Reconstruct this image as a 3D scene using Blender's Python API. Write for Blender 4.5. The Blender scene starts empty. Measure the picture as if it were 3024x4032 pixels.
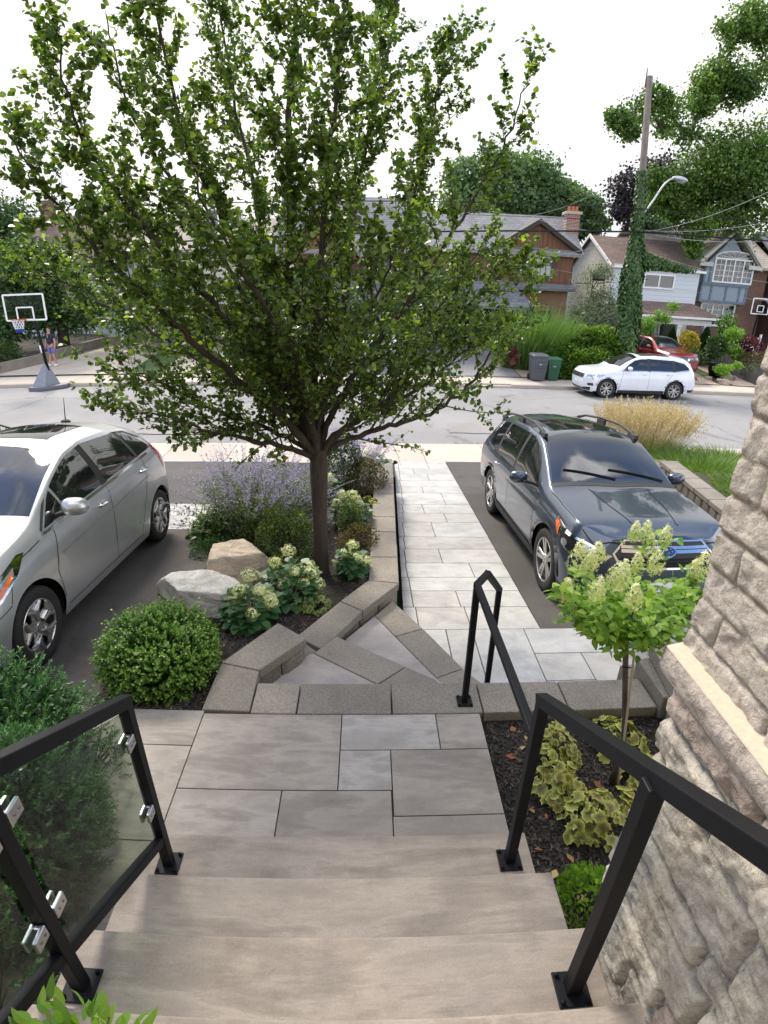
import bpy, bmesh, math, random
import numpy as np
from mathutils import Vector, Matrix
from mathutils.bvhtree import BVHTree
SC = bpy.context.scene
COL = SC.collection
R_ = math.radians
rng = np.random.default_rng(7)
random.seed(7)

# ---------------------------------------------------------------- camera (a wide phone lens with mild barrel distortion)
CZ = 2.39
F1, K3, K4 = 2.0912, -0.0286, 0.0053
pitch, roll, yaw = 0.4035, -0.0206, 0.0346
def _m(a): return np.array(a, float)
cp, sp, cr, sr, cy_, sy_ = math.cos(pitch), math.sin(pitch), math.cos(roll), math.sin(roll), math.cos(yaw), math.sin(yaw)
MW = _m([[cr, -sr, 0], [sr, cr, 0], [0, 0, 1]]) @ _m([[1, 0, 0], [0, cp, -sp], [0, sp, cp]]) @ _m([[1, 0, 0], [0, 0, 1], [0, -1, 0]]) @ _m([[cy_, -sy_, 0], [sy_, cy_, 0], [0, 0, 1]])
cam = bpy.data.cameras.new('camera')
cob = bpy.data.objects.new('camera', cam)
COL.objects.link(cob)
SC.camera = cob
mt = Matrix([list(r) for r in MW.T]).to_4x4()
mt.translation = (0, 0, CZ)
cob.matrix_world = mt
cam.clip_start = 0.02
cam.clip_end = 1000
holder = cam if hasattr(cam, 'panorama_type') else getattr(cam, 'cycles', None)
cam.sensor_fit = 'VERTICAL'
cam.type = 'PANO'
holder.panorama_type = 'FISHEYE_LENS_POLYNOMIAL'
cam.sensor_width, cam.sensor_height = 3.024, 4.032
holder.fisheye_fov = math.pi
holder.fisheye_polynomial_k0 = 0
holder.fisheye_polynomial_k1 = -1 / F1
holder.fisheye_polynomial_k2 = 0
holder.fisheye_polynomial_k3 = -K3
holder.fisheye_polynomial_k4 = -K4

# ---------------------------------------------------------------- light
SUN_EL, SUN_AZ = R_(46), R_(-24)      # azimuth from +Y towards +X
w = bpy.data.worlds.new('World')
SC.world = w
w.use_nodes = True
nt = w.node_tree
bg = nt.nodes['Background']
bg.inputs[1].default_value = 0.10
def nd(nt, t, **k):
    n = nt.nodes.new(t)
    for a, b in k.items(): setattr(n, a, b)
    return n
sky = nd(nt, 'ShaderNodeTexSky', sky_type='NISHITA', sun_disc=False, sun_elevation=SUN_EL, sun_rotation=SUN_AZ)
sky.air_density = 1.2; sky.dust_density = 1.0
tc = nd(nt, 'ShaderNodeTexCoord')
mp = nd(nt, 'ShaderNodeMapping'); mp.inputs['Scale'].default_value = (1.0, 1.0, 1.3); mp.inputs['Location'].default_value = (0.75, 0.3, 0.1)
nt.links.new(tc.outputs['Generated'], mp.inputs[0])
nz = nd(nt, 'ShaderNodeTexNoise'); nz.inputs['Scale'].default_value = 2.0; nz.inputs['Detail'].default_value = 8; nz.inputs['Roughness'].default_value = 0.5
nt.links.new(mp.outputs[0], nz.inputs['Vector'])
sx = nd(nt, 'ShaderNodeSeparateXYZ'); nt.links.new(tc.outputs['Generated'], sx.inputs[0])
def sramp(f, stops):
    r = nd(nt, 'ShaderNodeValToRGB'); e = r.color_ramp.elements
    while len(e) < len(stops): e.new(0.5)
    for k, (p_, c_) in enumerate(stops): e[k].position = p_; e[k].color = (*c_, 1)
    nt.links.new(f, r.inputs[0]); return r.outputs[0]
cum = sramp(nz.outputs['Fac'], [(0.45, (0, 0, 0)), (0.55, (1, 1, 1))])
body = sramp(nz.outputs['Fac'], [(0.47, (0.22, 0.225, 0.24)), (0.56, (1, 1, 1)), (0.72, (0.62, 0.63, 0.66))])
mx = nd(nt, 'ShaderNodeMix', data_type='RGBA'); sc_ = nd(nt, 'ShaderNodeMix', data_type='RGBA', blend_type='MULTIPLY'); sc_.inputs[0].default_value = 1
sc_.inputs[7].default_value = (24, 24, 24.6, 1); sc_.clamp_result = False
nt.links.new(body, sc_.inputs[6])
nt.links.new(cum, mx.inputs[0]); sb = nd(nt, 'ShaderNodeMix', data_type='RGBA', blend_type='MULTIPLY'); sb.inputs[0].default_value = 1; sb.inputs[7].default_value = (1.5, 1.7, 2.1, 1); nt.links.new(sky.outputs[0], sb.inputs[6]); nt.links.new(sb.outputs[2], mx.inputs[6]); nt.links.new(sc_.outputs[2], mx.inputs[7])
# a thin bright veil towards the sun side of the sky
mr = nd(nt, 'ShaderNodeMapRange'); mr.inputs['From Min'].default_value = 0.35; mr.inputs['From Max'].default_value = 0.70; nt.links.new(sx.outputs['Y'], mr.inputs['Value'])
m2 = nd(nt, 'ShaderNodeMix', data_type='RGBA'); m2.inputs[7].default_value = (10.6, 10.75, 11.1, 1)
nv_ = nd(nt, 'ShaderNodeTexNoise'); nv_.inputs['Scale'].default_value = 1.6; nv_.inputs['Detail'].default_value = 5; nt.links.new(mp.outputs[0], nv_.inputs['Vector'])
veil = sramp(nv_.outputs['Fac'], [(0.35, (0.70, 0.745, 0.83)), (0.55, (1, 0.99, 0.97))]); vm = nd(nt, 'ShaderNodeMix', data_type='RGBA', blend_type='MULTIPLY'); vm.inputs[0].default_value = 1; vm.inputs[7].default_value = (10.9, 10.7, 10.4, 1); nt.links.new(veil, vm.inputs[6]); nt.links.new(vm.outputs[2], m2.inputs[7])
nt.links.new(mr.outputs[0], m2.inputs[0]); nt.links.new(mx.outputs[2], m2.inputs[6])
nt.links.new(m2.outputs[2], bg.inputs[0])
sun = bpy.data.lights.new('sun', 'SUN'); sun.energy = 4.0; sun.angle = R_(18); sun.color = (1.0, 0.91, 0.78)
so = bpy.data.objects.new('sun', sun); COL.objects.link(so)
sd = Vector((math.sin(SUN_AZ) * math.cos(SUN_EL), math.cos(SUN_AZ) * math.cos(SUN_EL), math.sin(SUN_EL)))
so.rotation_euler = sd.to_track_quat('Z', 'Y').to_euler()
SC.view_settings.view_transform = 'Standard'
SC.view_settings.look = 'None'
SC.view_settings.exposure = 0.38
SC.view_settings.gamma = 1.0
try:
    SC.cycles.max_bounces = 8; SC.cycles.transparent_max_bounces = 12; SC.cycles.caustics_reflective = False; SC.cycles.caustics_refractive = False
except Exception: pass

# ---------------------------------------------------------------- object helpers
def tag(o, label=None, cat=None, group=None, kind=None):
    if label: o['label'] = label
    if cat: o['category'] = cat
    if group: o['group'] = group
    if kind: o['kind'] = kind
    return o
def empty(name, loc=(0, 0, 0), rz=0.0, label=None, cat=None, group=None, rx=0.0):
    o = bpy.data.objects.new(name, None); COL.objects.link(o)
    o.empty_display_size = 0.1
    o.location = loc; o.rotation_euler = (rx, 0, rz)
    return tag(o, label, cat, group)
class MB:
    """collects vertices and faces and links them as one mesh object"""
    def __init__(s): s.v = []; s.f = []; s.n = 0; s.t = []
    def add(s, V, F, tint=None):
        V = np.asarray(V, float).reshape(-1, 3)
        s.v.append(V); s.f += [tuple(int(i) + s.n for i in f) for f in F]
        s.t.append(np.full(len(V), np.random.default_rng(s.n * 7 + len(V)).random() if tint is None else tint) if np.isscalar(tint) or tint is None else np.asarray(tint))
        s.n += len(V); return s
    def box(s, x0, x1, y0, y1, z0, z1, tint=None, M=None):
        V = np.array([(x, y, z) for z in (z0, z1) for y in (y0, y1) for x in (x0, x1)], float)
        if M is not None: V = (np.asarray(M)[:3, :3] @ V.T).T + np.asarray(M)[:3, 3]
        return s.add(V, [(0, 2, 3, 1), (4, 5, 7, 6), (0, 1, 5, 4), (2, 6, 7, 3), (0, 4, 6, 2), (1, 3, 7, 5)], tint)
    def prism(s, poly, z0, z1, tint=None):
        n = len(poly)
        a = sum(poly[i][0] * poly[(i + 1) % n][1] - poly[(i + 1) % n][0] * poly[i][1] for i in range(n))
        if a < 0: poly = poly[::-1]
        zb = [z0] * n if np.isscalar(z0) else list(z0)
        zt = [z1] * n if np.isscalar(z1) else list(z1)
        if a < 0: zb = zb[::-1]; zt = zt[::-1]
        V = [(p[0], p[1], z) for p, z in zip(poly, zb)] + [(p[0], p[1], z) for p, z in zip(poly, zt)]
        return s.add(V, [tuple(range(n))[::-1], tuple(range(n, 2 * n))] + [(i, (i + 1) % n, n + (i + 1) % n, n + i) for i in range(n)], tint)
    def bar(s, p, q, w, h=None, up=(0, 0, 1), tint=None):
        p, q = Vector(p), Vector(q); h = w if h is None else h
        d = (q - p).normalized(); u = Vector(up)
        if abs(d.dot(u)) > 0.98: u = Vector((0, 1, 0))
        a = d.cross(u).normalized(); b = a.cross(d).normalized()
        V = [tuple(c + a * sx_ * w / 2 + b * sy * h / 2) for c in (p, q) for sx_, sy in ((-1, -1), (1, -1), (1, 1), (-1, 1))]
        return s.add(V, [(3, 2, 1, 0), (4, 5, 6, 7), (0, 1, 5, 4), (1, 2, 6, 5), (2, 3, 7, 6), (3, 0, 4, 7)], tint)
    def tube(s, pts, r, n=8, caps=True, tint=None):
        P = [Vector(p) for p in pts]; m = len(P)
        r = [r] * m if np.isscalar(r) else list(r)
        V = []; ref = Vector((0.31, 0.87, 0.2)).normalized()
        for i in range(m):
            d = (P[min(i + 1, m - 1)] - P[max(i - 1, 0)]).normalized()
            a = d.cross(ref)
            if a.length < 0.05: a = d.cross(Vector((1, 0, 0)))
            a.normalize(); b = d.cross(a)
            for k in range(n):
                t = 2 * math.pi * k / n
                V.append(tuple(P[i] + (a * math.cos(t) + b * math.sin(t)) * r[i]))
        F = [(i * n + k, i * n + (k + 1) % n, (i + 1) * n + (k + 1) % n, (i + 1) * n + k) for i in range(m - 1) for k in range(n)]
        if caps: F += [tuple(range(n))[::-1], tuple(range((m - 1) * n, m * n))]
        return s.add(V, F, tint)
    def lathe(s, prof, n=24, c=(0, 0, 0), axis='z', tint=None):
        V = []
        for r, z in prof:
            for k in range(n):
                t = 2 * math.pi * k / n
                a, b = r * math.cos(t), r * math.sin(t)
                V.append({'z': (a, b, z), 'x': (z, a, b), 'y': (b, z, a)}[axis])
        V = np.array(V) + np.array(c)
        m = len(prof)
        return s.add(V, [(i * n + k, i * n + (k + 1) % n, (i + 1) * n + (k + 1) % n, (i + 1) * n + k) for i in range(m - 1) for k in range(n)], tint)
    def grid(s, X, Y, Z, tint=None):
        m, n = X.shape
        V = np.stack([X.ravel(), Y.ravel(), Z.ravel()], 1)
        I = np.arange(m * n).reshape(m, n)
        F = np.stack([I[:-1, :-1], I[:-1, 1:], I[1:, 1:], I[1:, :-1]], -1).reshape(-1, 4)
        return s.add(V, F.tolist(), tint if tint is None or np.isscalar(tint) else np.asarray(tint).ravel())
    def build(s, name, mat, parent=None, smooth=False, bevel=0.0, seg=2, sub=0):
        me = bpy.data.meshes.new(name)
        V = np.concatenate(s.v) if s.v else np.zeros((0, 3))
        me.from_pydata(V.tolist(), [], s.f)
        at = me.attributes.new('tint', 'FLOAT', 'POINT')
        at.data.foreach_set('value', np.concatenate(s.t).astype(np.float32))
        me.materials.append(mat)
        if smooth: me.polygons.foreach_set('use_smooth', [True] * len(me.polygons))
        me.update()
        o = bpy.data.objects.new(name, me); COL.objects.link(o)
        if parent is not None: o.parent = parent
        if bevel:
            b = o.modifiers.new('b', 'BEVEL'); b.width = bevel; b.segments = seg; b.limit_method = 'ANGLE'; b.angle_limit = R_(35); b.harden_normals = False
        if sub:
            m_ = o.modifiers.new('s', 'SUBSURF'); m_.levels = sub; m_.render_levels = sub
        return o
def struct(mb, name, mat, kind='structure', **k):
    return tag(mb.build(name, mat, **k), kind=kind)
def copy_tree(o, parent=None):
    c = o.copy(); COL.objects.link(c); c.parent = parent
    for ch in list(o.children): copy_tree(ch, c)
    return c
def quads(name, V, mat, parent=None, tint=None, k=4, smooth=False):
    """fast mesh from an (N*k,3) array of k-gons"""
    n = len(V) // k
    me = bpy.data.meshes.new(name)
    me.vertices.add(len(V)); me.vertices.foreach_set('co', np.asarray(V, np.float32).ravel())
    me.loops.add(n * k); me.loops.foreach_set('vertex_index', np.arange(n * k, dtype=np.int32))
    me.polygons.add(n); me.polygons.foreach_set('loop_start', np.arange(0, n * k, k, dtype=np.int32))
    try: me.polygons.foreach_set('loop_total', np.full(n, k, dtype=np.int32))
    except Exception: pass
    if tint is not None:
        at = me.attributes.new('tint', 'FLOAT', 'POINT'); at.data.foreach_set('value', np.repeat(np.asarray(tint, np.float32), k))
    me.materials.append(mat); me.update(calc_edges=True); me.validate()
    if smooth: me.polygons.foreach_set('use_smooth', [True] * n)
    o = bpy.data.objects.new(name, me); COL.objects.link(o)
    if parent is not None: o.parent = parent
    return o

# ---------------------------------------------------------------- materials
def newmat(name):
    m = bpy.data.materials.new(name); m.use_nodes = True
    t = m.node_tree; return m, t, t.nodes['Principled BSDF']
def vcoord(t, scale=(1, 1, 1), rot=(0, 0, 0), off=False):
    c = nd(t, 'ShaderNodeTexCoord'); mpp = nd(t, 'ShaderNodeMapping')
    mpp.inputs['Scale'].default_value = scale; mpp.inputs['Rotation'].default_value = rot
    if off:   # every slab gets its own cut of the stone
        a = nd(t, 'ShaderNodeAttribute', attribute_name='tint')
        mu = nd(t, 'ShaderNodeVectorMath', operation='SCALE'); mu.inputs[0].default_value = (31, 17, 23)
        t.links.new(a.outputs['Fac'], mu.inputs['Scale'])
        ad = nd(t, 'ShaderNodeVectorMath', operation='ADD')
        t.links.new(c.outputs['Object'], ad.inputs[0]); t.links.new(mu.outputs[0], ad.inputs[1]); t.links.new(ad.outputs[0], mpp.inputs[0])
    else: t.links.new(c.outputs['Object'], mpp.inputs[0])
    return mpp.outputs[0]
def noise(t, v, scale, detail=6, rough=0.55, dist=0.0):
    n = nd(t, 'ShaderNodeTexNoise'); n.inputs['Scale'].default_value = scale; n.inputs['Detail'].default_value = detail
    n.inputs['Roughness'].default_value = rough; n.inputs['Distortion'].default_value = dist
    if v is not None: t.links.new(v, n.inputs['Vector'])
    return n.outputs['Fac']
def ramp(t, f, stops):
    r = nd(t, 'ShaderNodeValToRGB'); e = r.color_ramp.elements
    while len(e) < len(stops): e.new(0.5)
    for k, (p, c) in enumerate(stops): e[k].position = p; e[k].color = (*c, 1) if len(c) == 3 else c
    t.links.new(f, r.inputs[0]); return r.outputs[0]
def mixc(t, f, a, b, mode='MIX'):
    m = nd(t, 'ShaderNodeMix', data_type='RGBA', blend_type=mode)
    for sck, val in ((0, f), (6, a), (7, b)):
        if hasattr(val, 'links') or hasattr(val, 'is_linked'): t.links.new(val, m.inputs[sck])
        elif sck == 0: m.inputs[0].default_value = val
        else: m.inputs[sck].default_value = (*val, 1)
    return m.outputs[2]
def bump(t, p, h, strength=0.3, dist=0.01, prev=None):
    b = nd(t, 'ShaderNodeBump'); b.inputs['Strength'].default_value = strength; b.inputs['Distance'].default_value = dist
    t.links.new(h, b.inputs['Height'])
    if prev is not None: t.links.new(prev, b.inputs['Normal'])
    t.links.new(b.outputs[0], p.inputs['Normal']); return b.outputs[0]
def attr(t, n='tint'): return nd(t, 'ShaderNodeAttribute', attribute_name=n).outputs['Fac']
def plain(name, col, rough=0.6, metal=0.0, coat=0.0, var=0.12, scale=8.0, bmp=0.0, bscale=60.0, spec=None, emit=None):
    m, t, p = newmat(name)
    v = vcoord(t)
    f = noise(t, v, scale, 5)
    lo = tuple(c * (1 - var) for c in col); hi = tuple(min(1, c * (1 + var)) for c in col)
    t.links.new(ramp(t, f, [(0.3, lo), (0.7, hi)]), p.inputs['Base Color'])
    p.inputs['Roughness'].default_value = rough; p.inputs['Metallic'].default_value = metal; p.inputs['Coat Weight'].default_value = coat
    p.inputs['Coat Roughness'].default_value = 0.03
    if spec is not None: p.inputs['Specular IOR Level'].default_value = spec
    if bmp: bump(t, p, noise(t, v, bscale, 4), bmp, 0.01)
    return m
def flagstone(name, c1, c2, c3, rot=0.0, streak=6.0, rough=0.75, var=0.5):
    m, t, p = newmat(name)
    v = vcoord(t, (1.0, streak, 1.0), (0, 0, rot), True)
    f = noise(t, v, 1.3, 8, 0.66, 0.25)
    c = ramp(t, f, [(0.28, c1), (0.42, c2), (0.50, c3), (0.54, c2), (0.62, c1), (0.74, c3)])
    v2 = vcoord(t, off=True)
    f2 = noise(t, v2, 3.0, 6, 0.6, 0.6)
    c = mixc(t, 1.0, c, ramp(t, f2, [(0.3, (0.86, 0.86, 0.87)), (0.7, (1.1, 1.08, 1.05))]), 'MULTIPLY')
    c = mixc(t, 1.0, c, ramp(t, attr(t), [(0.0, (1 - 0.22 * var, 1 - 0.24 * var, 1 - 0.26 * var)), (0.5, (1, 1, 1)), (1.0, (1 + 0.12 * var, 1 + 0.17 * var, 1 + 0.25 * var))]), 'MULTIPLY')
    gr_ = noise(t, vcoord(t), 5.5, 7, 0.7)
    c = mixc(t, 0.6, c, ramp(t, gr_, [(0.32, (0.74, 0.72, 0.69)), (0.46, (1, 1, 1)), (0.7, (1.06, 1.05, 1.04))]), 'MULTIPLY')
    sp_ = noise(t, vcoord(t), 160, 3)
    c = mixc(t, 0.5, c, ramp(t, sp_, [(0.35, (0.8, 0.8, 0.8)), (0.65, (1.08, 1.08, 1.08))]), 'MULTIPLY')
    t.links.new(c, p.inputs['Base Color']); p.inputs['Roughness'].default_value = rough
    b = bump(t, p, f, 0.35, 0.012); bump(t, p, sp_, 0.15, 0.004, b)
    return m
def concrete(name, col, speck=0.5, bs=0.4, sc=1.0, stain=0.2, rough=0.9):
    m, t, p = newmat(name)
    v = vcoord(t)
    f = noise(t, v, 2.2 * sc, 7, 0.6)
    c = ramp(t, f, [(0.28, tuple(x * (1 - stain) for x in col)), (0.7, tuple(min(1, x * (1 + stain)) for x in col))])
    s2 = noise(t, v, 110 * sc, 3, 0.7)
    c = mixc(t, speck, c, ramp(t, s2, [(0.36, (0.45, 0.44, 0.43)), (0.5, (1, 1, 1)), (0.66, (1.5, 1.47, 1.4))]), 'MULTIPLY')
    c = mixc(t, 1.0, c, ramp(t, attr(t), [(0, (0.88, 0.88, 0.88)), (1, (1.1, 1.08, 1.05))]), 'MULTIPLY')
    t.links.new(c, p.inputs['Base Color']); p.inputs['Roughness'].default_value = rough
    bump(t, p, s2, bs, 0.006)
    return m
def leafmat(name, cols, rough=0.45, trans=0.35, tcol=None):
    """cols: dark, mid, light picked by each leaf's own value"""
    m, t, p = newmat(name)
    c = ramp(t, attr(t), [(0.0, cols[0]), (0.5, cols[1]), (1.0, cols[2])])
    t.links.new(c, p.inputs['Base Color']); p.inputs['Roughness'].default_value = rough
    p.inputs['Specular IOR Level'].default_value = 0.4
    tr = nd(t, 'ShaderNodeBsdfTranslucent')
    tm = mixc(t, 1.0, c, tcol or (1.5, 1.7, 0.7), 'MULTIPLY'); t.links.new(tm, tr.inputs[0])
    ms = nd(t, 'ShaderNodeMixShader'); ms.inputs[0].default_value = trans
    t.links.new(p.outputs[0], ms.inputs[1]); t.links.new(tr.outputs[0], ms.inputs[2])
    t.links.new(ms.outputs[0], t.nodes['Material Output'].inputs[0])
    return m
def bark(name, col, sc=1.0):
    m, t, p = newmat(name)
    v = vcoord(t, (14 * sc, 14 * sc, 3 * sc))
    f = noise(t, v, 2.0, 8, 0.65, 0.5)
    t.links.new(ramp(t, f, [(0.3, tuple(c * 0.55 for c in col)), (0.7, tuple(c * 1.35 for c in col))]), p.inputs['Base Color'])
    p.inputs['Roughness'].default_value = 0.95; bump(t, p, f, 0.9, 0.02)
    return m
MT = {}
MT['flag'] = flagstone('sandstone_flags', (0.225, 0.20, 0.175), (0.28, 0.25, 0.22), (0.34, 0.305, 0.27), rot=0.35, streak=3.5, var=1.1)
MT['tread'] = flagstone('sandstone_tread', (0.245, 0.21, 0.175), (0.30, 0.258, 0.216), (0.36, 0.311, 0.262), rot=0.05, streak=5.0, var=0.25)
MT['greyflag'] = flagstone('grey_slab', (0.26, 0.24, 0.235), (0.31, 0.285, 0.275), (0.35, 0.32, 0.305), rot=0.4, streak=2.0)
MT['walk'] = flagstone('pale_slab', (0.345, 0.345, 0.335), (0.395, 0.392, 0.38), (0.44, 0.435, 0.42), streak=1.5, var=0.55)
MT['block'] = concrete('concrete_block', (0.215, 0.195, 0.168), 0.6, 0.7, 1.0)
MT['blockdark'] = concrete('split_block', (0.17, 0.155, 0.13), 0.9, 1.0, 0.7, 0.4)
MT['side'] = concrete('sidewalk_concrete', (0.46, 0.40, 0.345), 0.35, 0.2, 0.6, 0.08)
MT['joint'] = plain('joint_sand', (0.10, 0.09, 0.08), 0.95, bmp=0.4)
MT['black'] = plain('black_powder_coat', (0.006, 0.0065, 0.009), 0.5, 0.0, 0.0, bmp=0.12, bscale=400, var=0.2, spec=0.22)
MT['bolt'] = plain('bolt_steel', (0.25, 0.24, 0.24), 0.3, 0.9)
MT['steel'] = plain('brushed_steel', (0.62, 0.62, 0.62), 0.28, 1.0, var=0.05)
MT['white'] = plain('white_paint', (0.78, 0.78, 0.77), 0.5, var=0.04)
def asphalt(name, a, b, sc=1.0, cracks=False):
    m, t, p = newmat(name)
    v = vcoord(t)
    f = noise(t, v, 0.7 * sc, 7, 0.6)
    c = ramp(t, f, [(0.3, a), (0.7, b)])
    c = mixc(t, 1.0, c, ramp(t, noise(t, v, 2.4 * sc, 5, .6, .5), [(.28, (.68, .67, .66)), (.40, (1, 1, 1)), (.75, (1.08, 1.07, 1.06))]), 'MULTIPLY')
    s2 = noise(t, v, 170, 3, 0.7)
    c = mixc(t, 0.7, c, ramp(t, s2, [(0.35, (0.5, 0.5, 0.5)), (0.68, (1.55, 1.5, 1.45))]), 'MULTIPLY')
    if cracks:
        vo = nd(t, 'ShaderNodeTexVoronoi', feature='DISTANCE_TO_EDGE'); vo.inputs['Scale'].default_value = 0.22
        nz_ = nd(t, 'ShaderNodeTexNoise'); nz_.inputs['Scale'].default_value = 0.8; nz_.inputs['Detail'].default_value = 6
        t.links.new(v, nz_.inputs['Vector'])
        mm = mixc(t, 0.35, (0, 0, 0), (0, 0, 0)); m_ = mm.node
        t.links.new(v, m_.inputs[6]); t.links.new(nz_.outputs['Color'], m_.inputs[7]); t.links.new(mm, vo.inputs['Vector'])
        c = mixc(t, 1.0, c, ramp(t, vo.outputs['Distance'], [(0.0, (0.66, 0.64, 0.62)), (0.003, (0.8, 0.79, 0.78)), (0.006, (1, 1, 1))]), 'MULTIPLY')
    t.links.new(c, p.inputs['Base Color']); p.inputs['Roughness'].default_value = 0.92
    bump(t, p, s2, 0.5, 0.006)
    return m
MT['drive'] = asphalt('drive_asphalt', (0.056, 0.052, 0.051), (0.092, 0.086, 0.083))
MT['road'] = asphalt('road_asphalt', (0.20, 0.198, 0.20), (0.275, 0.27, 0.27), 0.5, True)
def mulchmat():
    m, t, p = newmat('bark_mulch')
    v = vcoord(t, (1, 1, 1))
    f = noise(t, v, 38, 5, 0.7, 1.5)
    c = ramp(t, f, [(0.36, (0.008, 0.006, 0.005)), (0.5, (0.028, 0.021, 0.017)), (0.66, (0.075, 0.058, 0.047))])
    t.links.new(c, p.inputs['Base Color']); p.inputs['Roughness'].default_value = 0.9
    bump(t, p, f, 1.0, 0.03)
    return m
MT['mulch'] = mulchmat()
MT['grass'] = plain('lawn_grass', (0.06, 0.10, 0.025), 0.9, var=0.4, scale=3.0, bmp=0.8, bscale=120)
MT['soil'] = plain('soil', (0.055, 0.045, 0.035), 0.95, var=0.4, bmp=0.8, bscale=50)
def chipmat():
    m, t, p = newmat('mulch_chip')
    c = ramp(t, attr(t), [(0.0, (0.008, 0.006, 0.005)), (0.55, (0.03, 0.023, 0.019)), (0.93, (0.075, 0.06, 0.05)), (0.985, (0.14, 0.10, 0.07)), (1.0, (0.24, 0.11, 0.05))])
    t.links.new(c, p.inputs['Base Color']); p.inputs['Roughness'].default_value = 0.8
    return m
MT['chip'] = chipmat()
# ---------------------------------------------------------------- levels and ground
SA = 0.016                                   # the street runs slightly askew of the house
def zW(y): return -0.58 if y < 4.14 else -0.23 - 0.085 * y
def zL(y): return -0.21 - 0.0723 * (y - 3.16) if y < 5.65 else -0.39 - 0.144 * (y - 5.65)
def zF(v): return -1.12 if v < 23.3 else -1.12 + 0.10 * (v - 23.3) if v < 31 else -0.35
def strip(mb, y0, y1, xl, xr, zf, n=12, dz=0.0, tint=0.5):
    ys = np.linspace(y0, y1, n)
    X = np.stack([np.array([xl(y) for y in ys]), np.array([xr(y) for y in ys])], 1)
    Y = np.stack([ys, ys], 1); Z = np.stack([[zf(y) + dz for y in ys]] * 2, 1)
    return mb.grid(X, Y, Z, tint)
# far ground sheet, one piece to the horizon
ys = np.array([-60, -5, 0.4, 1.4, 2.6, 4.2, 6, 8, 10, 11.3, 12.8, 14, 20, 23.3, 24, 26, 28, 31, 36, 60, 120, 400.])
def zg(y):
    if y < 4.2: return -0.72
    if y < 11.3: return zL(y) - 0.55 if y < 7 else -1.35 + 0 * y
    if y < 23.0: return -1.42
    return zF(y) - 0.03
xs = np.array([-400, -120, -60, -30, -20, -10, 0, 10, 20, 30, 60, 120, 400.])
X, Y = np.meshgrid(xs, ys); Z = np.array([[zg(y)] * len(xs) for y in ys])
g = MB(); g.grid(X, Y, Z, 0.5); struct(g, 'ground', MT['grass'])

# road, sidewalks, kerb
def rotst(o): o.rotation_euler = (0, 0, SA); return o
m = MB(); m.grid(*np.meshgrid(np.linspace(-60, 60, 41), np.array([12.78, 14.5, 17, 19, 21.42])), np.tile(np.array([[-1.275], [-1.25], [-1.24], [-1.25], [-1.275]]), (1, 41)), 0.5)
rotst(struct(m, 'road', MT['road']))
m = MB()
x = -60.0
while x < 60:
    L = 1.5
    m.box(x + 0.006, x + L - 0.006, 11.22, 12.72, -1.5, -1.225, tint=rng.random())
    x += L
rotst(struct(m, 'sidewalk', MT['side'], bevel=0.008))
m = MB(); m.box(-60, 60, 12.725, 12.86, -1.5, -1.235, tint=0.4); rotst(struct(m, 'kerb', MT['side'], bevel=0.01))
m = MB()
x = -60.0
while x < 60:
    m.box(x + 0.006, x + 1.5 - 0.006, 21.62, 23.36, -1.5, -1.135, tint=rng.random()); x += 1.5
rotst(struct(m, 'sidewalk', MT['side'], bevel=0.008))
m = MB()
for a, b in ((-60, -4.5), (-1.0, 4.2), (6.2, 60)): m.box(a, b, 21.44, 21.61, -1.5, -1.14, tint=0.35)
for a, b in ((-4.5, -1.0), (4.2, 6.2)): m.box(a, b, 21.44, 21.61, -1.5, -1.20, tint=0.5)
rotst(struct(m, 'kerb', MT['side'], bevel=0.015))

# driveways
m = MB(); strip(m, 1.2, 11.2, lambda y: -8.5, lambda y: -1.6 - 0.045 * max(0, y - 3), zL, 26)
struct(m, 'driveway', MT['drive'])
m = MB(); strip(m, 4.14, 11.27, lambda y: 1.672 + 0.008 * (y - 4.14), lambda y: 4.95, zW, 14, -0.004)
struct(m, 'driveway', MT['drive'])
def slabs(mb, rects, z, th=0.045, gap=0.004, slope=None):
    for (x0, y0, x1, y1) in rects:
        P = [(x0 + gap, y0 + gap), (x1 - gap, y0 + gap), (x1 - gap, y1 - gap), (x0 + gap, y1 - gap)]
        if slope: zt = [slope(p[1]) for p in P]
        else: zt = [z] * 4
        mb.prism(P, [a - th for a in zt], zt, tint=rng.random())
# paver band across the left driveway
m = MB()
y = 6.02
for k in range(4):
    y1 = 6.02 + 1.3 * (k + 1) / 4; x = -8.4 - 0.2 * (k % 2)
    while x < -2.05:
        L = float(rng.choice([0.3, 0.45, 0.6])); x1 = min(x + L, -2.02)
        slabs(m, [(x, y, x1, y1)], 0, 0.05, 0.004, lambda yy: zL(yy) + 0.006); x = x1
    y = y1
struct(m, 'paver_band', MT['walk'], bevel=0.003)
m = MB(); x = -8.4
while x < -2.4:
    slabs(m, [(x, 11.0, x + 0.3, 11.2)], 0, 0.05, 0.004, lambda yy: zL(yy) + 0.012); x += 0.3
struct(m, 'paver_edging', MT['walk'], bevel=0.003)

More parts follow.
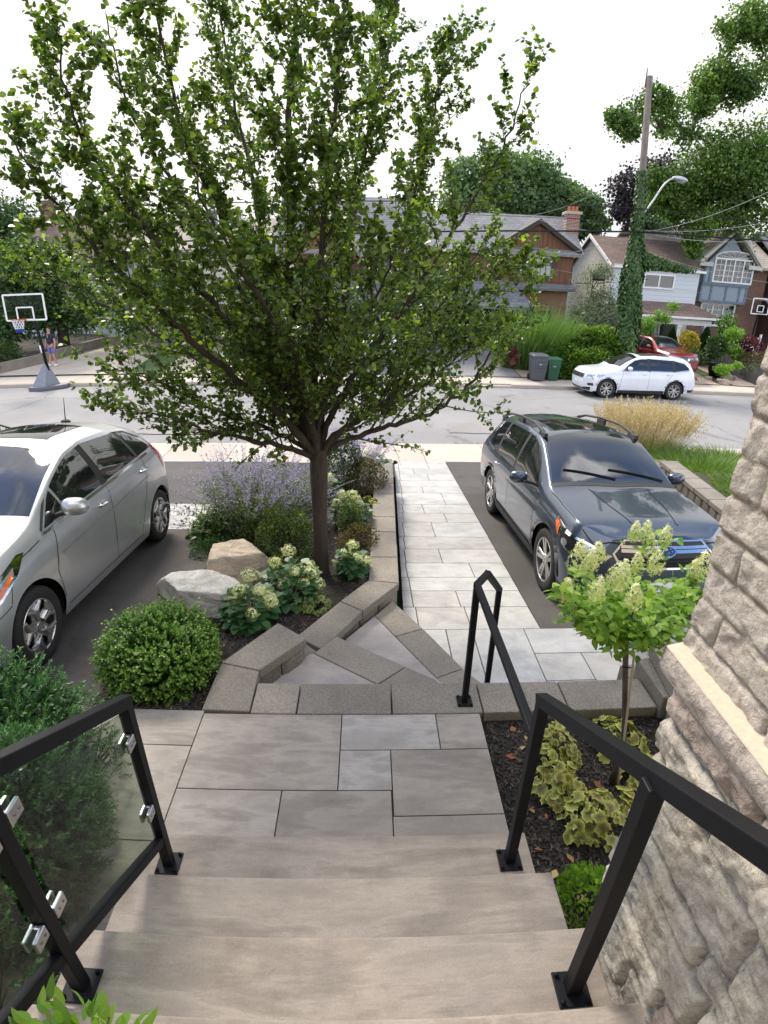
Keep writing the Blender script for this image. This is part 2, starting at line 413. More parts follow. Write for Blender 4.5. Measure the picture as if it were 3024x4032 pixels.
# walkway of pale slabs
m = MB()
def wx0(y): return 0.37 + 0.033 * (y - 4.6)
rows = [4.14, 4.58, 4.945, 5.29, 5.695, 6.14, 6.58, 7.19, 7.62, 8.07, 8.74, 9.15, 9.6, 10.1, 10.55, 11.2]
joints = [[0.5, 1.0], [0.48, 0.97], [0.48], [0.47, 1.25], [0.48, 0.93], [0.5], [0.52, 0.95], [0.55, 1.2], [0.57, 0.9], [0.6, 1.3], [0.62, 1.0], [0.62], [0.64, 1.2], [0.65, 0.95], [0.66, 1.3]]
for k in range(15):
    y0, y1 = rows[k], rows[k + 1]
    xr = 1.668 + 0.008 * (0.5 * (y0 + y1) - 4.14)
    xs_ = [wx0(y0)] + joints[k] + [xr]
    for j, (a, b) in enumerate(zip(xs_[:-1], xs_[1:])):
        g_ = 0.0045; P = [(a + g_, y0 + g_), (b - g_, y0 + g_), (b - g_, y1 - g_), ((wx0(y1) if j == 0 else a) + g_, y1 - g_)]
        zt_ = [zW(q[1]) for q in P]; m.prism(P, [q - 0.06 for q in zt_], zt_, tint=rng.random())
# landing
for r in [(0.02, 3.45, 0.50, 4.14), (0.50, 3.45, 0.75, 4.14), (0.75, 3.0, 1.0, 4.14), (1.0, 2.74, 1.5, 4.14), (1.5, 3.765, 2.5, 4.14), (1.5, 3.4, 1.93, 3.765), (1.93, 3.2, 2.6, 3.765), (1.5, 2.74, 1.93, 3.4), (2.5, 3.765, 3.4, 4.14), (2.6, 3.0, 3.4, 3.765), (1.93, 2.74, 2.6, 3.2), (3.4, 3.3, 4.4, 4.14), (2.6, 2.6, 3.4, 3.0), (3.4, 2.6, 4.4, 3.3), (0.6, 2.74, 1.0, 3.0)]:
    slabs(m, [r], -0.58, 0.06, 0.0045)
struct(m, 'walkway', MT['walk'], bevel=0.003)
m = MB(); m.box(0.0, 4.4, 2.6, 4.14, -0.75, -0.615); strip(m, 4.14, 11.2, lambda y: wx0(y), lambda y: 1.665 + .008 * (y - 4.14), zW, 14, -0.03)
struct(m, 'walkway_bedding', MT['joint'])

# terrace
m = MB()
fl = [(-0.99, 1.905, -0.145, 2.452), (-0.145, 2.175, 0.425, 2.452), (0.425, 2.175, 0.70, 2.452), (-0.145, 1.905, 0.14, 2.175), (0.14, 1.75, 0.70, 2.175),
      (-0.99, 1.50, -0.435, 1.905), (-0.435, 1.50, 0.135, 1.905), (0.135, 1.50, 0.70, 1.75), (-1.95, 2.195, -0.99, 2.475), (-1.6, 1.60, -0.99, 2.195), (-2.3, 1.60, -1.6, 2.195),
      (-1.45, 1.0, -0.92, 1.60), (-1.45, 0.3, -0.92, 1.0), (-2.1, 1.0, -1.45, 1.6), (-0.92, 1.30, -0.905, 1.5)]
for r_0, t_0 in zip(fl, [.42, .95, .55, .9, .38, .6, .3, .5, .4, .5, .45, .5, .5, .5, .5]): m.prism([(r_0[0] + .0028, r_0[1] + .0028), (r_0[2] - .0028, r_0[1] + .0028), (r_0[2] - .0028, r_0[3] - .0028), (r_0[0] + .0028, r_0[3] - .0028)], -.05, 0.0, tint=t_0)
struct(m, 'terrace', MT['flag'], bevel=0.002)
m = MB(); m.box(-2.3, 0.695, 0.2, 2.45, -0.7, -0.03); struct(m, 'terrace_bedding', MT['joint'])

# porch stairs
T = empty('porch_stairs', (0, 1.5, 0), 0, 'wide sandstone porch stairs in the foreground between the two black railings', 'stairs')
def child(o, par):
    o.parent = par; o.matrix_parent_inverse = Matrix.Translation(-Vector(par.location)); return o
edges = [(0.19, 1.512), (0.38, 1.207), (0.57, 0.90), (0.76, 0.605)]
for k, (z, yn) in enumerate(edges):
    m = MB()
    yb = edges[k + 1][1] - 0.03 if k < 3 else -1.5
    m.box(-0.905, 0.712, yb, yn, z - 0.055, z, tint=0.2 + 0.23 * k)
    child(m.build('tread' if k < 3 else 'porch_floor', MT['tread'], bevel=0.006, seg=3), T)
    m = MB(); m.box(-0.895, 0.700, yb + 0.01, yn - 0.022, z - 0.19 if k == 0 else z - 0.19 - 0.0, z - 0.056, tint=0.4 + 0.1 * k)
    child(m.build('riser', MT['flag'], bevel=0.004), T)

# kerb of concrete blocks along the terrace edge
T = empty('block_kerb', (0.5, 2.59, 0), 0, 'straight row of textured concrete blocks edging the far side of the terrace', 'kerb')
m = MB(); xs_ = [-0.71, -0.425, 0.16, 0.725, 1.275, 1.86]
for a, b in zip(xs_[:-1], xs_[1:]): m.box(a + 0.004, b - 0.004, 2.456, 2.728, -0.075, 0.003, tint=rng.random())
child(m.build('coping', MT['block'], bevel=0.008, seg=3), T)
m = MB(); m.box(-0.70, 1.85, 2.47, 2.71, -0.62, -0.076, tint=0.4); child(m.build('base', MT['blockdark']), T)

# fan steps
T = empty('fan_steps', (0, 3.2, -0.6), 0, 'fan of two angled steps in grey slabs and blocks beside the low garden wall', 'steps')
m = MB()
m.prism([(-0.72, 2.735), (0.5, 2.735), (0.5, 2.97), (0.07, 2.945), (-0.402, 3.285), (-0.44, 3.27), (-0.735, 2.88)], -0.24, -0.193, tint=0.35)
m.prism([(-0.245, 3.51), (0.285, 3.14), (0.50, 2.995), (0.6, 2.74), (0.9, 2.74), (0.54, 3.235), (0.076, 4.08), (-0.17, 3.74)], -0.435, -0.388, tint=0.7)
child(m.build('slab', MT['greyflag'], bevel=0.003), T)
m = MB()
for P in ([(-0.398, 3.292), (-0.24, 3.505), (0.29, 3.135), (0.081, 2.945)], [(0.088, 2.94), (0.296, 3.13), (0.50, 2.99), (0.62, 2.736), (0.20, 2.736)]):
    m.prism(P, -0.27, -0.19, tint=rng.random())
for P in ([(0.08, 4.085), (0.25, 4.33), (0.498, 3.883), (0.252, 3.772)], [(0.256, 3.766), (0.503, 3.878), (0.768, 3.343), (0.543, 3.235)], [(0.546, 3.229), (0.772, 3.337), (0.93, 3.10), (1.0, 2.736), (0.80, 2.736)]):
    m.prism(P, -0.465, -0.385, tint=rng.random())
child(m.build('block_edge', MT['block'], bevel=0.008, seg=3), T)
m = MB()
m.prism([(-0.70, 2.74), (0.6, 2.74), (0.48, 2.97), (0.28, 3.115), (-0.24, 3.48), (-0.72, 2.9)], -0.62, -0.245, tint=0.5)
m.prism([(-0.22, 3.5), (0.5, 2.74), (0.98, 2.74), (0.91, 3.09), (0.755, 3.34), (0.25, 4.30), (0.0, 4.0)], -0.62, -0.437, tint=0.5)
child(m.build('base', MT['blockdark']), T)

# retaining wall of the planting bed
T = empty('retaining_wall', (0.2, 4.4, -0.6), 0, 'low grey block wall bending round the planting bed beside the pale walkway', 'garden wall')
m = MB()
def blockrow(mb, poly, z0, z1): mb.prism(poly, z0, z1, tint=rng.random())
blockrow(m, [(-1.012, 2.48), (-0.713, 2.47), (-0.722, 2.85), (-1.00, 2.925)], -0.08, 0.003)
blockrow(m, [(-1.00, 2.933), (-0.722, 2.858), (-0.44, 3.215), (-0.68, 3.41)], -0.08, 0.003)
blockrow(m, [(-0.68, 3.42), (-0.44, 3.225), (-0.36, 3.36), (-0.50, 3.50)], -0.33, -0.25)
blockrow(m, [(-0.57, 3.58), (-0.355, 3.42), (-0.035, 3.955), (-0.24, 4.11)], -0.33, -0.25)
blockrow(m, [(-0.237, 4.118), (-0.03, 3.963), (0.31, 4.43), (0.015, 4.49)], -0.33, -0.25)
pl = lambda y: 0.02 + 0.0255 * (y - 4.43); pr = lambda y: 0.31 + 0.028 * (y - 4.43)
ys_ = [4.435, 4.96, 5.27]
L = [(4.5, 4.97, -0.25), (4.97, 5.28, -0.25)] + [(5.29 + 0.445 * i, 5.29 + 0.445 * (i + 1), -0.315 - 0.035 * (i // 3)) for i in range(8)]
for k, (a, b, z) in enumerate(L):
    blockrow(m, [(pl(a), a + 0.004 if k else 4.492), (pr(a), a + 0.004 if k else 4.438), (pr(b), b - 0.004), (pl(b), b - 0.004)], z - 0.08, z)
child(m.build('coping', MT['block'], bevel=0.009, seg=3), T)
m = MB()
def face(mb, pts, z0, z1, L=0.22):
    for (x0, y0), (x1, y1) in zip(pts[:-1], pts[1:]):
        n = max(1, int(math.hypot(x1 - x0, y1 - y0) / L))
        dx, dy = (x1 - x0) / n, (y1 - y0) / n
        nx, ny = dy / math.hypot(dx, dy), -dx / math.hypot(dx, dy)
        for i in range(n):
            a, b = np.array([x0 + dx * i, y0 + dy * i]), np.array([x0 + dx * (i + 1), y0 + dy * (i + 1)])
            nn = np.array([nx, ny]); g_ = 0.005 * (b - a) / np.hypot(*(b - a))
            bulge = 0.006 + 0.012 * rng.random()
            P = [a + g_, a + (b - a) * 0.2 + nn * bulge, a + (b - a) * 0.8 + nn * bulge, b - g_, b - g_ - nn * 0.15, a + g_ - nn * 0.15]
            mb.prism([tuple(p) for p in P], z0, z1, tint=rng.random())
face(m, [(-0.73, 2.75), (-0.745, 2.86), (-0.465, 3.21), (-0.49, 3.3)], -0.6, -0.083)
face(m, [(-0.38, 3.46), (-0.06, 3.97), (0.285, 4.44), (0.30, 5.28)], -0.68, -0.335)
face(m, [(0.315, 5.3), (0.40, 8.84)], -1.05, -0.46)
m.prism([(-0.98, 2.5), (-0.76, 2.49), (-0.76, 2.84), (-0.5, 3.2), (-0.67, 3.37), (-0.97, 2.93)], -0.6, -0.084, tint=0.4)
child(m.build('split_face_base', MT['blockdark'], bevel=0.006), T)

# planting-bed soil: one lumpy sheet of mulch
def zbed(x, y):
    z = np.interp(y, [2.4, 3.0, 3.6, 4.5, 7.5, 9.5, 11.2], [-0.05, -0.13, -0.30, -0.35, -0.47, -0.85, -1.22])
    e = zL_np(y) + 0.015
    t = np.clip((x + 1.9 + 0.045 * np.maximum(0, y - 3)) / 0.45, 0, 1)
    return z * t + np.minimum(z, e) * (1 - t)
def zL_np(y): return np.where(y < 5.65, -0.21 - 0.0723 * (y - 3.16), -0.39 - 0.144 * (y - 5.65))
def fbm(x, y, s=1.0, seed=0):
    r = np.random.default_rng(seed); o = 0
    for k in range(5):
        for _ in range(3):
            a = r.random() * 6.28; f = s * 2 ** k * (0.8 + 0.4 * r.random())
            o = o + np.sin(f * (x * math.cos(a) + y * math.sin(a)) + r.random() * 6.28) / 2 ** k / 3
    return o
def bedR(y): return np.interp(y, [2.4, 2.9, 3.25, 3.6, 4.1, 4.45, 5.3, 8.8, 8.9, 11.2], [-0.95, -0.93, -0.68, -0.52, -0.2, 0.06, 0.08, 0.18, 0.50, 0.58])
yy = np.linspace(2.47, 11.2, 150)
TT = np.linspace(0, 1, 50)
Yg = np.repeat(yy[:, None], 50, 1)
Lx = -1.86 - 0.045 * np.maximum(0, yy - 3)
Lx = Lx + 0.03 * np.sin(yy * 3.1) + 0.02 * np.sin(yy * 7.7)
Xg = Lx[:, None] + (bedR(yy) - Lx)[:, None] * TT
Zg = zbed(Xg, Yg) + 0.012 * fbm(Xg, Yg, 6, 3)
m = MB(); m.grid(Xg, Yg, Zg, 0.5); struct(m, 'mulch_bed', MT['mulch'], kind='structure', smooth=True)
X2, Y2 = np.meshgrid(np.linspace(0.66, 2.6, 40), np.linspace(0.5, 2.46, 40))
m = MB(); m.grid(X2, Y2, -0.09 + 0.012 * fbm(X2, Y2, 6, 4) - 0.05 * np.clip((X2 - 2.2), 0, 1), 0.5); struct(m, 'mulch_bed', MT['mulch'], smooth=True)
X2, Y2 = np.meshgrid(np.linspace(-3.2, -1.4, 30), np.linspace(0.2, 2.5, 30))
m = MB(); m.grid(X2, Y2, -0.03 + 0.012 * fbm(X2, Y2, 6, 5) - 0.25 * np.clip(-X2 - 2.6, 0, 1), 0.5); struct(m, 'mulch_bed', MT['soil'], smooth=True)
# chips lying on the mulch
def chips(n, xf, yf, zf, lo=0.012, hi=0.04):
    x, y = xf, yf; z = zf
    a = rng.random(n) * 6.28; L = lo + (hi - lo) * rng.random(n) ** 1.5; wd = L * (0.2 + 0.25 * rng.random(n))
    tx = (rng.random(n) - 0.5) * 0.7
    d = np.stack([np.cos(a), np.sin(a), tx], 1); s = np.stack([-np.sin(a), np.cos(a), (rng.random(n) - 0.5) * 0.8], 1)
    c = np.stack([x, y, z + 0.006 + 0.5 * L * abs(tx)], 1)
    V = np.stack([c - d * L[:, None] / 2 - s * wd[:, None] / 2, c + d * L[:, None] / 2 - s * wd[:, None] / 2, c + d * L[:, None] / 2 + s * wd[:, None] / 2, c - d * L[:, None] / 2 + s * wd[:, None] / 2], 1)
    return V.reshape(-1, 3)
n = 16000
y = 2.5 + 6.3 * rng.random(n) ** 1.5; t = rng.random(n); lx = -1.84 - 0.045 * np.maximum(0, y - 3)
x = lx + (bedR(y) - lx) * t
V1 = chips(n, x, y, zbed(x, y) + 0.012 * fbm(x, y, 6, 3))
n2 = 9000
x = 0.72 + 1.2 * rng.random(n2); y = 0.9 + 1.55 * rng.random(n2)
V2 = chips(n2, x, y, -0.09 + 0.012 * fbm(x, y, 6, 4), 0.01, 0.035)
tag(quads('mulch_chips', np.concatenate([V1, V2]), MT['chip'], tint=rng.random(n + n2)), kind='stuff')

# ---------------------------------------------------------------- railings
def plate(mb, x, y, z, s=0.098, th=0.008): mb.box(x - s / 2, x + s / 2, y - s / 2, y + s / 2, z, z + th)
def bolts(T, x, y, z, s=0.098):
    for sx_ in (-1, 1):
        for sy in (-1, 1):
            mb = MB(); mb.lathe([(0.0, 0.014), (0.005, 0.013), (0.0075, 0.008), (0.0075, 0)], 8, (x + sx_ * s * 0.38, y + sy * s * 0.38, z + 0.008))
            child(mb.build('bolt', MT['black'], smooth=True), T)
W_ = 0.04
def rail_thing(name, loc, label, cat='railing', group=None): return empty(name, loc, 0, label, cat, group)
def post(T, x, y, z0, z1, w=W_, nm='post'):
    m = MB(); m.box(x - w / 2, x + w / 2, y - w / 2, y + w / 2, z0 + 0.004, z1); p = child(m.build(nm, MT['black'], bevel=0.0035), T)
    m = MB(); plate(m, x, y, z0)
    child(m.build('base_plate', MT['black'], bevel=0.0025), T)
    bolts(T, x, y, z0)
    return p
T = rail_thing('glass_railing', (-0.82, 1.0, 0.3), 'black stair railing with dark glass panels and steel clamps, at the left of the steps')
zt = lambda y: 1.095 + 0.585 * (1.37 - y)
zb = lambda y: 0.372 + 0.63 * (1.35 - y)
GX = -0.825
post(T, GX, 1.37, 0.19, zt(1.37) - 0.01); post(T, GX, 0.735, 0.57, zt(0.735) - 0.012, nm='post')
post(T, GX, 0.10, 0.76, zt(0.1) - 0.012)
m = MB(); m.bar((GX, 1.388, zt(1.388)), (GX, -0.2, zt(-0.2)), 0.044, 0.044); child(m.build('top_rail', MT['black'], bevel=0.004), T)
m = MB(); m.bar((GX, 1.35, zb(1.35)), (GX, -0.2, zb(-0.2)), 0.034, 0.04); child(m.build('bottom_rail', MT['black'], bevel=0.004), T)
mg, t, p = newmat('tinted_glass')
p.inputs['Base Color'].default_value = (0.43, 0.49, 0.45, 1); p.inputs['Roughness'].default_value = 0.02; p.inputs['Transmission Weight'].default_value = 1.0; p.inputs['IOR'].default_value = 1.45
tb = nd(t, 'ShaderNodeBsdfTransparent'); tb.inputs[0].default_value = (0.70, 0.76, 0.70, 1)
gl = nd(t, 'ShaderNodeBsdfGlossy'); gl.inputs['Roughness'].default_value = 0.01
fr = nd(t, 'ShaderNodeFresnel'); fr.inputs[0].default_value = 1.5
ms = nd(t, 'ShaderNodeMixShader'); ge = nd(t, 'ShaderNodeNewGeometry'); su_ = nd(t, 'ShaderNodeMath', operation='SUBTRACT'); su_.inputs[0].default_value = 1; t.links.new(ge.outputs['Backfacing'], su_.inputs[1])
mu_ = nd(t, 'ShaderNodeMath', operation='MULTIPLY'); lw = nd(t, 'ShaderNodeLayerWeight'); lw.inputs[0].default_value = 0.30; t.links.new(lw.outputs['Fresnel'], mu_.inputs[0]); t.links.new(su_.outputs[0], mu_.inputs[1]); t.links.new(mu_.outputs[0], ms.inputs[0]); t.links.new(tb.outputs[0], ms.inputs[1]); t.links.new(gl.outputs[0], ms.inputs[2])
t.links.new(ms.outputs[0], t.nodes['Material Output'].inputs[0]); MT['glass'] = mg
def glass(y0, y1):
    m = MB(); a, b = y0, y1
    m.add([(GX - s, yv, zv) for s in (-0.004, 0.004) for yv, zv in ((a, zb(a) + 0.045), (b, zb(b) + 0.045), (b, zt(b) - 0.045), (a, zt(a) - 0.045))],
          [(0, 1, 2, 3), (7, 6, 5, 4), (0, 4, 5, 1), (1, 5, 6, 2), (2, 6, 7, 3), (3, 7, 4, 0)])
    return child(m.build('glass_panel', MT['glass']), T)
glass(0.785, 1.325); glass(0.15, 0.685)
def clamp(y, z, side):
    m = MB()
    for s in (-1, 1): m.box(GX + s * 0.014 - 0.006, GX + s * 0.014 + 0.006, y - 0.026, y + 0.026, z - 0.024, z + 0.024)
    m.box(GX - 0.009, GX + 0.009, y - 0.026 if side > 0 else y + 0.012, y - 0.012 if side > 0 else y + 0.026, z - 0.02, z + 0.02)
    c = child(m.build('clamp', MT['steel'], bevel=0.004, seg=3), T)
    m = MB()
    for dy in (-0.008, 0.012): m.lathe([(0, 0.002), (0.0045, 0.002), (0.0045, 0)], 8, (GX + 0.020, y + dy, z), 'x')
    b = m.build('clamp_screw', MT['bolt'], smooth=True); child(b, T)
clamp(1.322, 0.95, -1); clamp(1.322, 0.58, -1); clamp(0.783, 1.30, 1); clamp(0.783, 0.92, 1); clamp(0.687, 0.93, -1); clamp(0.687, 1.29, -1)

T = rail_thing('stair_railing', (0.61, 1.0, 0.3), 'open black stair railing without glass, standing against the stone wall on the right')
post(T, 0.612, 1.38, 0.19, 1.085); post(T, 0.60, 0.725, 0.57, 1.47, 0.042)
m = MB(); m.bar((0.612, 1.40, 1.085), (0.61, -0.15, 1.085 + 0.585 * 1.55), 0.044, 0.044); child(m.build('top_rail', MT['black'], bevel=0.004), T)
T = rail_thing('handrail', (0.62, 2.5, 0), 'thin black handrail with a pointed looped end, from the stair post to the block kerb')
m = MB(); m.box(0.602, 0.638, 2.532, 2.568, 0.005, 0.845); child(m.build('post', MT['black'], bevel=0.003), T)
m = MB(); plate(m, 0.62, 2.55, 0.003, 0.095); child(m.build('base_plate', MT['black'], bevel=0.002), T)
bolts(T, 0.62, 2.55, 0.003, 0.095)
m = MB()
m.bar((0.619, 1.40, 0.895), (0.62, 2.565, 0.858), 0.034, 0.034)
child(m.build('long_rail', MT['black'], bevel=0.003), T)
m = MB(); m.bar((0.612, 2.545, 0.857), (0.712, 2.69, 0.857), 0.034, 0.034); m.bar((0.700, 2.672, 0.868), (0.865, 2.935, 0.59), 0.034, 0.034); child(m.build('end_loop', MT['black'], bevel=0.003), T)
m = MB(); m.bar((0.86, 2.93, -0.385), (0.86, 2.93, 0.605), 0.034, 0.034, up=(0, 1, 0)); child(m.build('post', MT['black'], bevel=0.003), T)

# ---------------------------------------------------------------- the house corner at the right
def stonewall(name, mat, par, x0, y0, y1, z0, z1, courses, lengths, res, relief, edge, rough_amp, seed, mj=0.004):
    """dense split-face wall facing -X: stones stand proud of recessed joints"""
    ny, nz_ = int((y1 - y0) / res), int((z1 - z0) / res)
    Yv, Zv = np.meshgrid(np.linspace(y0, y1, ny), np.linspace(z0, z1, nz_))
    H = np.zeros_like(Yv); Tn = np.zeros_like(Yv)
    r = np.random.default_rng(seed)
    zc = z0; k = 0
    while zc < z1:
        h = courses(k, r); yc = y1; j = 0
        while yc > y0:
            L_ = lengths(k, j, r)
            sk = 0.012 * (r.random() - 0.5) * (edge > 0.01)
            ins = (Zv >= zc) & (Zv < zc + h) & (Yv <= yc) & (Yv > yc - L_)
            dz = np.minimum(Zv - zc, zc + h - Zv); dy = np.minimum(yc - Yv, Yv - (yc - L_))
            if j == 0: dy = Yv - (yc - L_)
            wob = 0.003 * np.sin(Yv * 60 + k * 3) + 0.003 * np.sin(Zv * 70 + j * 5)
            d = np.minimum(dz, dy) + wob * (edge > 0.01)
            hh = np.clip((d - mj) / edge, 0, 1) ** 0.5 * (relief * (0.75 + 0.5 * r.random()))
            sl = (r.random() - 0.5) * 0.01 * (Zv - zc) / h
            H[ins] = (hh + (hh > 0) * sl)[ins]; Tn[ins] = np.where(d > mj, 0.15 + 0.85 * r.random(), 0.0)[ins]
            yc -= L_; j += 1
        zc += h; k += 1
    a = r.random(3) * 50
    H = H + (H > 0.002) * rough_amp * (fbm(Yv, Zv, 22, seed) * 0.5 + np.minimum(0, fbm(Yv, Zv, 45, seed + 1) + 0.25) * 1.2 + 0.25 * fbm(Yv, Zv, 130, seed + 2))
    X_ = x0 - H
    m = MB(); m.grid(X_, Yv, Zv, Tn)
    # return at the far corner
    yb = np.stack([Yv[:, -1], Yv[:, -1] + 0.006, Yv[:, -1] + 0.002], 1); xb = np.stack([X_[:, -1], X_[:, -1] + 0.02, np.full(nz_, x0 + 0.5)], 1); zb_ = np.stack([Zv[:, -1]] * 3, 1)
    m.grid(xb, yb, zb_, np.stack([Tn[:, -1]] * 3, 1))
    return child(m.build(name, mat, smooth=True), par)
def stonemat(name, cols, mortar, s1=9, bmp=0.6, blotch=0.5):
    m, t, p = newmat(name)
    a = attr(t)
    v = vcoord(t)
    c = ramp(t, a, [(0.0, mortar), (0.05, mortar), (0.12, cols[0]), (0.5, cols[1]), (0.85, cols[2]), (1.0, cols[3])])
    f = noise(t, v, s1, 8, 0.65, 0.8)
    c = mixc(t, blotch, c, ramp(t, f, [(0.32, (0.5, 0.475, 0.45)), (0.46, (0.96, 0.945, 0.92)), (0.7, (1.22, 1.19, 1.13))]), 'MULTIPLY')
    f2 = noise(t, v, 120, 4, 0.7)
    c = mixc(t, 0.5, c, ramp(t, f2, [(0.35, (0.7, 0.7, 0.7)), (0.65, (1.2, 1.2, 1.2))]), 'MULTIPLY')
    t.links.new(c, p.inputs['Base Color']); p.inputs['Roughness'].default_value = 0.95
    f3 = noise(t, v, 34, 6, .7, .4)
    c = mixc(t, .55, c, ramp(t, f3, [(0.34, (0.55, 0.53, 0.5)), (0.5, (1, 1, 1)), (0.7, (1.15, 1.13, 1.1))]), 'MULTIPLY'); t.links.new(c, p.inputs['Base Color'])
    b = bump(t, p, f, bmp, 0.02); b = bump(t, p, f3, 0.9, 0.012, b); bump(t, p, f2, 0.5, 0.005, b)
    return m
MT['stone'] = stonemat('veneer_stone', [(0.33, 0.305, 0.27), (0.50, 0.47, 0.42), (0.62, 0.585, 0.52), (0.46, 0.365, 0.32)], (0.64, 0.61, 0.54), 8, 0.9, 0.95)
MT['brick'] = stonemat('pale_brick', [(0.46, 0.41, 0.355), (0.51, 0.455, 0.395), (0.545, 0.49, 0.43), (0.565, 0.51, 0.45)], (0.34, 0.285, 0.22), 16, 0.5, 0.3)
MT['sill'] = concrete('limestone_sill', (0.58, 0.495, 0.385), 0.15, 0.15, 0.8, 0.06)
MT['sillface'] = stonemat('rough_sill', [(0.52, 0.46, 0.41)] * 3 + [(0.54, 0.48, 0.43)], (0.52, 0.46, 0.41), 14, 0.9, 0.5)
H0 = empty('brick_house', (0.75, 0.9, -0.1), 0, 'pale brick house corner with a rough stone base rising at the right edge', 'house')
LEN = [0.31, 0.24, 0.37, 0.2, 0.28]
stonewall('stone_base', MT['stone'], H0, 0.735, -1.3, 0.91, -0.2, 1.574, lambda k, r: (0.15, 0.09, 0.19, 0.12)[k % 4] * (0.9 + 0.2 * r.random()), lambda k, j, r: 0.20 + 0.30 * r.random(), 0.0055, 0.030, 0.014, 0.0095, 5, 0.008)
stonewall('brick_wall', MT['brick'], H0, 0.752, -1.3, 0.962, 1.615, 4.2, lambda k, r: 0.0822, lambda k, j, r: (0.085 if k % 2 else 0.29) if j == 0 else 0.29, 0.0055, 0.009, 0.006, 0.008, 9, 0.0045)
m = MB()   # sill: smooth sloping top, rock-faced edge
ys_ = np.linspace(-1.3, 0.968, 330); zs_ = np.linspace(1.572, 1.641, 14)
Yv, Zv = np.meshgrid(ys_, zs_)
prof = 0.008 * np.sin((Zv - 1.572) / 0.069 * math.pi)
Xv = 0.706 - prof - 0.007 * (fbm(Yv, Zv, 35, 21) * 0.6 + 0.4 * fbm(Yv, Zv, 110, 22)) * np.sin((Zv - 1.570) / 0.073 * math.pi)
m.grid(Xv, Yv, Zv, 0.5)
m.grid(np.array([[0.706] * 2, [0.80] * 2]), np.array([[-1.3, 0.968]] * 2), np.array([[1.572] * 2, [1.572] * 2]), 0.5)
Xe, Ze = np.meshgrid(np.linspace(0.70, 1.4, 40), zs_)
m.grid(Xe, 0.968 + 0.005 * fbm(Xe, Ze, 40, 5), Ze, 0.5)
child(m.build('sill_edge', MT['sillface'], smooth=True), H0)
m = MB(); m.add([(0.704, -1.3, 1.640), (0.704, 0.968, 1.640), (1.4, 0.968, 1.66), (1.4, -1.3, 1.66), (0.758, -1.3, 1.652), (0.758, 0.968, 1.652)], [(0, 4, 5, 1), (4, 3, 2, 5)], 0.5)
child(m.build('sill_top', MT['sill']), H0)
m = MB(); m.box(0.775, 4.8, -1.3, 0.94, -0.7, 4.2, tint=0.5)
m.box(-9, 4.8, -1.9, -1.55, -0.7, 6.2, tint=0.5); m.box(0.85, 4.8, -1.55, -1.3, 3.9, 6.2, tint=0.5)
child(m.build('wall', MT['brick']), H0)
# stub of garden wall beyond the kerb end
T = empty('garden_wall', (2.1, 2.5, 0), 0, 'short stack of grey wall blocks at the right end of the block kerb', 'garden wall')
m = MB()
m.prism([(1.87, 2.83), (1.87, 2.44), (2.2, 2.40), (2.2, 2.85)], -0.09, 0.095, tint=0.3)
m.prism([(1.955, 2.86), (1.885, 2.32), (2.25, 2.28), (2.3, 2.88)], 0.10, 0.205, tint=0.8)
m.prism([(1.90, 2.42), (1.86, 2.12), (2.2, 2.1), (2.2, 2.38)], -0.09, 0.10, tint=0.5)
m.prism([(1.86, 3.0), (1.87, 2.44), (2.6, 2.40), (2.6, 3.0)], -0.6, -0.095, tint=0.5)
child(m.build('wall_block', MT['block'], bevel=0.01, seg=2), T)

# retaining wall right of the right-hand driveway
T = empty('driveway_wall', (5.0, 7, -0.8), 0, 'split block wall with wide flat coping beyond the dark grey wagon', 'garden wall')
wl = lambda y: 4.72 + 0.115 * (y - 6.0)
m = MB(); y = 4.3; k = 0
while y < 8.6:
    z = -0.18 if y < 8.0 else -0.30
    m.prism([(wl(y), y + 0.004), (wl(y) + 0.32, y + 0.004), (wl(y + 0.45) + 0.32, y + 0.446), (wl(y + 0.45), y + 0.446)], z - 0.075, z, tint=rng.random()); y += 0.45
while y < 10.9:
    m.prism([(wl(y), y + 0.004), (wl(y) + 0.30, y + 0.004), (wl(y + 0.45) + 0.30, y + 0.446), (wl(y + 0.45), y + 0.446)], -0.50 - 0.08, -0.50, tint=rng.random()); y += 0.45
child(m.build('coping', MT['block'], bevel=0.01), T)
m = MB()
for lv in range(4):
    y = 4.3 + (0.11 if lv % 2 else 0)
    while y < 10.8:
        zt_ = (-0.26 if y < 8.2 else -0.585) - 0.15 * lv
        x0_ = wl(y) + 0.03
        m.prism([(x0_, y + 0.005), (x0_ - 0.012, y + 0.05), (x0_ - 0.012 * rng.random(), y + 0.17), (x0_ + 0.02, y + 0.215), (x0_ + 0.27, y + 0.215), (x0_ + 0.25, y + 0.005)], zt_ - 0.146, zt_, tint=rng.random()); y += 0.22
child(m.build('split_face_base', MT['blockdark'], bevel=0.006), T)
m = MB(); y = 4.3
while y < 10.9: m.prism([(wl(y) - 0.16, y + .004), (wl(y) + 0.02, y + .004), (wl(y + .45) + .02, y + .446), (wl(y + .45) - 0.16, y + .446)], zW(y) - 0.1, zW(y) + 0.10, tint=rng.random()); y += 0.45
child(m.build('footing_course', MT['block'], bevel=0.01), T)
X2, Y2 = np.meshgrid(np.linspace(0, 4.0, 30), np.linspace(4.3, 11.0, 40))
X3 = 4.95 + 0.115 * (Y2 - 6.0) + X2
Zb = np.interp(Y2, [4.3, 8, 9.5, 11.1], [-0.22, -0.28, -0.6, -1.18])
m = MB(); m.grid(X3, Y2, Zb + 0.02 * fbm(X3, Y2, 4, 8), 0.5); struct(m, 'raised_bed', MT['soil'], smooth=True)

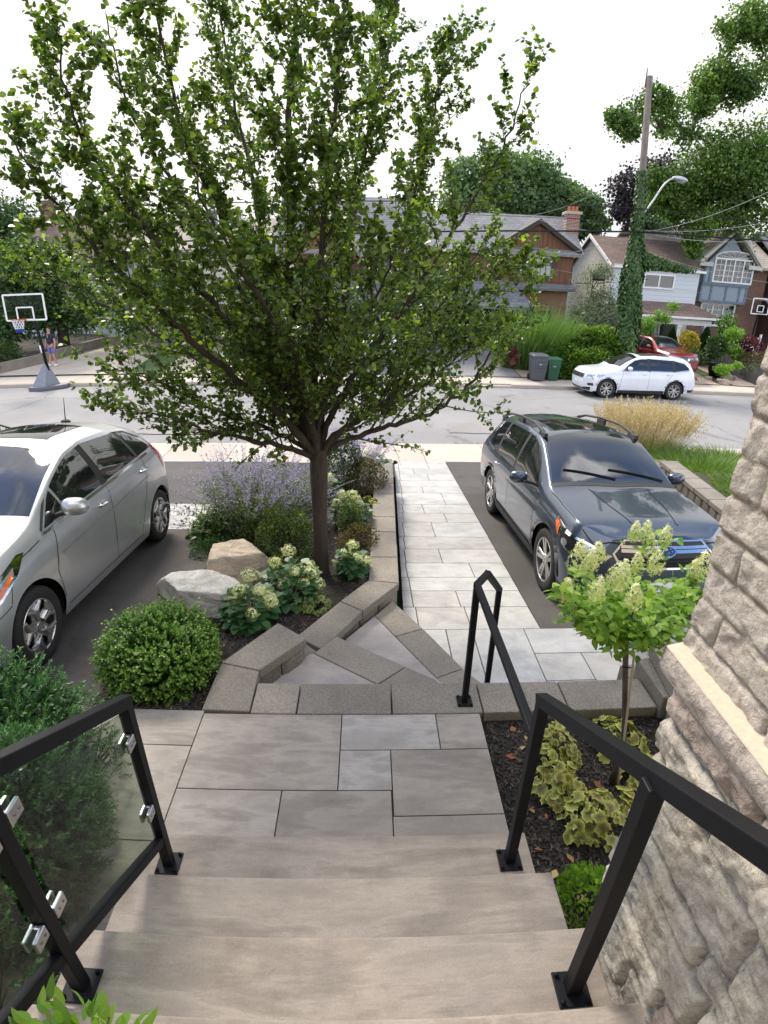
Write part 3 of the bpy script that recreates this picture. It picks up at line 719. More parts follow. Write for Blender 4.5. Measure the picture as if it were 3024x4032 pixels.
# old patches in the road surface and grit along the kerbs
MT['patch'] = asphalt('road_patch_asphalt', (0.21, 0.20, 0.195), (0.27, 0.255, 0.25), 1.0)
for k, P in enumerate(([(2.2, 14.0), (5.6, 14.1), (5.5, 15.3), (2.3, 15.2)], [(-7.5, 13.6), (-3.9, 13.7), (-4.0, 14.6), (-7.4, 14.5)], [(7.0, 15.2), (10.5, 15.4), (10.4, 16.2), (7.1, 16.1)])):
    pts = []
    for a, b in zip(P, P[1:] + P[:1]):
        for q in range(10): t_ = q / 10; pts.append((a[0] + (b[0] - a[0]) * t_ + .03 * rng.normal(), a[1] + (b[1] - a[1]) * t_ + .03 * rng.normal()))
    m = MB(); m.add([(x_, y_, -1.2535 if y_ > 14.4 else -1.2535) for x_, y_ in pts], [tuple(range(len(pts)))], .5)
    o = struct(m, 'road_patch', MT['patch']); o.location.z = .012
n = 2600; u = rng.random(n) * 50 - 22; v_ = np.where(rng.random(n) < .5, 12.93 + abs(rng.normal(0, .07, n)), 21.38 - abs(rng.normal(0, .08, n)))
xx_, yy_ = u * math.cos(SA) - v_ * math.sin(SA), u * math.sin(SA) + v_ * math.cos(SA)
tag(quads('kerb_litter', chips(n, xx_, yy_, np.full(n, -1.272), .02, .07), plain('dry_litter', (.13, .09, .05), .9, var=.5), k=4), kind='stuff')

nL = 150; x_ = np.where(rng.random(nL) < .6, .75 + 1.1 * rng.random(nL), -1.7 + 1.6 * rng.random(nL)); y_ = np.where(x_ > .5, 1.0 + 1.4 * rng.random(nL), 3.2 + 3.5 * rng.random(nL))
z_ = np.where(x_ > .5, -.065, zbed(x_, y_) + .02); a_ = rng.random(nL) * 6.28; S_ = .012 + .016 * rng.random(nL)
LQ = []
for i in range(nL):
    d = np.array([math.cos(a_[i]), math.sin(a_[i]), .25 * rng.normal()]); n_ = np.array([-d[1], d[0], .3 * rng.normal()]); p = np.array([x_[i], y_[i], z_[i]])
    LQ += [p - d * S_[i] * 1.3, p + n_ * S_[i] * .8 + [0, 0, .006], p + d * S_[i] * 1.3, p - n_ * S_[i] * .8 + [0, 0, .006]]
m_, t_, p_ = newmat('fallen_leaf'); t_.links.new(ramp(t_, attr(t_), [(0, (.22, .06, .02)), (.5, (.30, .15, .05)), (1, (.45, .33, .15))]), p_.inputs['Base Color']); p_.inputs['Roughness'].default_value = .7
tag(quads('fallen_leaves', np.array(LQ), m_, tint=rng.random(nL)), kind='stuff')
# ---------------------------------------------------------------- vehicles
def paint(name, col, metal=0.6, rough=0.35, flake=0.1):
    m, t, p = newmat(name)
    v = vcoord(t)
    c = ramp(t, noise(t, v, 900, 2), [(0.35, tuple(x * (1 - flake) for x in col)), (0.65, tuple(min(1, x * (1 + flake)) for x in col))])
    dirt = noise(t, v, 3.5, 6, 0.65)
    c = mixc(t, 1.0, c, ramp(t, dirt, [(0.3, (0.93, 0.92, 0.9)), (0.7, (1.03, 1.03, 1.03))]), 'MULTIPLY')
    t.links.new(c, p.inputs['Base Color'])
    t.links.new(ramp(t, dirt, [(0.3, (rough + .06,) * 3), (0.7, (rough,) * 3)]), p.inputs['Roughness'])
    p.inputs['Metallic'].default_value = metal; p.inputs['Coat Weight'].default_value = 1.0; p.inputs['Coat Roughness'].default_value = 0.02
    return m
MT['p_silver'] = paint('silver_paint', (0.52, 0.54, 0.57), 0.7, 0.34)
MT['p_grey'] = paint('dark_grey_paint', (0.046, 0.066, 0.102), 0.6, 0.32)
MT['p_white'] = paint('white_car_paint', (0.74, 0.76, 0.80), 0.0, 0.4, 0.01)
MT['p_red'] = paint('red_car_paint', (0.20, 0.012, 0.018), 0.4, 0.35)
MT['p_black'] = paint('black_car_paint', (0.02, 0.02, 0.022), 0.2, 0.35)
m, t, p = newmat('car_glass'); p.inputs['Base Color'].default_value = (0.012, 0.014, 0.015, 1); p.inputs['Roughness'].default_value = 0.02; p.inputs['IOR'].default_value = 1.75; p.inputs['Specular IOR Level'].default_value = 0.7; MT['cglass'] = m
m, t, p = newmat('tyre_rubber'); p.inputs['Base Color'].default_value = (0.018, 0.018, 0.019, 1); p.inputs['Roughness'].default_value = 0.8; MT['tyre'] = m
m, t, p = newmat('chrome'); p.inputs['Base Color'].default_value = (0.75, 0.75, 0.76, 1); p.inputs['Metallic'].default_value = 1; p.inputs['Roughness'].default_value = 0.08; MT['chrome'] = m
MT['alloy'] = plain('wheel_alloy', (0.48, 0.47, 0.46), 0.3, 0.9, 0.3, 0.05)
MT['trim'] = plain('black_plastic_trim', (0.022, 0.023, 0.024), 0.6, bmp=0.2, bscale=300)
MT['dark'] = plain('shadow_black', (0.006, 0.006, 0.006), 0.9)
m, t, p = newmat('lamp_lens'); p.inputs['Base Color'].default_value = (0.55, 0.57, 0.6, 1); p.inputs['Roughness'].default_value = 0.05; p.inputs['Metallic'].default_value = 0.6; p.inputs['Coat Weight'].default_value = 1; MT['lens'] = m
m, t, p = newmat('lamp_red'); p.inputs['Base Color'].default_value = (0.5, 0.01, 0.01, 1); p.inputs['Roughness'].default_value = 0.08; p.inputs['Coat Weight'].default_value = 1; MT['redlens'] = m
m, t, p = newmat('lamp_amber'); p.inputs['Base Color'].default_value = (0.7, 0.16, 0.03, 1); p.inputs['Roughness'].default_value = 0.1; p.inputs['Coat Weight'].default_value = 1; MT['amber'] = m
MT['plate'] = plain('plate_white', (0.75, 0.77, 0.8), 0.4, var=0.03)
MT['plateink'] = plain('plate_ink', (0.03, 0.08, 0.35), 0.5, var=0.03)
m, t, p = newmat('cabin_grey'); p.inputs['Base Color'].default_value = (0.2, 0.19, 0.18, 1); MT['cabin'] = m

def ip(tab, s):
    tab = np.array(tab, float)
    xs_ = np.linspace(tab[0, 0], tab[-1, 0], 600); ys__ = np.interp(xs_, tab[:, 0], tab[:, 1])
    k = 21; pad = np.concatenate([np.full(k // 2, ys__[0]), ys__, np.full(k // 2, ys__[-1])])
    sm = np.convolve(pad, np.ones(k) / k, 'valid')
    return np.interp(s, xs_, sm)
class Car:
    def __init__(s, sp, loc, rz, rx, paintm, name, label, group=None, scale=1.0, simple=False):
        s.sp = sp; L = sp['L']; W = sp['W'] / 2; s.L = L; s.W = W
        s.root = empty(name, (0, 0, 0), 0, label, 'car', group)
        s.R = sp['wr']; s.ax = (sp['fo'], sp['fo'] + sp['wb']); s.Ra = s.R + 0.055
        s.mid = (s.ax[0] + s.ax[1]) / 2
        st = list(np.arange(0, L + 1e-6, 0.035))
        for a in s.ax: st += [a - s.Ra - 0.002, a - s.Ra + 0.001, a + s.Ra - 0.001, a + s.Ra + 0.002] + list(a + s.Ra * np.cos(np.linspace(0.05, math.pi - 0.05, 17)))
        st += [0.004, 0.012, 0.025, 0.05, L - 0.004, L - 0.012, L - 0.025, L - 0.05]
        st = np.array(sorted(set(np.round(np.clip(st, 0, L), 4))))
        n = len(st)
        zt, zb_, zr, wm, wr = (ip(sp[k], st) for k in ('zt', 'zb', 'zr', 'wm', 'wrf'))
        s.zrt = (st, zr)
        cf = np.sqrt(np.clip(1 - (1 - np.clip(st / sp['nose'], 0, 1)) ** 2.4, 0, 1)); cr_ = np.sqrt(np.clip(1 - (1 - np.clip((L - st) / sp['tail'], 0, 1)) ** 2.4, 0, 1))
        rnd = np.minimum(0.60 + 0.40 * cf, 0.66 + 0.34 * cr_)
        zlow = np.interp(st, [0, 0.25, s.ax[0] - 0.5, s.ax[0] + 0.4, s.ax[1] - 0.4, s.ax[1] + 0.5, L], [sp['gc'] + .03, sp['gc'], sp['gc'] + .04, sp['gc'], sp['gc'], sp['gc'] + .05, sp['gc'] + .12])
        zc = s.R
        for a in s.ax:
            ins = np.abs(st - a) < s.Ra
            zlow[ins] = np.maximum(zlow[ins], zc + np.sqrt(s.Ra ** 2 - (st[ins] - a) ** 2))
        fr_t = np.array([0, .06, .15, .28, .42, .56, .70, .82, .90, .955, 1.0])
        fac = lambda q: np.interp(q, [0, .12, .35, .6, .8, .93, 1.0], [0.955, .985, 1.0, 1.0, .985, .965, .93])
        P = []
        for i in range(n):
            zb1 = zb_[i]; zs_ = zlow[i] + (zb1 - zlow[i]) * fr_t
            q = (zs_ - sp['gc']) / (zb1 - sp['gc'])
            flare = 1.0
            for a in s.ax: flare += 0.012 * math.exp(-((st[i] - a) / 0.45) ** 2)
            xs_ = wm[i] * rnd[i] * fac(q) * (1 + (flare - 1) * np.clip(1 - np.abs(q - .45) / .5, 0, 1))
            w1 = xs_[-1]; w2 = min(wr[i] * rnd[i], w1 - 0.01)
            tt = np.linspace(0, 1, 9)[1:]
            xg = w1 + (w2 - w1) * tt + 0.018 * np.sin(math.pi * tt) * min(1, (zr[i] - zb1) / 0.2)
            zg_ = zb1 + (zr[i] - zb1) * tt
            uu = np.array([.985, .955, .91, .84, .74, .62, .48, .32, .16, 0.0])
            xr = w2 * uu; zz = zr[i] + (zt[i] - zr[i]) * (1 - uu ** 2.6)
            P.append(np.stack([np.concatenate([xs_, xg, xr]), np.full(29, st[i]), np.concatenate([zs_, zg_, zz])], 1))
        P = np.array(P)   # n,29,3
        def push(P):
            z, q = P[..., 2], P[..., 1]
            f = np.interp(z, sp['ff'][0], sp['ff'][1]) * np.exp(-(q / 0.30) ** 2)
            r_ = np.interp(z, sp['rf'][0], sp['rf'][1]) * np.exp(-((L - q) / 0.30) ** 2)
            # rounded plan view of the ends
            e1 = sp['bow'] * (np.abs(P[..., 0]) / W) ** 2.2 * np.exp(-(q / 0.22) ** 2); e2 = sp['bow'] * 0.7 * (np.abs(P[..., 0]) / W) ** 2.2 * np.exp(-((L - q) / 0.22) ** 2)
            P = P.copy(); P[..., 1] = q + f + e1 - r_ - e2; return P
        cap0 = P[0:1].copy(); capL = P[-1:].copy()
        capsF = []; capsR = []
        for k in (0.0, 0.25, 0.5, 0.75): c = cap0.copy(); c[..., 0] *= k; capsF.append(c); c = capL.copy(); c[..., 0] *= k; capsR.insert(0, c)
        P = np.concatenate(capsF + [P] + capsR)
        P = push(P)
        P[..., 1] -= s.mid
        Pm = P[:, ::-1].copy(); Pm[..., 0] *= -1
        full = np.concatenate([P, Pm[:, 1:]], 1)
        mb = MB(); mb.grid(full[..., 0], full[..., 1], full[..., 2], 0.5)
        s.body = mb.build('body', paintm, s.root, smooth=True)
        bm = bmesh.new(); bm.from_mesh(s.body.data); bmesh.ops.remove_doubles(bm, verts=bm.verts, dist=0.0004); bmesh.ops.recalc_face_normals(bm, faces=bm.faces)
        s.bvh = BVHTree.FromBMesh(bm); bm.to_mesh(s.body.data); bm.free()
        s.body.data.polygons.foreach_set('use_smooth', [True] * len(s.body.data.polygons))
        # floor and wheel wells
        mb = MB(); gz = sp['gc'] + 0.03
        mb.box(-W * .86, W * .86, 0.3 - s.mid, s.ax[0] - s.Ra - s.mid, gz, gz + .02)
        mb.box(-W * .93, W * .93, s.ax[0] + s.Ra - s.mid, s.ax[1] - s.Ra - s.mid, gz, gz + .02)
        mb.box(-W * .86, W * .86, s.ax[1] + s.Ra - s.mid, L - 0.3 - s.mid, gz + .1, gz + .12)
        for a in s.ax:
            th = np.linspace(-0.25, math.pi + 0.25, 20)
            for sg in (-1, 1):
                A = np.stack([a - s.mid + (s.Ra + .012) * np.cos(th)] * 2, 1); Bz = np.stack([zc + (s.Ra + .012) * np.sin(th)] * 2, 1)
                mb.grid(np.tile(np.array([[sg * (W - .045), sg * (W - 0.32)]]), (20, 1)), A, Bz)
                mb.lathe([(0.001, 0), (s.Ra + .012, 0)], 20, (sg * (W - 0.32), a - s.mid, zc), 'x')
        s.under = mb.build('underbody', MT['dark'], s.root)
        s.loc = loc; s.rz = rz; s.rx = rx; s.scale = scale
    def hit(s, o, d):
        h = s.bvh.ray_cast(Vector(o), Vector(d)); return h
    def decal(s, poly, view, mat, name, off=0.003, step=0.05, both=True, parent=None, smooth=True, thick=0.0, clampz=True):
        """poly in the view plane, laid on the body. views: side (s,z), top (x,s), front (x,z), rear (x,z), or ('q',angle)"""
        par = parent or s.root; out = []
        for sg in ((1, -1) if both else (1,)):
            bm = bmesh.new()
            vs = [bm.verts.new((p[0], p[1], 0)) for p in poly]
            bm.faces.new(vs)
            P = np.array(poly, float)
            for ax_ in (0, 1):
                lo, hi = P[:, ax_].min(), P[:, ax_].max()
                c = lo + step
                while c < hi - 1e-4:
                    co = [0, 0, 0]; co[ax_] = c; no = [0, 0, 0]; no[ax_] = 1
                    bmesh.ops.bisect_plane(bm, geom=bm.verts[:] + bm.edges[:] + bm.faces[:], plane_co=co, plane_no=no); c += step
            bmesh.ops.triangulate(bm, faces=[f for f in bm.faces if len(f.verts) > 4])
            bad = []
            for v in bm.verts:
                a, b = v.co.x, v.co.y
                if view == 'side' and clampz: b = min(b, float(np.interp(a, s.zrt[0], s.zrt[1])) - 0.022)
                if view == 'side': o, d = (sg * 3, a - s.mid, b), (-sg, 0, 0)
                elif view == 'top': o, d = (sg * a, b - s.mid, 4), (0, 0, -1)
                elif view == 'front': o, d = (sg * a, -5, b), (0, 1, 0)
                elif view == 'rear': o, d = (sg * a, 5, b), (0, -1, 0)
                else:
                    an = view[1]; d = (-sg * math.sin(an), math.cos(an) * view[2], 0); u = (sg * math.cos(an), math.sin(an) * view[2], 0)
                    c0 = view[3]; o = (sg * c0[0] + u[0] * a - d[0] * 2, c0[1] - s.mid + u[1] * a - d[1] * 2, b)
                h = s.hit(o, d)
                if h[0] is None: bad.append(v); continue
                nrm = h[1]
                if nrm.dot(Vector(d)) > 0: nrm = -nrm
                v.co = h[0] + nrm * (off + thick)
            if bad: bmesh.ops.delete(bm, geom=bad, context='VERTS')
            if thick:
                pass
            bmesh.ops.recalc_face_normals(bm, faces=bm.faces)
            me = bpy.data.meshes.new(name); bm.to_mesh(me); bm.free(); me.materials.append(mat)
            if smooth: me.polygons.foreach_set('use_smooth', [True] * len(me.polygons))
            o_ = bpy.data.objects.new(name, me); COL.objects.link(o_); o_.parent = par; out.append(o_)
        return out
    def line(s, pts, view, mat, name, w=0.008, off=0.002, both=True, parent=None):
        P = np.array(pts, float); L1, R1 = [], []
        for i in range(len(P)):
            d = P[min(i + 1, len(P) - 1)] - P[max(i - 1, 0)]; d /= np.hypot(*d) + 1e-9; nn = np.array([-d[1], d[0]])
            L1.append(tuple(P[i] + nn * w / 2)); R1.append(tuple(P[i] - nn * w / 2))
        return s.decal(L1 + R1[::-1], view, mat, name, off, 0.06, both, parent)
    def wheels(s, style, n=5, rimcol='alloy'):
        R, W = s.R, s.W; rr = R * s.sp.get('rim', 0.70); wd = s.sp.get('tw', 0.205)
        first = None
        for a in s.ax:
            for sg in (1, -1):
                if first is None:
                    e = empty('wheel'); e.parent = s.root; first = e
                    m = MB(); m.lathe([(rr, -wd + .01), (R - .03, -wd), (R, -wd + .03), (R, -0.03), (R - .012, -.008), (R - .045, 0), (rr + .015, -.006), (rr, -.012)], 48, axis='x'); m.build('tyre', MT['tyre'], e, smooth=True)
                    m = MB(); m.lathe([(rr - .012, -wd + .02), (rr - .02, -.1), (rr - .014, -.012), (rr - .004, -.006), (rr + .004, -.012)], 48, axis='x')
                    for k in range(n):
                        for j in ((-1, 1) if style in ('twin', 'y') else (0,)):
                            t0 = 2 * math.pi * k / n + 0.3
                            if style == 'twin': a0, a1, w0, w1 = j * .28, j * .17, .020, .024
                            elif style == 'y': a0, a1, w0, w1 = j * .12, j * .26, .020, .020
                            else: a0, a1, w0, w1 = 0, 0, .05, .04
                            p0 = (0.0, R * .14 * math.cos(t0 + a0), R * .14 * math.sin(t0 + a0)); r1 = rr - .012
                            p1 = (0.0, r1 * math.cos(t0 + a1), r1 * math.sin(t0 + a1))
                            q = lambda p, dx: (p[0] + dx, p[1], p[2])
                            A, B = np.array(q(p0, -.028)), np.array(q(p1, -.014))
                            tan0 = np.array([0, -math.sin(t0), math.cos(t0)])
                            V = []
                            for C_, w_ in ((A, w0), (B, w1)):
                                for dx in (0, -.02):
                                    for sd_ in (-1, 1): V.append(C_ + tan0 * sd_ * w_ + np.array([dx, 0, 0]))
                            m.add(V, [(0, 1, 5, 4), (2, 6, 7, 3), (0, 4, 6, 2), (1, 3, 7, 5), (0, 2, 3, 1), (4, 5, 7, 6)])
                    if style == 'snow':   # five broad forked spokes with round openings
                        for k in range(n):
                            t0 = 2 * math.pi * k / n + 0.3
                            for sd_ in (-1, 1):
                                pts = [(-.026, R * .2 * math.cos(t0), R * .2 * math.sin(t0)), (-.018, rr * .66 * math.cos(t0 + sd_ * .14), rr * .66 * math.sin(t0 + sd_ * .14)), (-.012, (rr - .01) * math.cos(t0 + sd_ * .44), (rr - .01) * math.sin(t0 + sd_ * .44))]
                                m.tube(pts, [.03, .026, .016], 6)
                    m.lathe([(0, -.012), (.028, -.012), (.034, -.018), (R * .19, -.022), (R * .2, -.04)], 20, axis='x')
                    m.build('rim', MT[rimcol], e, smooth=False, bevel=.003)
                    m = MB(); m.lathe([(0, -.075), (rr * .97, -.075)], 32, axis='x'); m.build('dark_backing', MT['dark'], e)  # black backing disc, its colour stands in for the shade behind the spokes
                    if style != 'y':
                      for k in range(5):
                        m = MB(); t0 = 2 * math.pi * (k + .5) / 5 + .3; m.lathe([(0, .004), (.009, .003), (.009, -.02)], 8, (-.024, .052 * math.cos(t0), .052 * math.sin(t0)), 'x'); m.build('wheel_nut', MT['bolt'], e)
                else: e = copy_tree(first, s.root)
                e.location = (sg * (W - 0.018), a - s.mid, R)
                e.rotation_euler = (0.2 * a, 0, 0) if sg > 0 else (0.3 * a, 0, math.pi)
    def mirror(s, sp_, z, out=0.2, mat=None, size=1.0, cap=None):
        for sg in (1, -1):
            h = s.hit((sg * 3, sp_ - s.mid, z), (-sg, 0, 0)); x0 = abs(h[0].x)
            e = MB(); n = 14; th = np.linspace(0, math.pi, 9); ph = np.linspace(0, 2 * math.pi, 17)
            T_, P_ = np.meshgrid(th, ph, indexing='ij')
            ex = np.sign(np.cos(P_)) * np.abs(np.cos(P_)) ** 0.75; ez = np.sign(np.sin(P_)) * np.abs(np.sin(P_)) ** 0.8
            X = 0.115 * size * np.sin(T_) ** .7 * ex; Z = (0.075 * size) * np.sin(T_) ** .7 * ez * (1 + 0.15 * ex * sg * 0); Y_ = -np.cos(T_) * 0.085 * size; Y_ = np.where(Y_ > .03, .03 + (Y_ - .03) * .2, Y_)
            e.grid(x0 * sg + sg * out + X * 1.0, sp_ - s.mid + Y_ + abs(X) * 0.15, z + 0.10 * size + Z)
            mo = e.build('wing_mirror', mat, s.root, smooth=True)
            f = MB(); f.lathe([(0.001, 0), (.09 * size, 0)], 16, (0, 0, 0), 'y'); V = f.v[0]; V[:, 2] *= .6; V += np.array([x0 * sg + sg * out, sp_ - s.mid + .049 * size, z + .1 * size]); f.v[0] = V; f.build('mirror_glass', MT['chrome'], mo)
            f = MB(); f.bar((sg * (x0 - .02), sp_ - s.mid + .0, z + .02), (sg * (x0 + out * .75), sp_ - s.mid, z + .055), .05, .035); f.build('mirror_arm', MT['trim'], mo, bevel=.01)
    def handle(s, sp_, z, mat):
        for sg in (1, -1):
            h = s.hit((sg * 3, sp_ - s.mid, z), (-sg, 0, 0)); x0 = h[0].x
            m = MB(); m.tube([(x0 - sg * .01, sp_ - s.mid - .09, z - .008), (x0 + sg * .025, sp_ - s.mid - .06, z), (x0 + sg * .032, sp_ - s.mid, z + .004), (x0 + sg * .025, sp_ - s.mid + .07, z + .002), (x0 - sg * .008, sp_ - s.mid + .10, z)], [.012, .015, .016, .015, .011], 8)
            m.build('door_handle', mat, s.root, smooth=True)
    def place(s):
        s.root.location = s.loc; s.root.rotation_euler = (s.rx, 0, s.rz) if abs(s.rx) > 0 else (0, 0, s.rz); s.root.scale = (s.scale,) * 3
def arch_trim(c, w=0.055, sill=True, mat='trim'):
    for a in c.ax:
        th = np.linspace(0.0, math.pi, 24)
        P = [(a + (c.Ra - .004) * math.cos(t), c.R + (c.Ra - .004) * math.sin(t)) for t in th] + [(a + (c.Ra + w) * math.cos(t), c.R + (c.Ra + w) * math.sin(t) * 0.97) for t in th[::-1]]
        c.decal(P, 'side', MT[mat], 'arch_trim', 0.010, 0.06)
    if sill:
        g_ = c.sp['gc']
        c.decal([(c.ax[0] + c.Ra + .02, g_ + .005), (c.ax[1] - c.Ra - .02, g_ + .005), (c.ax[1] - c.Ra - .03, g_ + .13), (c.ax[0] + c.Ra + .03, g_ + .11)], 'side', MT[mat], 'sill_trim', 0.010, 0.15)

# --- dark grey wagon
SUB = dict(L=4.82, W=1.84, wr=0.355, fo=0.89, wb=2.745, gc=0.24, nose=0.55, tail=0.45, bow=0.16, rim=0.70, tw=.225,
    zt=[(0, .92), (.10, .96), (.35, 1.005), (.8, 1.055), (1.15, 1.095), (1.30, 1.135), (1.65, 1.34), (2.0, 1.52), (2.2, 1.575), (2.7, 1.605), (3.4, 1.595), (4.0, 1.555), (4.2, 1.52), (4.45, 1.32), (4.68, 1.10), (4.75, 1.0), (4.82, .92)],
    zr=[(0, .88), (.10, .92), (.35, .965), (.8, 1.015), (1.15, 1.05), (1.30, 1.075), (1.65, 1.27), (2.0, 1.44), (2.2, 1.50), (2.7, 1.535), (3.4, 1.52), (4.0, 1.47), (4.2, 1.43), (4.45, 1.25), (4.68, 1.06), (4.75, .97), (4.82, .89)],
    zb=[(0, .79), (.15, .84), (.4, .88), (.9, .92), (1.3, .95), (2.0, .965), (3.0, .985), (4.0, 1.02), (4.5, 1.03), (4.7, .95), (4.82, .85)],
    wm=[(0, .90), (.5, .905), (1, .915), (2.4, .92), (4, .915), (4.82, .89)],
    wrf=[(0, .74), (.4, .76), (1.0, .775), (1.2, .765), (1.4, .74), (2.0, .655), (2.4, .635), (3.5, .63), (4.2, .61), (4.6, .68), (4.82, .76)],
    ff=([.2, .4, .6, .75, .88, 1.0], [.07, .0, .0, .03, .10, .16]), rf=([.3, .55, .8, 1.0, 1.3], [.06, 0, .03, .08, .12]))
c = Car(SUB, (2.80, 6.34, zW(6.34)), 0.0, -0.085, MT['p_grey'], 'station_wagon', 'dark blue grey station wagon with roof rails parked on the right driveway')
c.scale = 0.985; c.rz = 0.0
gp = MT['cglass']
c.decal([(1.50, .975), (2.52, .995), (2.47, 1.475), (2.25, 1.465), (2.0, 1.385), (1.72, 1.20)], 'side', gp, 'side_window')
c.decal([(2.60, 1.0), (3.50, 1.02), (3.46, 1.47), (2.56, 1.48)], 'side', gp, 'side_window')
c.decal([(3.60, 1.03), (4.33, 1.10), (4.30, 1.22), (4.05, 1.40), (3.56, 1.465)], 'side', gp, 'side_window')
c.line([(1.44, .955), (2.5, .975), (3.5, 1.0), (4.3, 1.07), (4.42, 1.15)], 'side', MT['chrome'], 'window_trim', .022, .006)
c.decal([(2.505, .98), (2.615, .985), (2.575, 1.49), (2.46, 1.485)], 'side', MT['trim'], 'door_pillar', .0015)
c.decal([(3.49, 1.0), (3.61, 1.01), (3.57, 1.475), (3.45, 1.48)], 'side', MT['trim'], 'door_pillar', .0015)
c.decal([(0, 1.27), (.73, 1.35), (.70, 1.45), (.655, 1.75), (.60, 2.12), (.3, 2.165), (0, 2.175), (-.3, 2.165), (-.60, 2.12), (-.655, 1.75), (-.70, 1.45), (-.73, 1.35)], 'top', gp, 'windscreen', both=False, off=.004)
c.decal([(0, 1.20), (.76, 1.285), (.74, 1.375), (0, 1.30), (-.74, 1.375), (-.76, 1.285)], 'top', MT['trim'], 'wiper_cowl', both=False, off=.003)
c.decal([(0.42, 2.30), (.42, 3.05), (-.42, 3.05), (-.42, 2.30)], 'top', gp, 'sunroof', both=False)
c.decal([(.60, 1.32), (.54, 1.49), (-.54, 1.49), (-.60, 1.32), (-.62, 1.14), (.62, 1.14)], 'rear', gp, 'rear_window', both=False)
arch_trim(c, .06)
c.decal([(0.0, .245), (.80, .245), (.86, .36), (.84, .47), (.60, .44), (.52, .34), (0, .33)], 'front', MT['trim'], 'lower_bumper', .008)
gr = c.decal([(-.40, .89), (.40, .89), (.52, .76), (.44, .625), (-.44, .625), (-.52, .76)], 'front', MT['chrome'], 'grille', .006, both=False)[0]
c.decal([(-.385, .875), (.385, .875), (.495, .76), (.425, .645), (-.425, .645), (-.495, .76)], 'front', MT['trim'], 'grille_mesh', .012, both=False, parent=gr)
for z in (.825, .69): c.line([(-.44, z), (.44, z)], 'front', MT['chrome'] if z > .8 else MT['dark'], 'grille_bar', .026, .02, both=False, parent=gr)
for z in (.725, .66): c.line([(-.44, z), (.44, z)], 'front', MT['black'], 'grille_bar', .02, .018, both=False, parent=gr)
c.line([(-.44, .79), (-.1, .79)], 'front', MT['chrome'], 'grille_bar', .03, .022, parent=gr)
el = [(.095 * math.cos(a), .79 + .05 * math.sin(a)) for a in np.linspace(0, 2 * math.pi, 24, endpoint=False)]
lg = c.decal(el, 'front', MT['chrome'], 'emblem', .028, both=False, parent=gr)[0]
c.decal([(.083 * math.cos(a), .79 + .042 * math.sin(a)) for a in np.linspace(0, 2 * math.pi, 24, endpoint=False)], 'front', plain('emblem_blue', (0.01, 0.03, 0.12), .2, coat=1), 'emblem_field', .031, both=False, parent=gr)
for sx_, sz, r_ in ((-.045, .796, .02), (.0, .808, .011), (.035, .812, .011), (.015, .78, .011), (.05, .79, .011), (-.005, .77, .011)):
    c.decal([(sx_ + (r_ if i % 2 == 0 else r_ * .35) * math.cos(i * math.pi / 4), sz + (r_ if i % 2 == 0 else r_ * .35) * math.sin(i * math.pi / 4)) for i in range(8)], 'front', MT['chrome'], 'emblem_star', .034, both=False, parent=gr)
# headlamps wrap round the corner
q = ('q', R_(50), 1, (.72, .35))
c.decal([(-.34, 0.740), (-.30, 0.690), (.05, 0.675), (.30, 0.775), (.40, 0.895), (.36, 0.920), (.05, 0.850), (-.2, 0.795)], q, MT['chrome'], 'headlight', .006)
c.decal([(-.30, 0.730), (-.27, 0.707), (.04, 0.697), (.22, 0.775), (.25, 0.840), (.05, 0.827), (-.18, 0.775)], q, MT['dark'], 'headlight_reflector', .010)
for a_ in (-.10, 0.135): c.decal([(a_ + .045 * math.cos(k), .76 + .036 * math.sin(k)) for k in np.linspace(0, 6.28, 16, endpoint=False)], q, MT['lens'], 'headlight_projector', .016)
c.decal([(.26, 0.775), (.37, 0.875), (.36, 0.910), (.27, 0.875)], q, MT['amber'], 'side_marker', .012)
c.decal([(.60, .27), (.74, .27), (.76, .40), (.62, .38)], 'front', MT['lens'], 'fog_lamp', .014)
pm = MB(); pm.box(-.155, .155, -.01, .008, .40, .50); pl_ = pm.build('number_plate', MT['plate'], c.root, bevel=.003); pl_.location = (0, -c.mid - .012, 0)
def text(s_, size, mat, parent, loc, rot, name='lettering', ext=.001, align='CENTER'):
    cu = bpy.data.curves.new(name, 'FONT'); cu.body = s_; cu.size = size; cu.extrude = ext; cu.align_x = align
    to = bpy.data.objects.new('tmp', cu); COL.objects.link(to)
    me = bpy.data.meshes.new_from_object(to.evaluated_get(bpy.context.evaluated_depsgraph_get())); bpy.data.objects.remove(to)
    me.name = name; me.materials.clear(); me.materials.append(mat)
    o = bpy.data.objects.new(name, me); COL.objects.link(o); o.parent = parent; o.location = loc; o.rotation_euler = rot; return o
text('CM', .085, MT['plateink'], pl_, (-.06, -.0115, .415), (R_(90), 0, 0))
c.line([(1.32, .40), (1.36, .6), (1.42, .93)], 'side', MT['dark'], 'door_gap', .007)
c.line([(2.55, .34), (2.56, .96)], 'side', MT['dark'], 'door_gap', .007)
c.line([(3.28, .62), (3.45, .8), (3.53, .98)], 'side', MT['dark'], 'door_gap', .007)
c.line([(0, .10), (.45, .115), (.66, .18), (.74, .33)], 'top', MT['dark'], 'bonnet_gap', .008)
c.line([(.765, .45), (.775, .8), (.775, 1.2)], 'top', MT['dark'], 'bonnet_gap', .007)
for u in (.35,): c.line([(u, 1.18), (u - .05, .7), (u - .12, .3)], 'top', MT['p_grey'], 'bonnet_crease', .03, .006)
c.decal([(.66, .98), (.80, .94), (.84, .80), (.74, .74), (.62, .84)], 'rear', MT['redlens'], 'tail_light')
c.decal([(4.42, .80), (4.62, .86), (4.60, .98), (4.45, .98)], 'side', MT['redlens'], 'tail_light')
c.handle(2.35, .88, MT['chrome']); c.handle(3.30, .90, MT['chrome'])
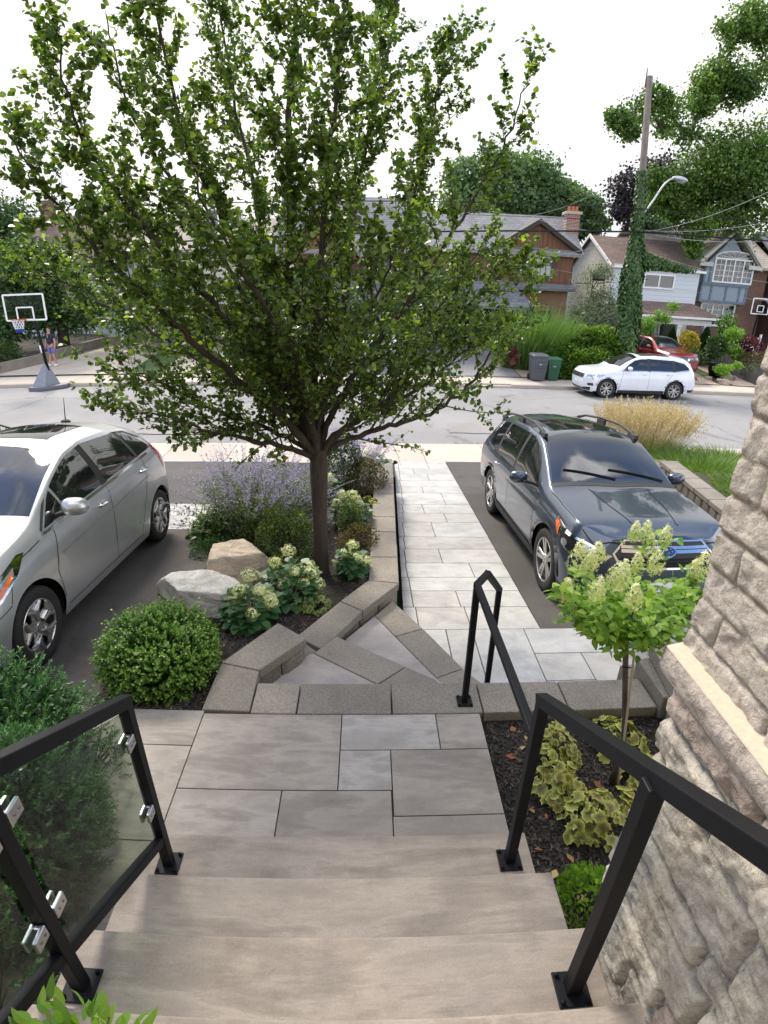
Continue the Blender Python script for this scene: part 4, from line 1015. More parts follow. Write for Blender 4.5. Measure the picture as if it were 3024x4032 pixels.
c.mirror(1.72, .985, .17, MT['p_grey'], 1.0)
for sg in (1, -1):      # roof rails, fat feet and a low bar
    m = MB(); pts = []
    for q_, up in ((2.12, .0), (2.25, .05), (2.6, .075), (3.2, .08), (3.8, .075), (4.1, .05), (4.25, -.01)):
        h = c.hit((sg * .60, q_ - c.mid, 4), (0, 0, -1)); pts.append((sg * .60, q_ - c.mid, h[0].z + up))
    m.tube(pts, [.030, .026, .018, .018, .018, .026, .03], 8)
    for q_ in (2.2, 4.15, 3.2):
        h = c.hit((sg * .60, q_ - c.mid, 4), (0, 0, -1)); m.box(sg * .60 - .022, sg * .60 + .022, q_ - c.mid - .12, q_ - c.mid + .12, h[0].z - .01, h[0].z + (.045 if q_ != 3.2 else .06))
    m.build('roof_rail', MT['trim'], c.root, bevel=.008)
for a0, a1 in (((.62, 1.36), (-.02, 1.47)), ((.02, 1.33), (-.56, 1.50))):
    m = MB(); pts = []
    for k in np.linspace(0, 1, 7):
        x_, s_ = a0[0] + (a1[0] - a0[0]) * k, a0[1] + (a1[1] - a0[1]) * k; h = c.hit((x_, s_ - c.mid, 4), (0, 0, -1)); pts.append((x_, s_ - c.mid, h[0].z + .018))
    m.tube(pts, .009, 6); m.build('wiper', MT['black'], c.root)
c.wheels('twin', 5); c.place()

# --- silver hatchback
FIE = dict(L=3.95, W=1.72, wr=0.302, fo=0.80, wb=2.49, gc=0.19, nose=0.65, tail=0.40, bow=0.20, rim=0.68, tw=.19,
    zt=[(0, .66), (.06, .72), (.25, .83), (.6, .93), (.95, 1.01), (1.10, 1.07), (1.5, 1.29), (1.85, 1.425), (2.2, 1.475), (2.7, 1.47), (3.2, 1.42), (3.42, 1.36), (3.65, 1.14), (3.80, 1.0), (3.95, .85)],
    zr=[(0, .62), (.06, .68), (.25, .785), (.6, .885), (.95, .965), (1.10, 1.0), (1.5, 1.215), (1.85, 1.35), (2.2, 1.405), (2.7, 1.40), (3.2, 1.34), (3.42, 1.28), (3.65, 1.08), (3.80, .95), (3.95, .81)],
    zb=[(0, .55), (.15, .64), (.4, .74), (.9, .87), (1.2, .91), (2.0, .975), (3.0, 1.055), (3.4, 1.07), (3.65, .99), (3.95, .75)],
    wm=[(0, .84), (.5, .85), (1, .855), (2.4, .86), (3.2, .86), (3.95, .82)],
    wrf=[(0, .66), (.4, .70), (.9, .72), (1.1, .705), (1.4, .675), (1.9, .595), (2.4, .575), (3.2, .56), (3.5, .59), (3.95, .70)],
    ff=([.15, .35, .55, .66, .85, 1.0], [.08, .0, .02, .06, .16, .2]), rf=([.3, .5, .8, 1.0, 1.3], [.06, 0, .04, .06, .10]))
c = Car(FIE, (-3.25, 4.405, zL(4.405)), 0.0, -0.0723, MT['p_silver'], 'hatchback', 'silver five door hatchback with glass roof panel parked on the left driveway')
c.decal([(1.16, .935), (1.47, .965), (1.44, 1.155), (1.36, 1.10)], 'side', gp, 'side_window')
c.decal([(1.50, .965), (2.12, 1.01), (2.07, 1.375), (1.86, 1.355), (1.65, 1.27), (1.475, 1.175)], 'side', gp, 'side_window')
c.decal([(2.22, 1.02), (2.93, 1.075), (2.86, 1.355), (2.17, 1.38)], 'side', gp, 'side_window')
c.decal([(2.99, 1.08), (3.37, 1.10), (3.22, 1.245), (2.93, 1.35)], 'side', gp, 'side_window')
c.decal([(2.11, 1.0), (2.23, 1.01), (2.18, 1.39), (2.06, 1.385)], 'side', MT['trim'], 'door_pillar', .0015)
c.decal([(2.92, 1.07), (3.0, 1.075), (2.94, 1.36), (2.85, 1.365)], 'side', MT['trim'], 'door_pillar', .0015)
c.line([(1.10, .905), (1.5, .942), (2.2, .99), (3.0, 1.052), (3.40, 1.078), (3.44, 1.13)], 'side', MT['chrome'], 'window_trim', .022, .006)
c.line([(1.12, .93), (1.35, 1.12), (1.62, 1.285), (1.85, 1.372), (2.2, 1.398), (2.75, 1.385), (3.1, 1.32), (3.32, 1.22)], 'side', MT['trim'], 'window_seal', .018, .004)
c.decal([(0, 1.03), (.68, 1.16), (.63, 1.45), (.57, 1.80), (.3, 1.86), (0, 1.875), (-.3, 1.86), (-.57, 1.80), (-.63, 1.45), (-.68, 1.16)], 'top', gp, 'windscreen', both=False, off=.004)
c.decal([(.36, 2.08), (.36, 2.72), (-.36, 2.72), (-.36, 2.08)], 'top', gp, 'sunroof', both=False)
c.decal([(.52, 1.25), (-.52, 1.25), (-.58, 1.06), (.58, 1.06)], 'rear', gp, 'rear_window', both=False)
c.line([(1.16, .36), (1.12, .60), (1.24, .90)], 'side', MT['dark'], 'door_gap', .007)
c.line([(2.12, .27), (2.14, .6), (2.17, .985)], 'side', MT['dark'], 'door_gap', .007)
c.line([(2.72, .30), (2.84, .55), (2.98, .8), (3.02, 1.04)], 'side', MT['dark'], 'door_gap', .007)
c.line([(1.2, .275), (2.75, .275)], 'side', MT['dark'], 'sill_gap', .007)
c.line([(.55, .62), (.62, .75), (.78, .84), (1.05, .885)], 'side', MT['dark'], 'bumper_gap', .006)
c.line([(.55, .61), (.35, .56), (.1, .52)], 'side', MT['dark'], 'bumper_gap', .006)
c.line([(.0, .13), (.42, .17), (.62, .32), (.70, .6), (.71, 1.0)], 'top', MT['dark'], 'bonnet_gap', .007)
c.line([(1.25, .70), (2.2, .76), (3.1, .84)], 'side', MT['p_silver'], 'door_crease', .022, .006)
c.decal([(3.36, 1.10), (3.56, .80), (3.68, .80), (3.70, .92), (3.47, 1.16)], 'side', MT['redlens'], 'tail_light')
q = ('q', R_(52), 1, (.66, .32))
c.decal([(-.28, .56), (-.2, .52), (.12, .60), (.40, .77), (.50, .87), (.44, .875), (.12, .74), (-.2, .62)], q, MT['chrome'], 'headlight', .006)
c.decal([(-.22, .57), (-.17, .545), (.12, .62), (.36, .765), (.38, .82), (.12, .715), (-.17, .60)], q, MT['lens'], 'headlight_lens', .010)
c.decal([(.14, .64), (.34, .765), (.36, .80), (.16, .69)], q, MT['amber'], 'indicator', .013)
c.decal([(-.5, .42), (.5, .42), (.42, .25), (-.42, .25)], 'front', MT['trim'], 'grille', .006, both=False)
c.handle(2.0, .865, MT['chrome']); c.handle(2.93, .935, MT['chrome'])
c.mirror(1.36, .955, .15, MT['p_silver'], .95)
m = MB(); h = c.hit((0, 3.05 - c.mid, 4), (0, 0, -1)); m.lathe([(0, .03), (.03, .028), (.05, .012), (.055, 0)], 16, tuple(h[0])); m.tube([tuple(h[0] + Vector((0, 0, .02))), tuple(h[0] + Vector((0, .03, .26)))], [.006, .003], 6); m.build('aerial', MT['black'], c.root, smooth=True)
c.wheels('snow', 5); c.place()

# --- white suv across the street and its relatives
TIG = dict(L=4.70, W=1.84, wr=0.355, fo=0.89, wb=2.79, gc=0.22, nose=0.50, tail=0.35, bow=0.14, rim=0.68, tw=.22,
    zt=[(0, .93), (.08, .98), (.35, 1.04), (.9, 1.09), (1.2, 1.14), (1.6, 1.40), (1.95, 1.57), (2.2, 1.62), (2.9, 1.645), (3.7, 1.62), (4.15, 1.57), (4.25, 1.52), (4.5, 1.20), (4.6, 1.08), (4.7, .96)],
    zr=[(0, .89), (.08, .94), (.35, 1.0), (.9, 1.05), (1.2, 1.09), (1.6, 1.33), (1.95, 1.49), (2.2, 1.55), (2.9, 1.575), (3.7, 1.545), (4.15, 1.48), (4.25, 1.43), (4.5, 1.14), (4.6, 1.03), (4.7, .92)],
    zb=[(0, .80), (.15, .86), (.4, .92), (.9, .98), (1.3, 1.02), (2.2, 1.04), (3.2, 1.06), (4.2, 1.11), (4.5, 1.05), (4.7, .88)],
    wm=[(0, .90), (.5, .905), (1, .915), (2.4, .92), (4, .915), (4.7, .89)],
    wrf=[(0, .74), (.4, .76), (1.0, .775), (1.3, .745), (1.9, .66), (2.4, .64), (3.5, .635), (4.2, .62), (4.5, .70), (4.7, .76)],
    ff=([.2, .4, .6, .75, .9, 1.05], [.09, .02, .0, .0, .05, .14]), rf=([.3, .55, .8, 1.0, 1.3], [.06, 0, .02, .05, .08]))
def suv(loc, rz, pm, label, name, style, chromebar=True, group=None, pmname=None, letters=''):
    c = Car(TIG, loc, rz, 0, pm, name, label, group)
    c.decal([(1.47, 1.06), (2.50, 1.075), (2.46, 1.50), (2.2, 1.49), (1.95, 1.43), (1.70, 1.27)], 'side', gp, 'side_window')
    c.decal([(2.60, 1.08), (3.52, 1.09), (3.48, 1.48), (2.56, 1.51)], 'side', gp, 'side_window')
    c.decal([(3.62, 1.095), (4.22, 1.17), (4.18, 1.25), (4.0, 1.40), (3.58, 1.47)], 'side', gp, 'side_window')
    c.decal([(2.49, 1.065), (2.61, 1.07), (2.57, 1.52), (2.45, 1.515)], 'side', MT['trim'], 'door_pillar', .0015)
    c.decal([(3.51, 1.08), (3.63, 1.085), (3.59, 1.48), (3.47, 1.49)], 'side', MT['trim'], 'door_pillar', .0015)
    c.line([(1.42, 1.04), (2.5, 1.055), (3.6, 1.075), (4.2, 1.14)], 'side', MT['chrome'], 'window_trim', .02, .006)
    c.decal([(0, 1.26), (.72, 1.36), (.64, 1.75), (.60, 2.05), (0, 2.12), (-.60, 2.05), (-.64, 1.75), (-.72, 1.36)], 'top', gp, 'windscreen', both=False, off=.004)
    c.decal([(0.46, 2.25), (.46, 3.5), (-.46, 3.5), (-.46, 2.25)], 'top', gp, 'sunroof', both=False)
    c.decal([(.60, 1.42), (-.60, 1.42), (-.66, 1.16), (.66, 1.16)], 'rear', gp, 'rear_window', both=False)
    arch_trim(c, .05)
    c.decal([(3.85 + .42, .27), (4.55, .34), (4.62, .44), (4.2, .42)], 'side', MT['trim'], 'lower_bumper', .008)
    c.decal([(0, .27), (.80, .27), (.84, .40), (.62, .38), (.5, .33), (0, .33)], 'front', MT['trim'], 'lower_bumper', .008)
    g_ = c.decal([(-.56, .86), (.56, .86), (.54, .70), (-.54, .70)], 'front', MT['trim'], 'grille', .006, both=False)[0]
    for z in (.83, .785, .735): c.line([(-.55, z), (.55, z)], 'front', MT['chrome'], 'grille_bar', .012, .012, both=False, parent=g_)
    c.decal([(.065 * math.cos(a), .785 + .065 * math.sin(a)) for a in np.linspace(0, 6.28, 16, endpoint=False)], 'front', MT['chrome'], 'emblem', .018, both=False, parent=g_)
    c.decal([(-.14, .60), (.14, .60), (.14, .50), (-.14, .50)], 'front', MT['plate'], 'number_plate', .016, both=False)
    q = ('q', R_(50), 1, (.72, .32))
    c.decal([(-.20, .74), (.02, .70), (.30, .76), (.46, .88), (.10, .88), (-.18, .84)], q, MT['lens'], 'headlight', .008)
    c.decal([(-.1, .46), (.14, .46), (.10, .56), (-.12, .54)], q, MT['trim'], 'bumper_vent', .008)
    c.decal([(.20, .52), (.28, .52), (.28, .545), (.20, .545)], q, MT['amber'], 'side_marker', .01)
    c.decal([(4.42, .86), (4.66, .86), (4.64, 1.03), (4.45, 1.03)], 'side', MT['redlens'], 'tail_light')
    c.decal([(.50, .86), (.84, .86), (.82, 1.02), (.52, 1.02)], 'rear', MT['redlens'], 'tail_light')
    for P in ([(1.40, .42), (1.42, .7), (1.48, 1.02)], [(2.54, .38), (2.55, 1.06)], [(3.30, .75), (3.45, .9), (3.55, 1.07)]): c.line(P, 'side', MT['dark'], 'door_gap', .008)
    c.handle(2.35, .95, pm); c.handle(3.35, .97, pm)
    c.mirror(1.66, 1.06, .16, pm, 1.0); c.wheels(style, 5); c.place(); return c
suv((10.45, 20.72, -1.26), R_(-90) + SA, MT['p_white'], 'white compact suv parked facing left along the far kerb', 'white_suv', 'y')
# moved so that its near wheels stand where the photo has them
suv((14.15, 25.9, -0.86), R_(10), MT['p_red'], 'dark red suv parked nose out on the driveway behind the white one', 'red_suv', 'y')
suv((0.4, 26.6, -0.80), R_(4), MT['p_white'], 'white car seen through the branches on the driveway of the brown house', 'parked_suv', 'y')
suv((-2.9, 27.0, -0.76), R_(-3), MT['p_black'], 'black car seen through the middle of the pear tree', 'parked_suv', 'twin')
# ---------------------------------------------------------------- vegetation helpers
def unit(v): return v / (np.linalg.norm(v, axis=-1, keepdims=True) + 1e-9)
def pxd(x, y):                  # direction through a spot of the reference view (1659 x 2212 scale)
    X_, Y_ = (x * 1.8228 - 1512) / 1000, -(y * 1.8228 - 2016) / 1000
    r = math.hypot(X_, Y_); th = r / F1 + K3 * r ** 3 + K4 * r ** 4; s_ = math.sin(th) / (r + 1e-9)
    return MW.T @ np.array([s_ * X_, s_ * Y_, -math.cos(th)])
def at(x, y, Y):                # the point of that sight line at distance Y across the garden
    d = pxd(x, y); return d * (Y / d[1]) + np.array([0, 0, CZ])
LEAF6 = np.array([(0, 0, 0), (-.30, .22, .10), (-.46, .52, .12), (0, 1, 0), (.46, .52, .12), (.30, .22, .10)])
LEAF4 = np.array([(0, 0, 0), (-.36, .45, .1), (0, 1, 0), (.36, .45, .1)])
LEAF8 = np.array([(0, 0, 0), (-.24, .18, .08), (-.36, .42, .10), (-.22, .75, .05), (0, 1, -.06), (.22, .75, .05), (.36, .42, .10), (.24, .18, .08)])
HEART = np.array([(0, 0, 0), (-.42, .10, .12), (-.52, .42, .1), (-.25, .8, .03), (0, 1, -.05), (.25, .8, .03), (.52, .42, .1), (.42, .10, .12)])
def leafverts(P, D, N, size, shape=LEAF6, asp=1.0):
    D = unit(D); X_ = unit(np.cross(D, N)); Z_ = np.cross(X_, D)
    s_ = np.asarray(size)[:, None, None]
    V = P[:, None] + s_ * (shape[None, :, 0:1] * asp * X_[:, None] + shape[None, :, 1:2] * D[:, None] + shape[None, :, 2:3] * Z_[:, None])
    return V.reshape(-1, 3)
def rnd3(n, r=None): return unit((r or rng).normal(size=(n, 3)))
def strips(P, D, L, W0, droop, seg=4, side=None, wtip=0.1):
    """curved blades: start P, direction D, length L, width W0, droop downwards; returns quads"""
    n = len(P); D = unit(D); L = np.asarray(L); up = np.array([0, 0, 1.0])
    S_ = unit(np.cross(D, rnd3(n))) if side is None else side
    pts = []; ws = []
    for k in range(seg + 1):
        t = k / seg
        p = P + D * (L * t)[:, None] - up * (np.asarray(droop) * L * t * t)[:, None]
        pts.append(p); ws.append(W0 * ((1 - t) ** 0.6 * (1 - wtip) + wtip))
    Q = []
    for k in range(seg):
        a, b = ws[k][:, None] * S_ / 2 if not np.isscalar(ws[k]) else ws[k] * S_ / 2, ws[k + 1][:, None] * S_ / 2 if not np.isscalar(ws[k + 1]) else ws[k + 1] * S_ / 2
        Q.append(np.stack([pts[k] - a, pts[k] + a, pts[k + 1] + b, pts[k + 1] - b], 1))
    return np.stack(Q, 1).reshape(-1, 3), pts
MT['pear'] = leafmat('pear_leaf', [(0.03, 0.06, 0.015), (0.10, 0.158, 0.032), (0.30, 0.36, 0.07)], 0.38, 0.48)
MT['bark'] = bark('tree_bark', (0.055, 0.042, 0.032))
MT['bark2'] = bark('pale_bark', (0.11, 0.085, 0.065))
MT['box'] = leafmat('boxwood_leaf', [(0.025, 0.065, 0.010), (0.08, 0.175, 0.02), (0.20, 0.34, 0.045)], 0.4, 0.25)
MT['yew'] = leafmat('yew_needle', [(0.02, 0.06, 0.02), (0.05, 0.135, 0.04), (0.13, 0.27, 0.075)], 0.5, 0.15)
MT['hyd'] = leafmat('hydrangea_leaf', [(0.015, 0.055, 0.018), (0.03, 0.10, 0.03), (0.06, 0.15, 0.035)], 0.45, 0.2)
MT['hydlight'] = leafmat('panicle_hydrangea_leaf', [(0.09, 0.19, 0.025), (0.21, 0.36, 0.05), (0.42, 0.56, 0.12)], 0.45, 0.35)
MT['bloom'] = leafmat('hydrangea_bloom', [(0.50, 0.58, 0.18), (0.76, 0.80, 0.40), (0.92, 0.91, 0.68)], 0.6, 0.3, (1, 1, .8))
MT['heu'] = leafmat('heuchera_leaf', [(0.10, 0.058, 0.028), (0.28, 0.285, 0.065), (0.58, 0.62, 0.15)], 0.5, 0.2)
MT['heug'] = leafmat('green_heuchera_leaf', [(0.05, 0.04, 0.02), (0.13, 0.18, 0.04), (0.26, 0.33, 0.10)], 0.5, 0.2)
MT['sageleaf'] = leafmat('sage_leaf', [(0.07, 0.11, 0.055), (0.15, 0.21, 0.11), (0.28, 0.33, 0.20)], 0.6, 0.25)
MT['lav'] = leafmat('sage_flower', [(0.30, 0.25, 0.47), (0.45, 0.39, 0.62), (0.62, 0.57, 0.75)], 0.6, 0.3, (1, 1, 1))
MT['stem'] = plain('green_stem', (0.20, 0.22, 0.12), 0.7)
MT['palestem'] = plain('pale_stem', (0.45, 0.46, 0.38), 0.7)
MT['grassb'] = leafmat('grass_blade', [(0.06, 0.12, 0.02), (0.13, 0.22, 0.04), (0.28, 0.38, 0.09)], 0.5, 0.3)
MT['plume'] = leafmat('grass_plume', [(0.46, 0.35, 0.17), (0.66, 0.54, 0.30), (0.80, 0.70, 0.46)], 0.7, 0.3, (1, 1, .8))
MT['spirea'] = leafmat('small_green_leaf', [(0.03, 0.055, 0.014), (0.075, 0.12, 0.03), (0.16, 0.21, 0.05)], 0.5, 0.3)
MT['brownleaf'] = leafmat('bronze_leaf', [(0.05, 0.04, 0.02), (0.12, 0.09, 0.035), (0.22, 0.17, 0.06)], 0.5, 0.3)
MT['ivy'] = leafmat('ivy_leaf', [(0.014, 0.045, 0.012), (0.035, 0.085, 0.018), (0.10, 0.18, 0.035)], 0.45, 0.15)
MT['ivylight'] = leafmat('pale_ivy_leaf', [(0.10, 0.20, 0.03), (0.2, 0.36, 0.05), (0.34, 0.5, 0.10)], 0.45, 0.3)
MT['gold'] = leafmat('gold_leaf', [(0.22, 0.17, 0.03), (0.42, 0.33, 0.05), (0.6, 0.5, 0.1)], 0.5, 0.3)
MT['tree'] = leafmat('street_tree_leaf', [(0.018, 0.045, 0.012), (0.055, 0.11, 0.024), (0.16, 0.25, 0.05)], 0.5, 0.3)
MT['tree2'] = leafmat('far_tree_leaf', [(0.04, 0.08, 0.03), (0.10, 0.17, 0.06), (0.22, 0.31, 0.11)], 0.6, 0.3)
MT['maple'] = leafmat('maple_leaf', [(0.02, 0.05, 0.01), (0.065, 0.13, 0.02), (0.20, 0.31, 0.045)], 0.5, 0.35)
MT['copper'] = leafmat('copper_leaf', [(0.016, 0.013, 0.02), (0.035, 0.028, 0.036), (0.075, 0.06, 0.07)], 0.5, 0.15, (1, .8, .8))
MT['olive'] = leafmat('silver_leaf', [(0.07, 0.09, 0.06), (0.15, 0.18, 0.12), (0.28, 0.31, 0.21)], 0.6, 0.3)
MT['hedge'] = leafmat('hedge_leaf', [(0.03, 0.08, 0.016), (0.10, 0.20, 0.03), (0.34, 0.44, 0.06)], 0.5, 0.25)
MT['pampas'] = leafmat('tall_grass_blade', [(0.05, 0.11, 0.02), (0.12, 0.22, 0.05), (0.30, 0.40, 0.14)], 0.5, 0.3)
MT['thuja'] = leafmat('cedar_leaf', [(0.01, 0.03, 0.008), (0.02, 0.055, 0.012), (0.05, 0.10, 0.02)], 0.6, 0.1)
MT['crimson'] = leafmat('crimson_leaf', [(0.05, 0.008, 0.015), (0.12, 0.02, 0.035), (0.24, 0.06, 0.07)], 0.5, 0.3, (1.4, .8, .8))

def thing(name, loc, label, cat, group=None): return empty(name, tuple(loc), 0, label, cat, group)
def lay(o, T): return child(o, T)
# --- the pear tree
def beard(pts, n=10):
    P = np.array(pts, float); t = np.linspace(0, len(P) - 1, n * (len(P) - 1) + 1)
    out = []
    for u in t:
        i = min(int(u), len(P) - 2); f = u - i
        p0, p1, p2, p3 = P[max(i - 1, 0)], P[i], P[i + 1], P[min(i + 2, len(P) - 1)]
        out.append(0.5 * ((2 * p1) + (-p0 + p2) * f + (2 * p0 - 5 * p1 + 4 * p2 - p3) * f * f + (-p0 + 3 * p1 - 3 * p2 + p3) * f ** 3))
    return np.array(out)
T = thing('pear_tree', (-0.475, 4.86, -0.36), 'large ornamental pear tree with a low fork, growing out of the mulched planting bed', 'tree')
F0 = at(688, 985, 4.87)
tb = MB()
base = np.array([-0.475, 4.86, -0.40])
tb.tube([tuple(base), tuple(base + (0, 0, .05)), tuple(base + (0.005, 0, .25)), tuple(base * .5 + F0 * .5 + (.0, 0, 0)), tuple(F0 - (0, 0, .12)), tuple(F0 + (0, 0, .06))], [.105, .085, .074, .072, .088, .075], 16)
limbs = [
 ([(640, 900, 4.9), (628, 600, 4.9), (622, 300, 4.9), (640, 0, 4.9), (650, -150, 4.9), (650, -330, 4.9)], .060),
 ([(600, 962, 4.7), (470, 935, 4.4), (380, 908, 4.2), (265, 882, 4.05)], .030),
 ([(625, 915, 4.7), (560, 860, 4.5), (430, 745, 4.2), (310, 640, 3.95), (150, 470, 3.75), (20, 290, 3.6)], .045),
 ([(650, 880, 4.75), (500, 700, 4.4), (350, 540, 4.2), (190, 320, 4.0), (120, 80, 3.9)], .042),
 ([(640, 880, 4.9), (520, 560, 4.9), (400, 300, 4.9), (330, 0, 4.9), (300, -160, 4.9)], .042),
 ([(722, 965, 4.95), (800, 932, 5.1), (900, 905, 5.2), (1000, 848, 5.35), (1065, 758, 5.5), (1150, 660, 5.7)], .034),
 ([(740, 930, 5.0), (850, 850, 5.1), (960, 710, 5.2), (1080, 600, 5.3), (1150, 560, 5.4)], .036),
 ([(720, 890, 4.95), (790, 780, 5.0), (900, 620, 5.0), (1010, 450, 5.0), (1085, 320, 5.0), (1140, 165, 5.0)], .0340),
 ([(695, 880, 5.0), (740, 700, 5.4), (775, 400, 5.7), (840, 100, 6.0), (870, -120, 6.2)], .045),
 ([(675, 870, 4.8), (690, 600, 4.6), (715, 300, 4.4), (750, 0, 4.3), (765, -160, 4.3)], .042),
 ([(700, 870, 5.0), (830, 640, 5.6), (900, 400, 5.9), (950, 180, 6.1), (985, 70, 6.2)], .038),
 ([(655, 870, 5.0), (600, 650, 5.7), (540, 380, 6.2), (480, 60, 6.5), (460, -120, 6.6)], .042),
 ([(672, 910, 4.7), (650, 800, 4.35), (560, 640, 4.0), (450, 450, 3.8), (400, 300, 3.7)], .034),
 ([(650, 900, 5.0), (450, 790, 5.4), (290, 690, 5.8), (130, 610, 6.1), (10, 560, 6.2)], .038),
 ([(620, 945, 4.8), (480, 890, 4.8), (350, 830, 4.8), (240, 790, 4.8)], .026),
 ([(735, 930, 4.8), (880, 850, 4.5), (1000, 760, 4.35), (1060, 700, 4.3)], .028),
 ([(690, 900, 4.75), (760, 760, 4.3), (830, 600, 4.0), (860, 450, 3.9)], .030),
 ([(640, 900, 5.1), (420, 640, 5.6), (260, 460, 5.9), (200, 300, 6.0)], .032),
 ([(700, 890, 5.2), (840, 780, 5.8), (960, 650, 6.2), (1050, 520, 6.4)], .030),
 ([(655, 880, 4.8), (480, 560, 4.5), (290, 260, 4.4), (230, 30, 4.35)], .034),
]
LP, LD, LN = [], [], []
tr = random.Random(11)
def rv(a=1.0): return np.array([tr.gauss(0, a), tr.gauss(0, a), tr.gauss(0, a)])
def twig(p, d, L, leafn, r):
    n = 4; pts = [p]; q = p.copy(); dd = d.copy()
    for k in range(n):
        dd = unit(dd + rv(.16) + np.array([0, 0, .06])); q = q + dd * L / n; pts.append(q.copy())
    tb.tube([tuple(x) for x in pts], [r, r * .8, r * .6, r * .45, r * .3], 4, caps=False)
    P = np.array(pts)
    if p[2] < 2.4 and math.hypot(p[0] + .47, p[1] - 4.86) < 1.0: leafn = int(leafn * .9)
    if p[2] > 2.5: leafn = int(leafn * 1.5 + .5)
    for j in range(leafn):
        u = (0.12 + 0.88 * (j + tr.random()) / leafn) * n; i = min(int(u), n - 1); f = u - i
        c_ = P[i] * (1 - f) + P[i + 1] * f
        for _ in range(tr.choice((2, 3, 3, 4))):
            l = unit(dd * .5 + rv(.8) + np.array([0, 0, -.15])); LP.append(c_ + l * .008 + rv(.012)); LD.append(l); LN.append(unit(rv(.55) + np.array([0, 0, 1.0])))
    return pts
for ptl, r0 in limbs:
    W3 = [F0 + (0, 0, -.03)] + [at(*q) for q in ptl]
    C = beard(W3, 7); C[1:] += np.array([rv(.012) for _ in range(len(C) - 1)])
    m_ = len(C); seg = np.linalg.norm(np.diff(C, axis=0), axis=1); cum_ = np.concatenate([[0], np.cumsum(seg)]); tot = cum_[-1]
    rr_ = r0 * (1 - 0.93 * (cum_ / tot) ** .85) + .002
    tb.tube([tuple(x) for x in C], list(rr_), 8, caps=False)
    ns = int(tot * (14.5 if r0 > .0345 or r0 < .033 else 6.5))
    for k in range(ns):
        s_ = tot * (0.13 + 0.87 * (k + tr.random()) / ns); i = min(int(np.searchsorted(cum_, s_)) - 1, m_ - 2); i = max(i, 0)
        p = C[i] + (C[i + 1] - C[i]) * ((s_ - cum_[i]) / (seg[i] + 1e-9)); d = unit(C[i + 1] - C[i])
        o = unit(np.cross(d, rv())); rad = np.array([p[0] + .47, p[1] - 4.86, 0]); rad = unit(rad)
        fr_ = s_ / tot
        sd_ = unit(d * .75 + o * .75 + rad * .18 + np.array([0, 0, .30]))
        L = (0.30 + .55 * (1 - fr_) * tr.random() + .12) * (0.85 if fr_ > .8 else 1)
        if p[2] < 0.95 and fr_ < .3: L *= .6
        pts = twig(p, sd_, L, int(3 + L * 13), .0065 * (1.5 - fr_) * (L / .5) ** .5)
        for _ in range(int(1 + L * 5.2)):
            a = tr.randint(1, 3); q = np.array(pts[a]); o = unit(np.cross(sd_, rv()))
            twig(q, unit(sd_ * .6 + o * .7 + np.array([0, 0, .2])), .10 + .17 * tr.random(), tr.randint(3, 5), .003)
lay(tb.build('trunk', MT['bark'], smooth=True), T)
LP, LD, LN = map(np.array, (LP, LD, LN)); n = len(LP); print('pear leaves', n)
lv = quads('crown', leafverts(LP, LD, LN, 0.020 + 0.030 * rng.random(n), HEART, 1.0), MT['pear'], tint=np.clip(rng.normal(.42, .24, n), 0, 1), k=8); lay(lv, T)
# the twig of withered leaves at the lower right
P = at(1105, 768, 5.5); m = 26
q = P + rng.normal(size=(m, 3)) * .05
lay(quads('withered_leaves', leafverts(q, rnd3(m) + [0, 0, -1], rnd3(m), .05 + .02 * rng.random(m), HEART), plain('withered_leaf', (0.09, 0.022, 0.012), .7), k=8), T)

# --- shrubs
def ell(n, c, r, shell=.35, lump=.12, seed=0, zmin=None):
    rr = np.random.default_rng(seed); d = rnd3(n, rr)
    lf = 1 + lump * (fbm(d[:, 0] * 1.0 + d[:, 2], d[:, 1] + d[:, 2] * .7, 3.0, seed + 1))
    rad = (1 - shell * rr.random(n) ** 1.8) * lf
    P = np.array(c) + d * np.array(r) * rad[:, None]
    if zmin is not None: k = P[:, 2] > zmin; P, d = P[k], d[k]
    return P, d
def stems(T, c, r, n=8, w=.006, mat='bark', z0=None, k=.8):
    m = MB(); c = np.array(c, float); b0 = c.copy(); b0[2] = (c[2] - r[2]) if z0 is None else z0
    for i in range(n):
        d = rnd3(1)[0]; d[2] = abs(d[2]); e = c + d * np.array(r) * k
        m.tube([tuple(b0 + d * [.05, .05, 0]), tuple((b0 + e) / 2 + rv(.02)), tuple(e)], [w, w * .7, w * .4], 5, caps=False)
    return lay(m.build('branches', MT[mat], smooth=True), T)
def shrub(name, c, r, n, size, mat, label, cat='shrub', group=None, up=.3, shell=.4, lump=.15, seed=0, shape=LEAF6, z0=None, stem=True, asp=1.0, tmu=.45, tsd=.25, stemmat='bark'):
    z0 = c[2] - r[2] if z0 is None else z0
    T = thing(name, (c[0], c[1], z0), label, cat, group)
    P, d = ell(n, c, r, shell, lump, seed, z0 + .01)
    D = unit(d + rnd3(len(P)) * .8 + np.array([0, 0, up])); N = unit(d * .6 + rnd3(len(P)) * .5 + np.array([0, 0, .8]))
    t = np.clip(rng.normal(tmu, tsd, len(P)), 0, 1)
    lay(quads('foliage', leafverts(P, D, N, size * (.7 + .6 * rng.random(len(P))), shape, asp), MT[mat], tint=t, k=len(shape)), T)
    if stem: stems(T, c, r, mat=stemmat, z0=z0)
    return T
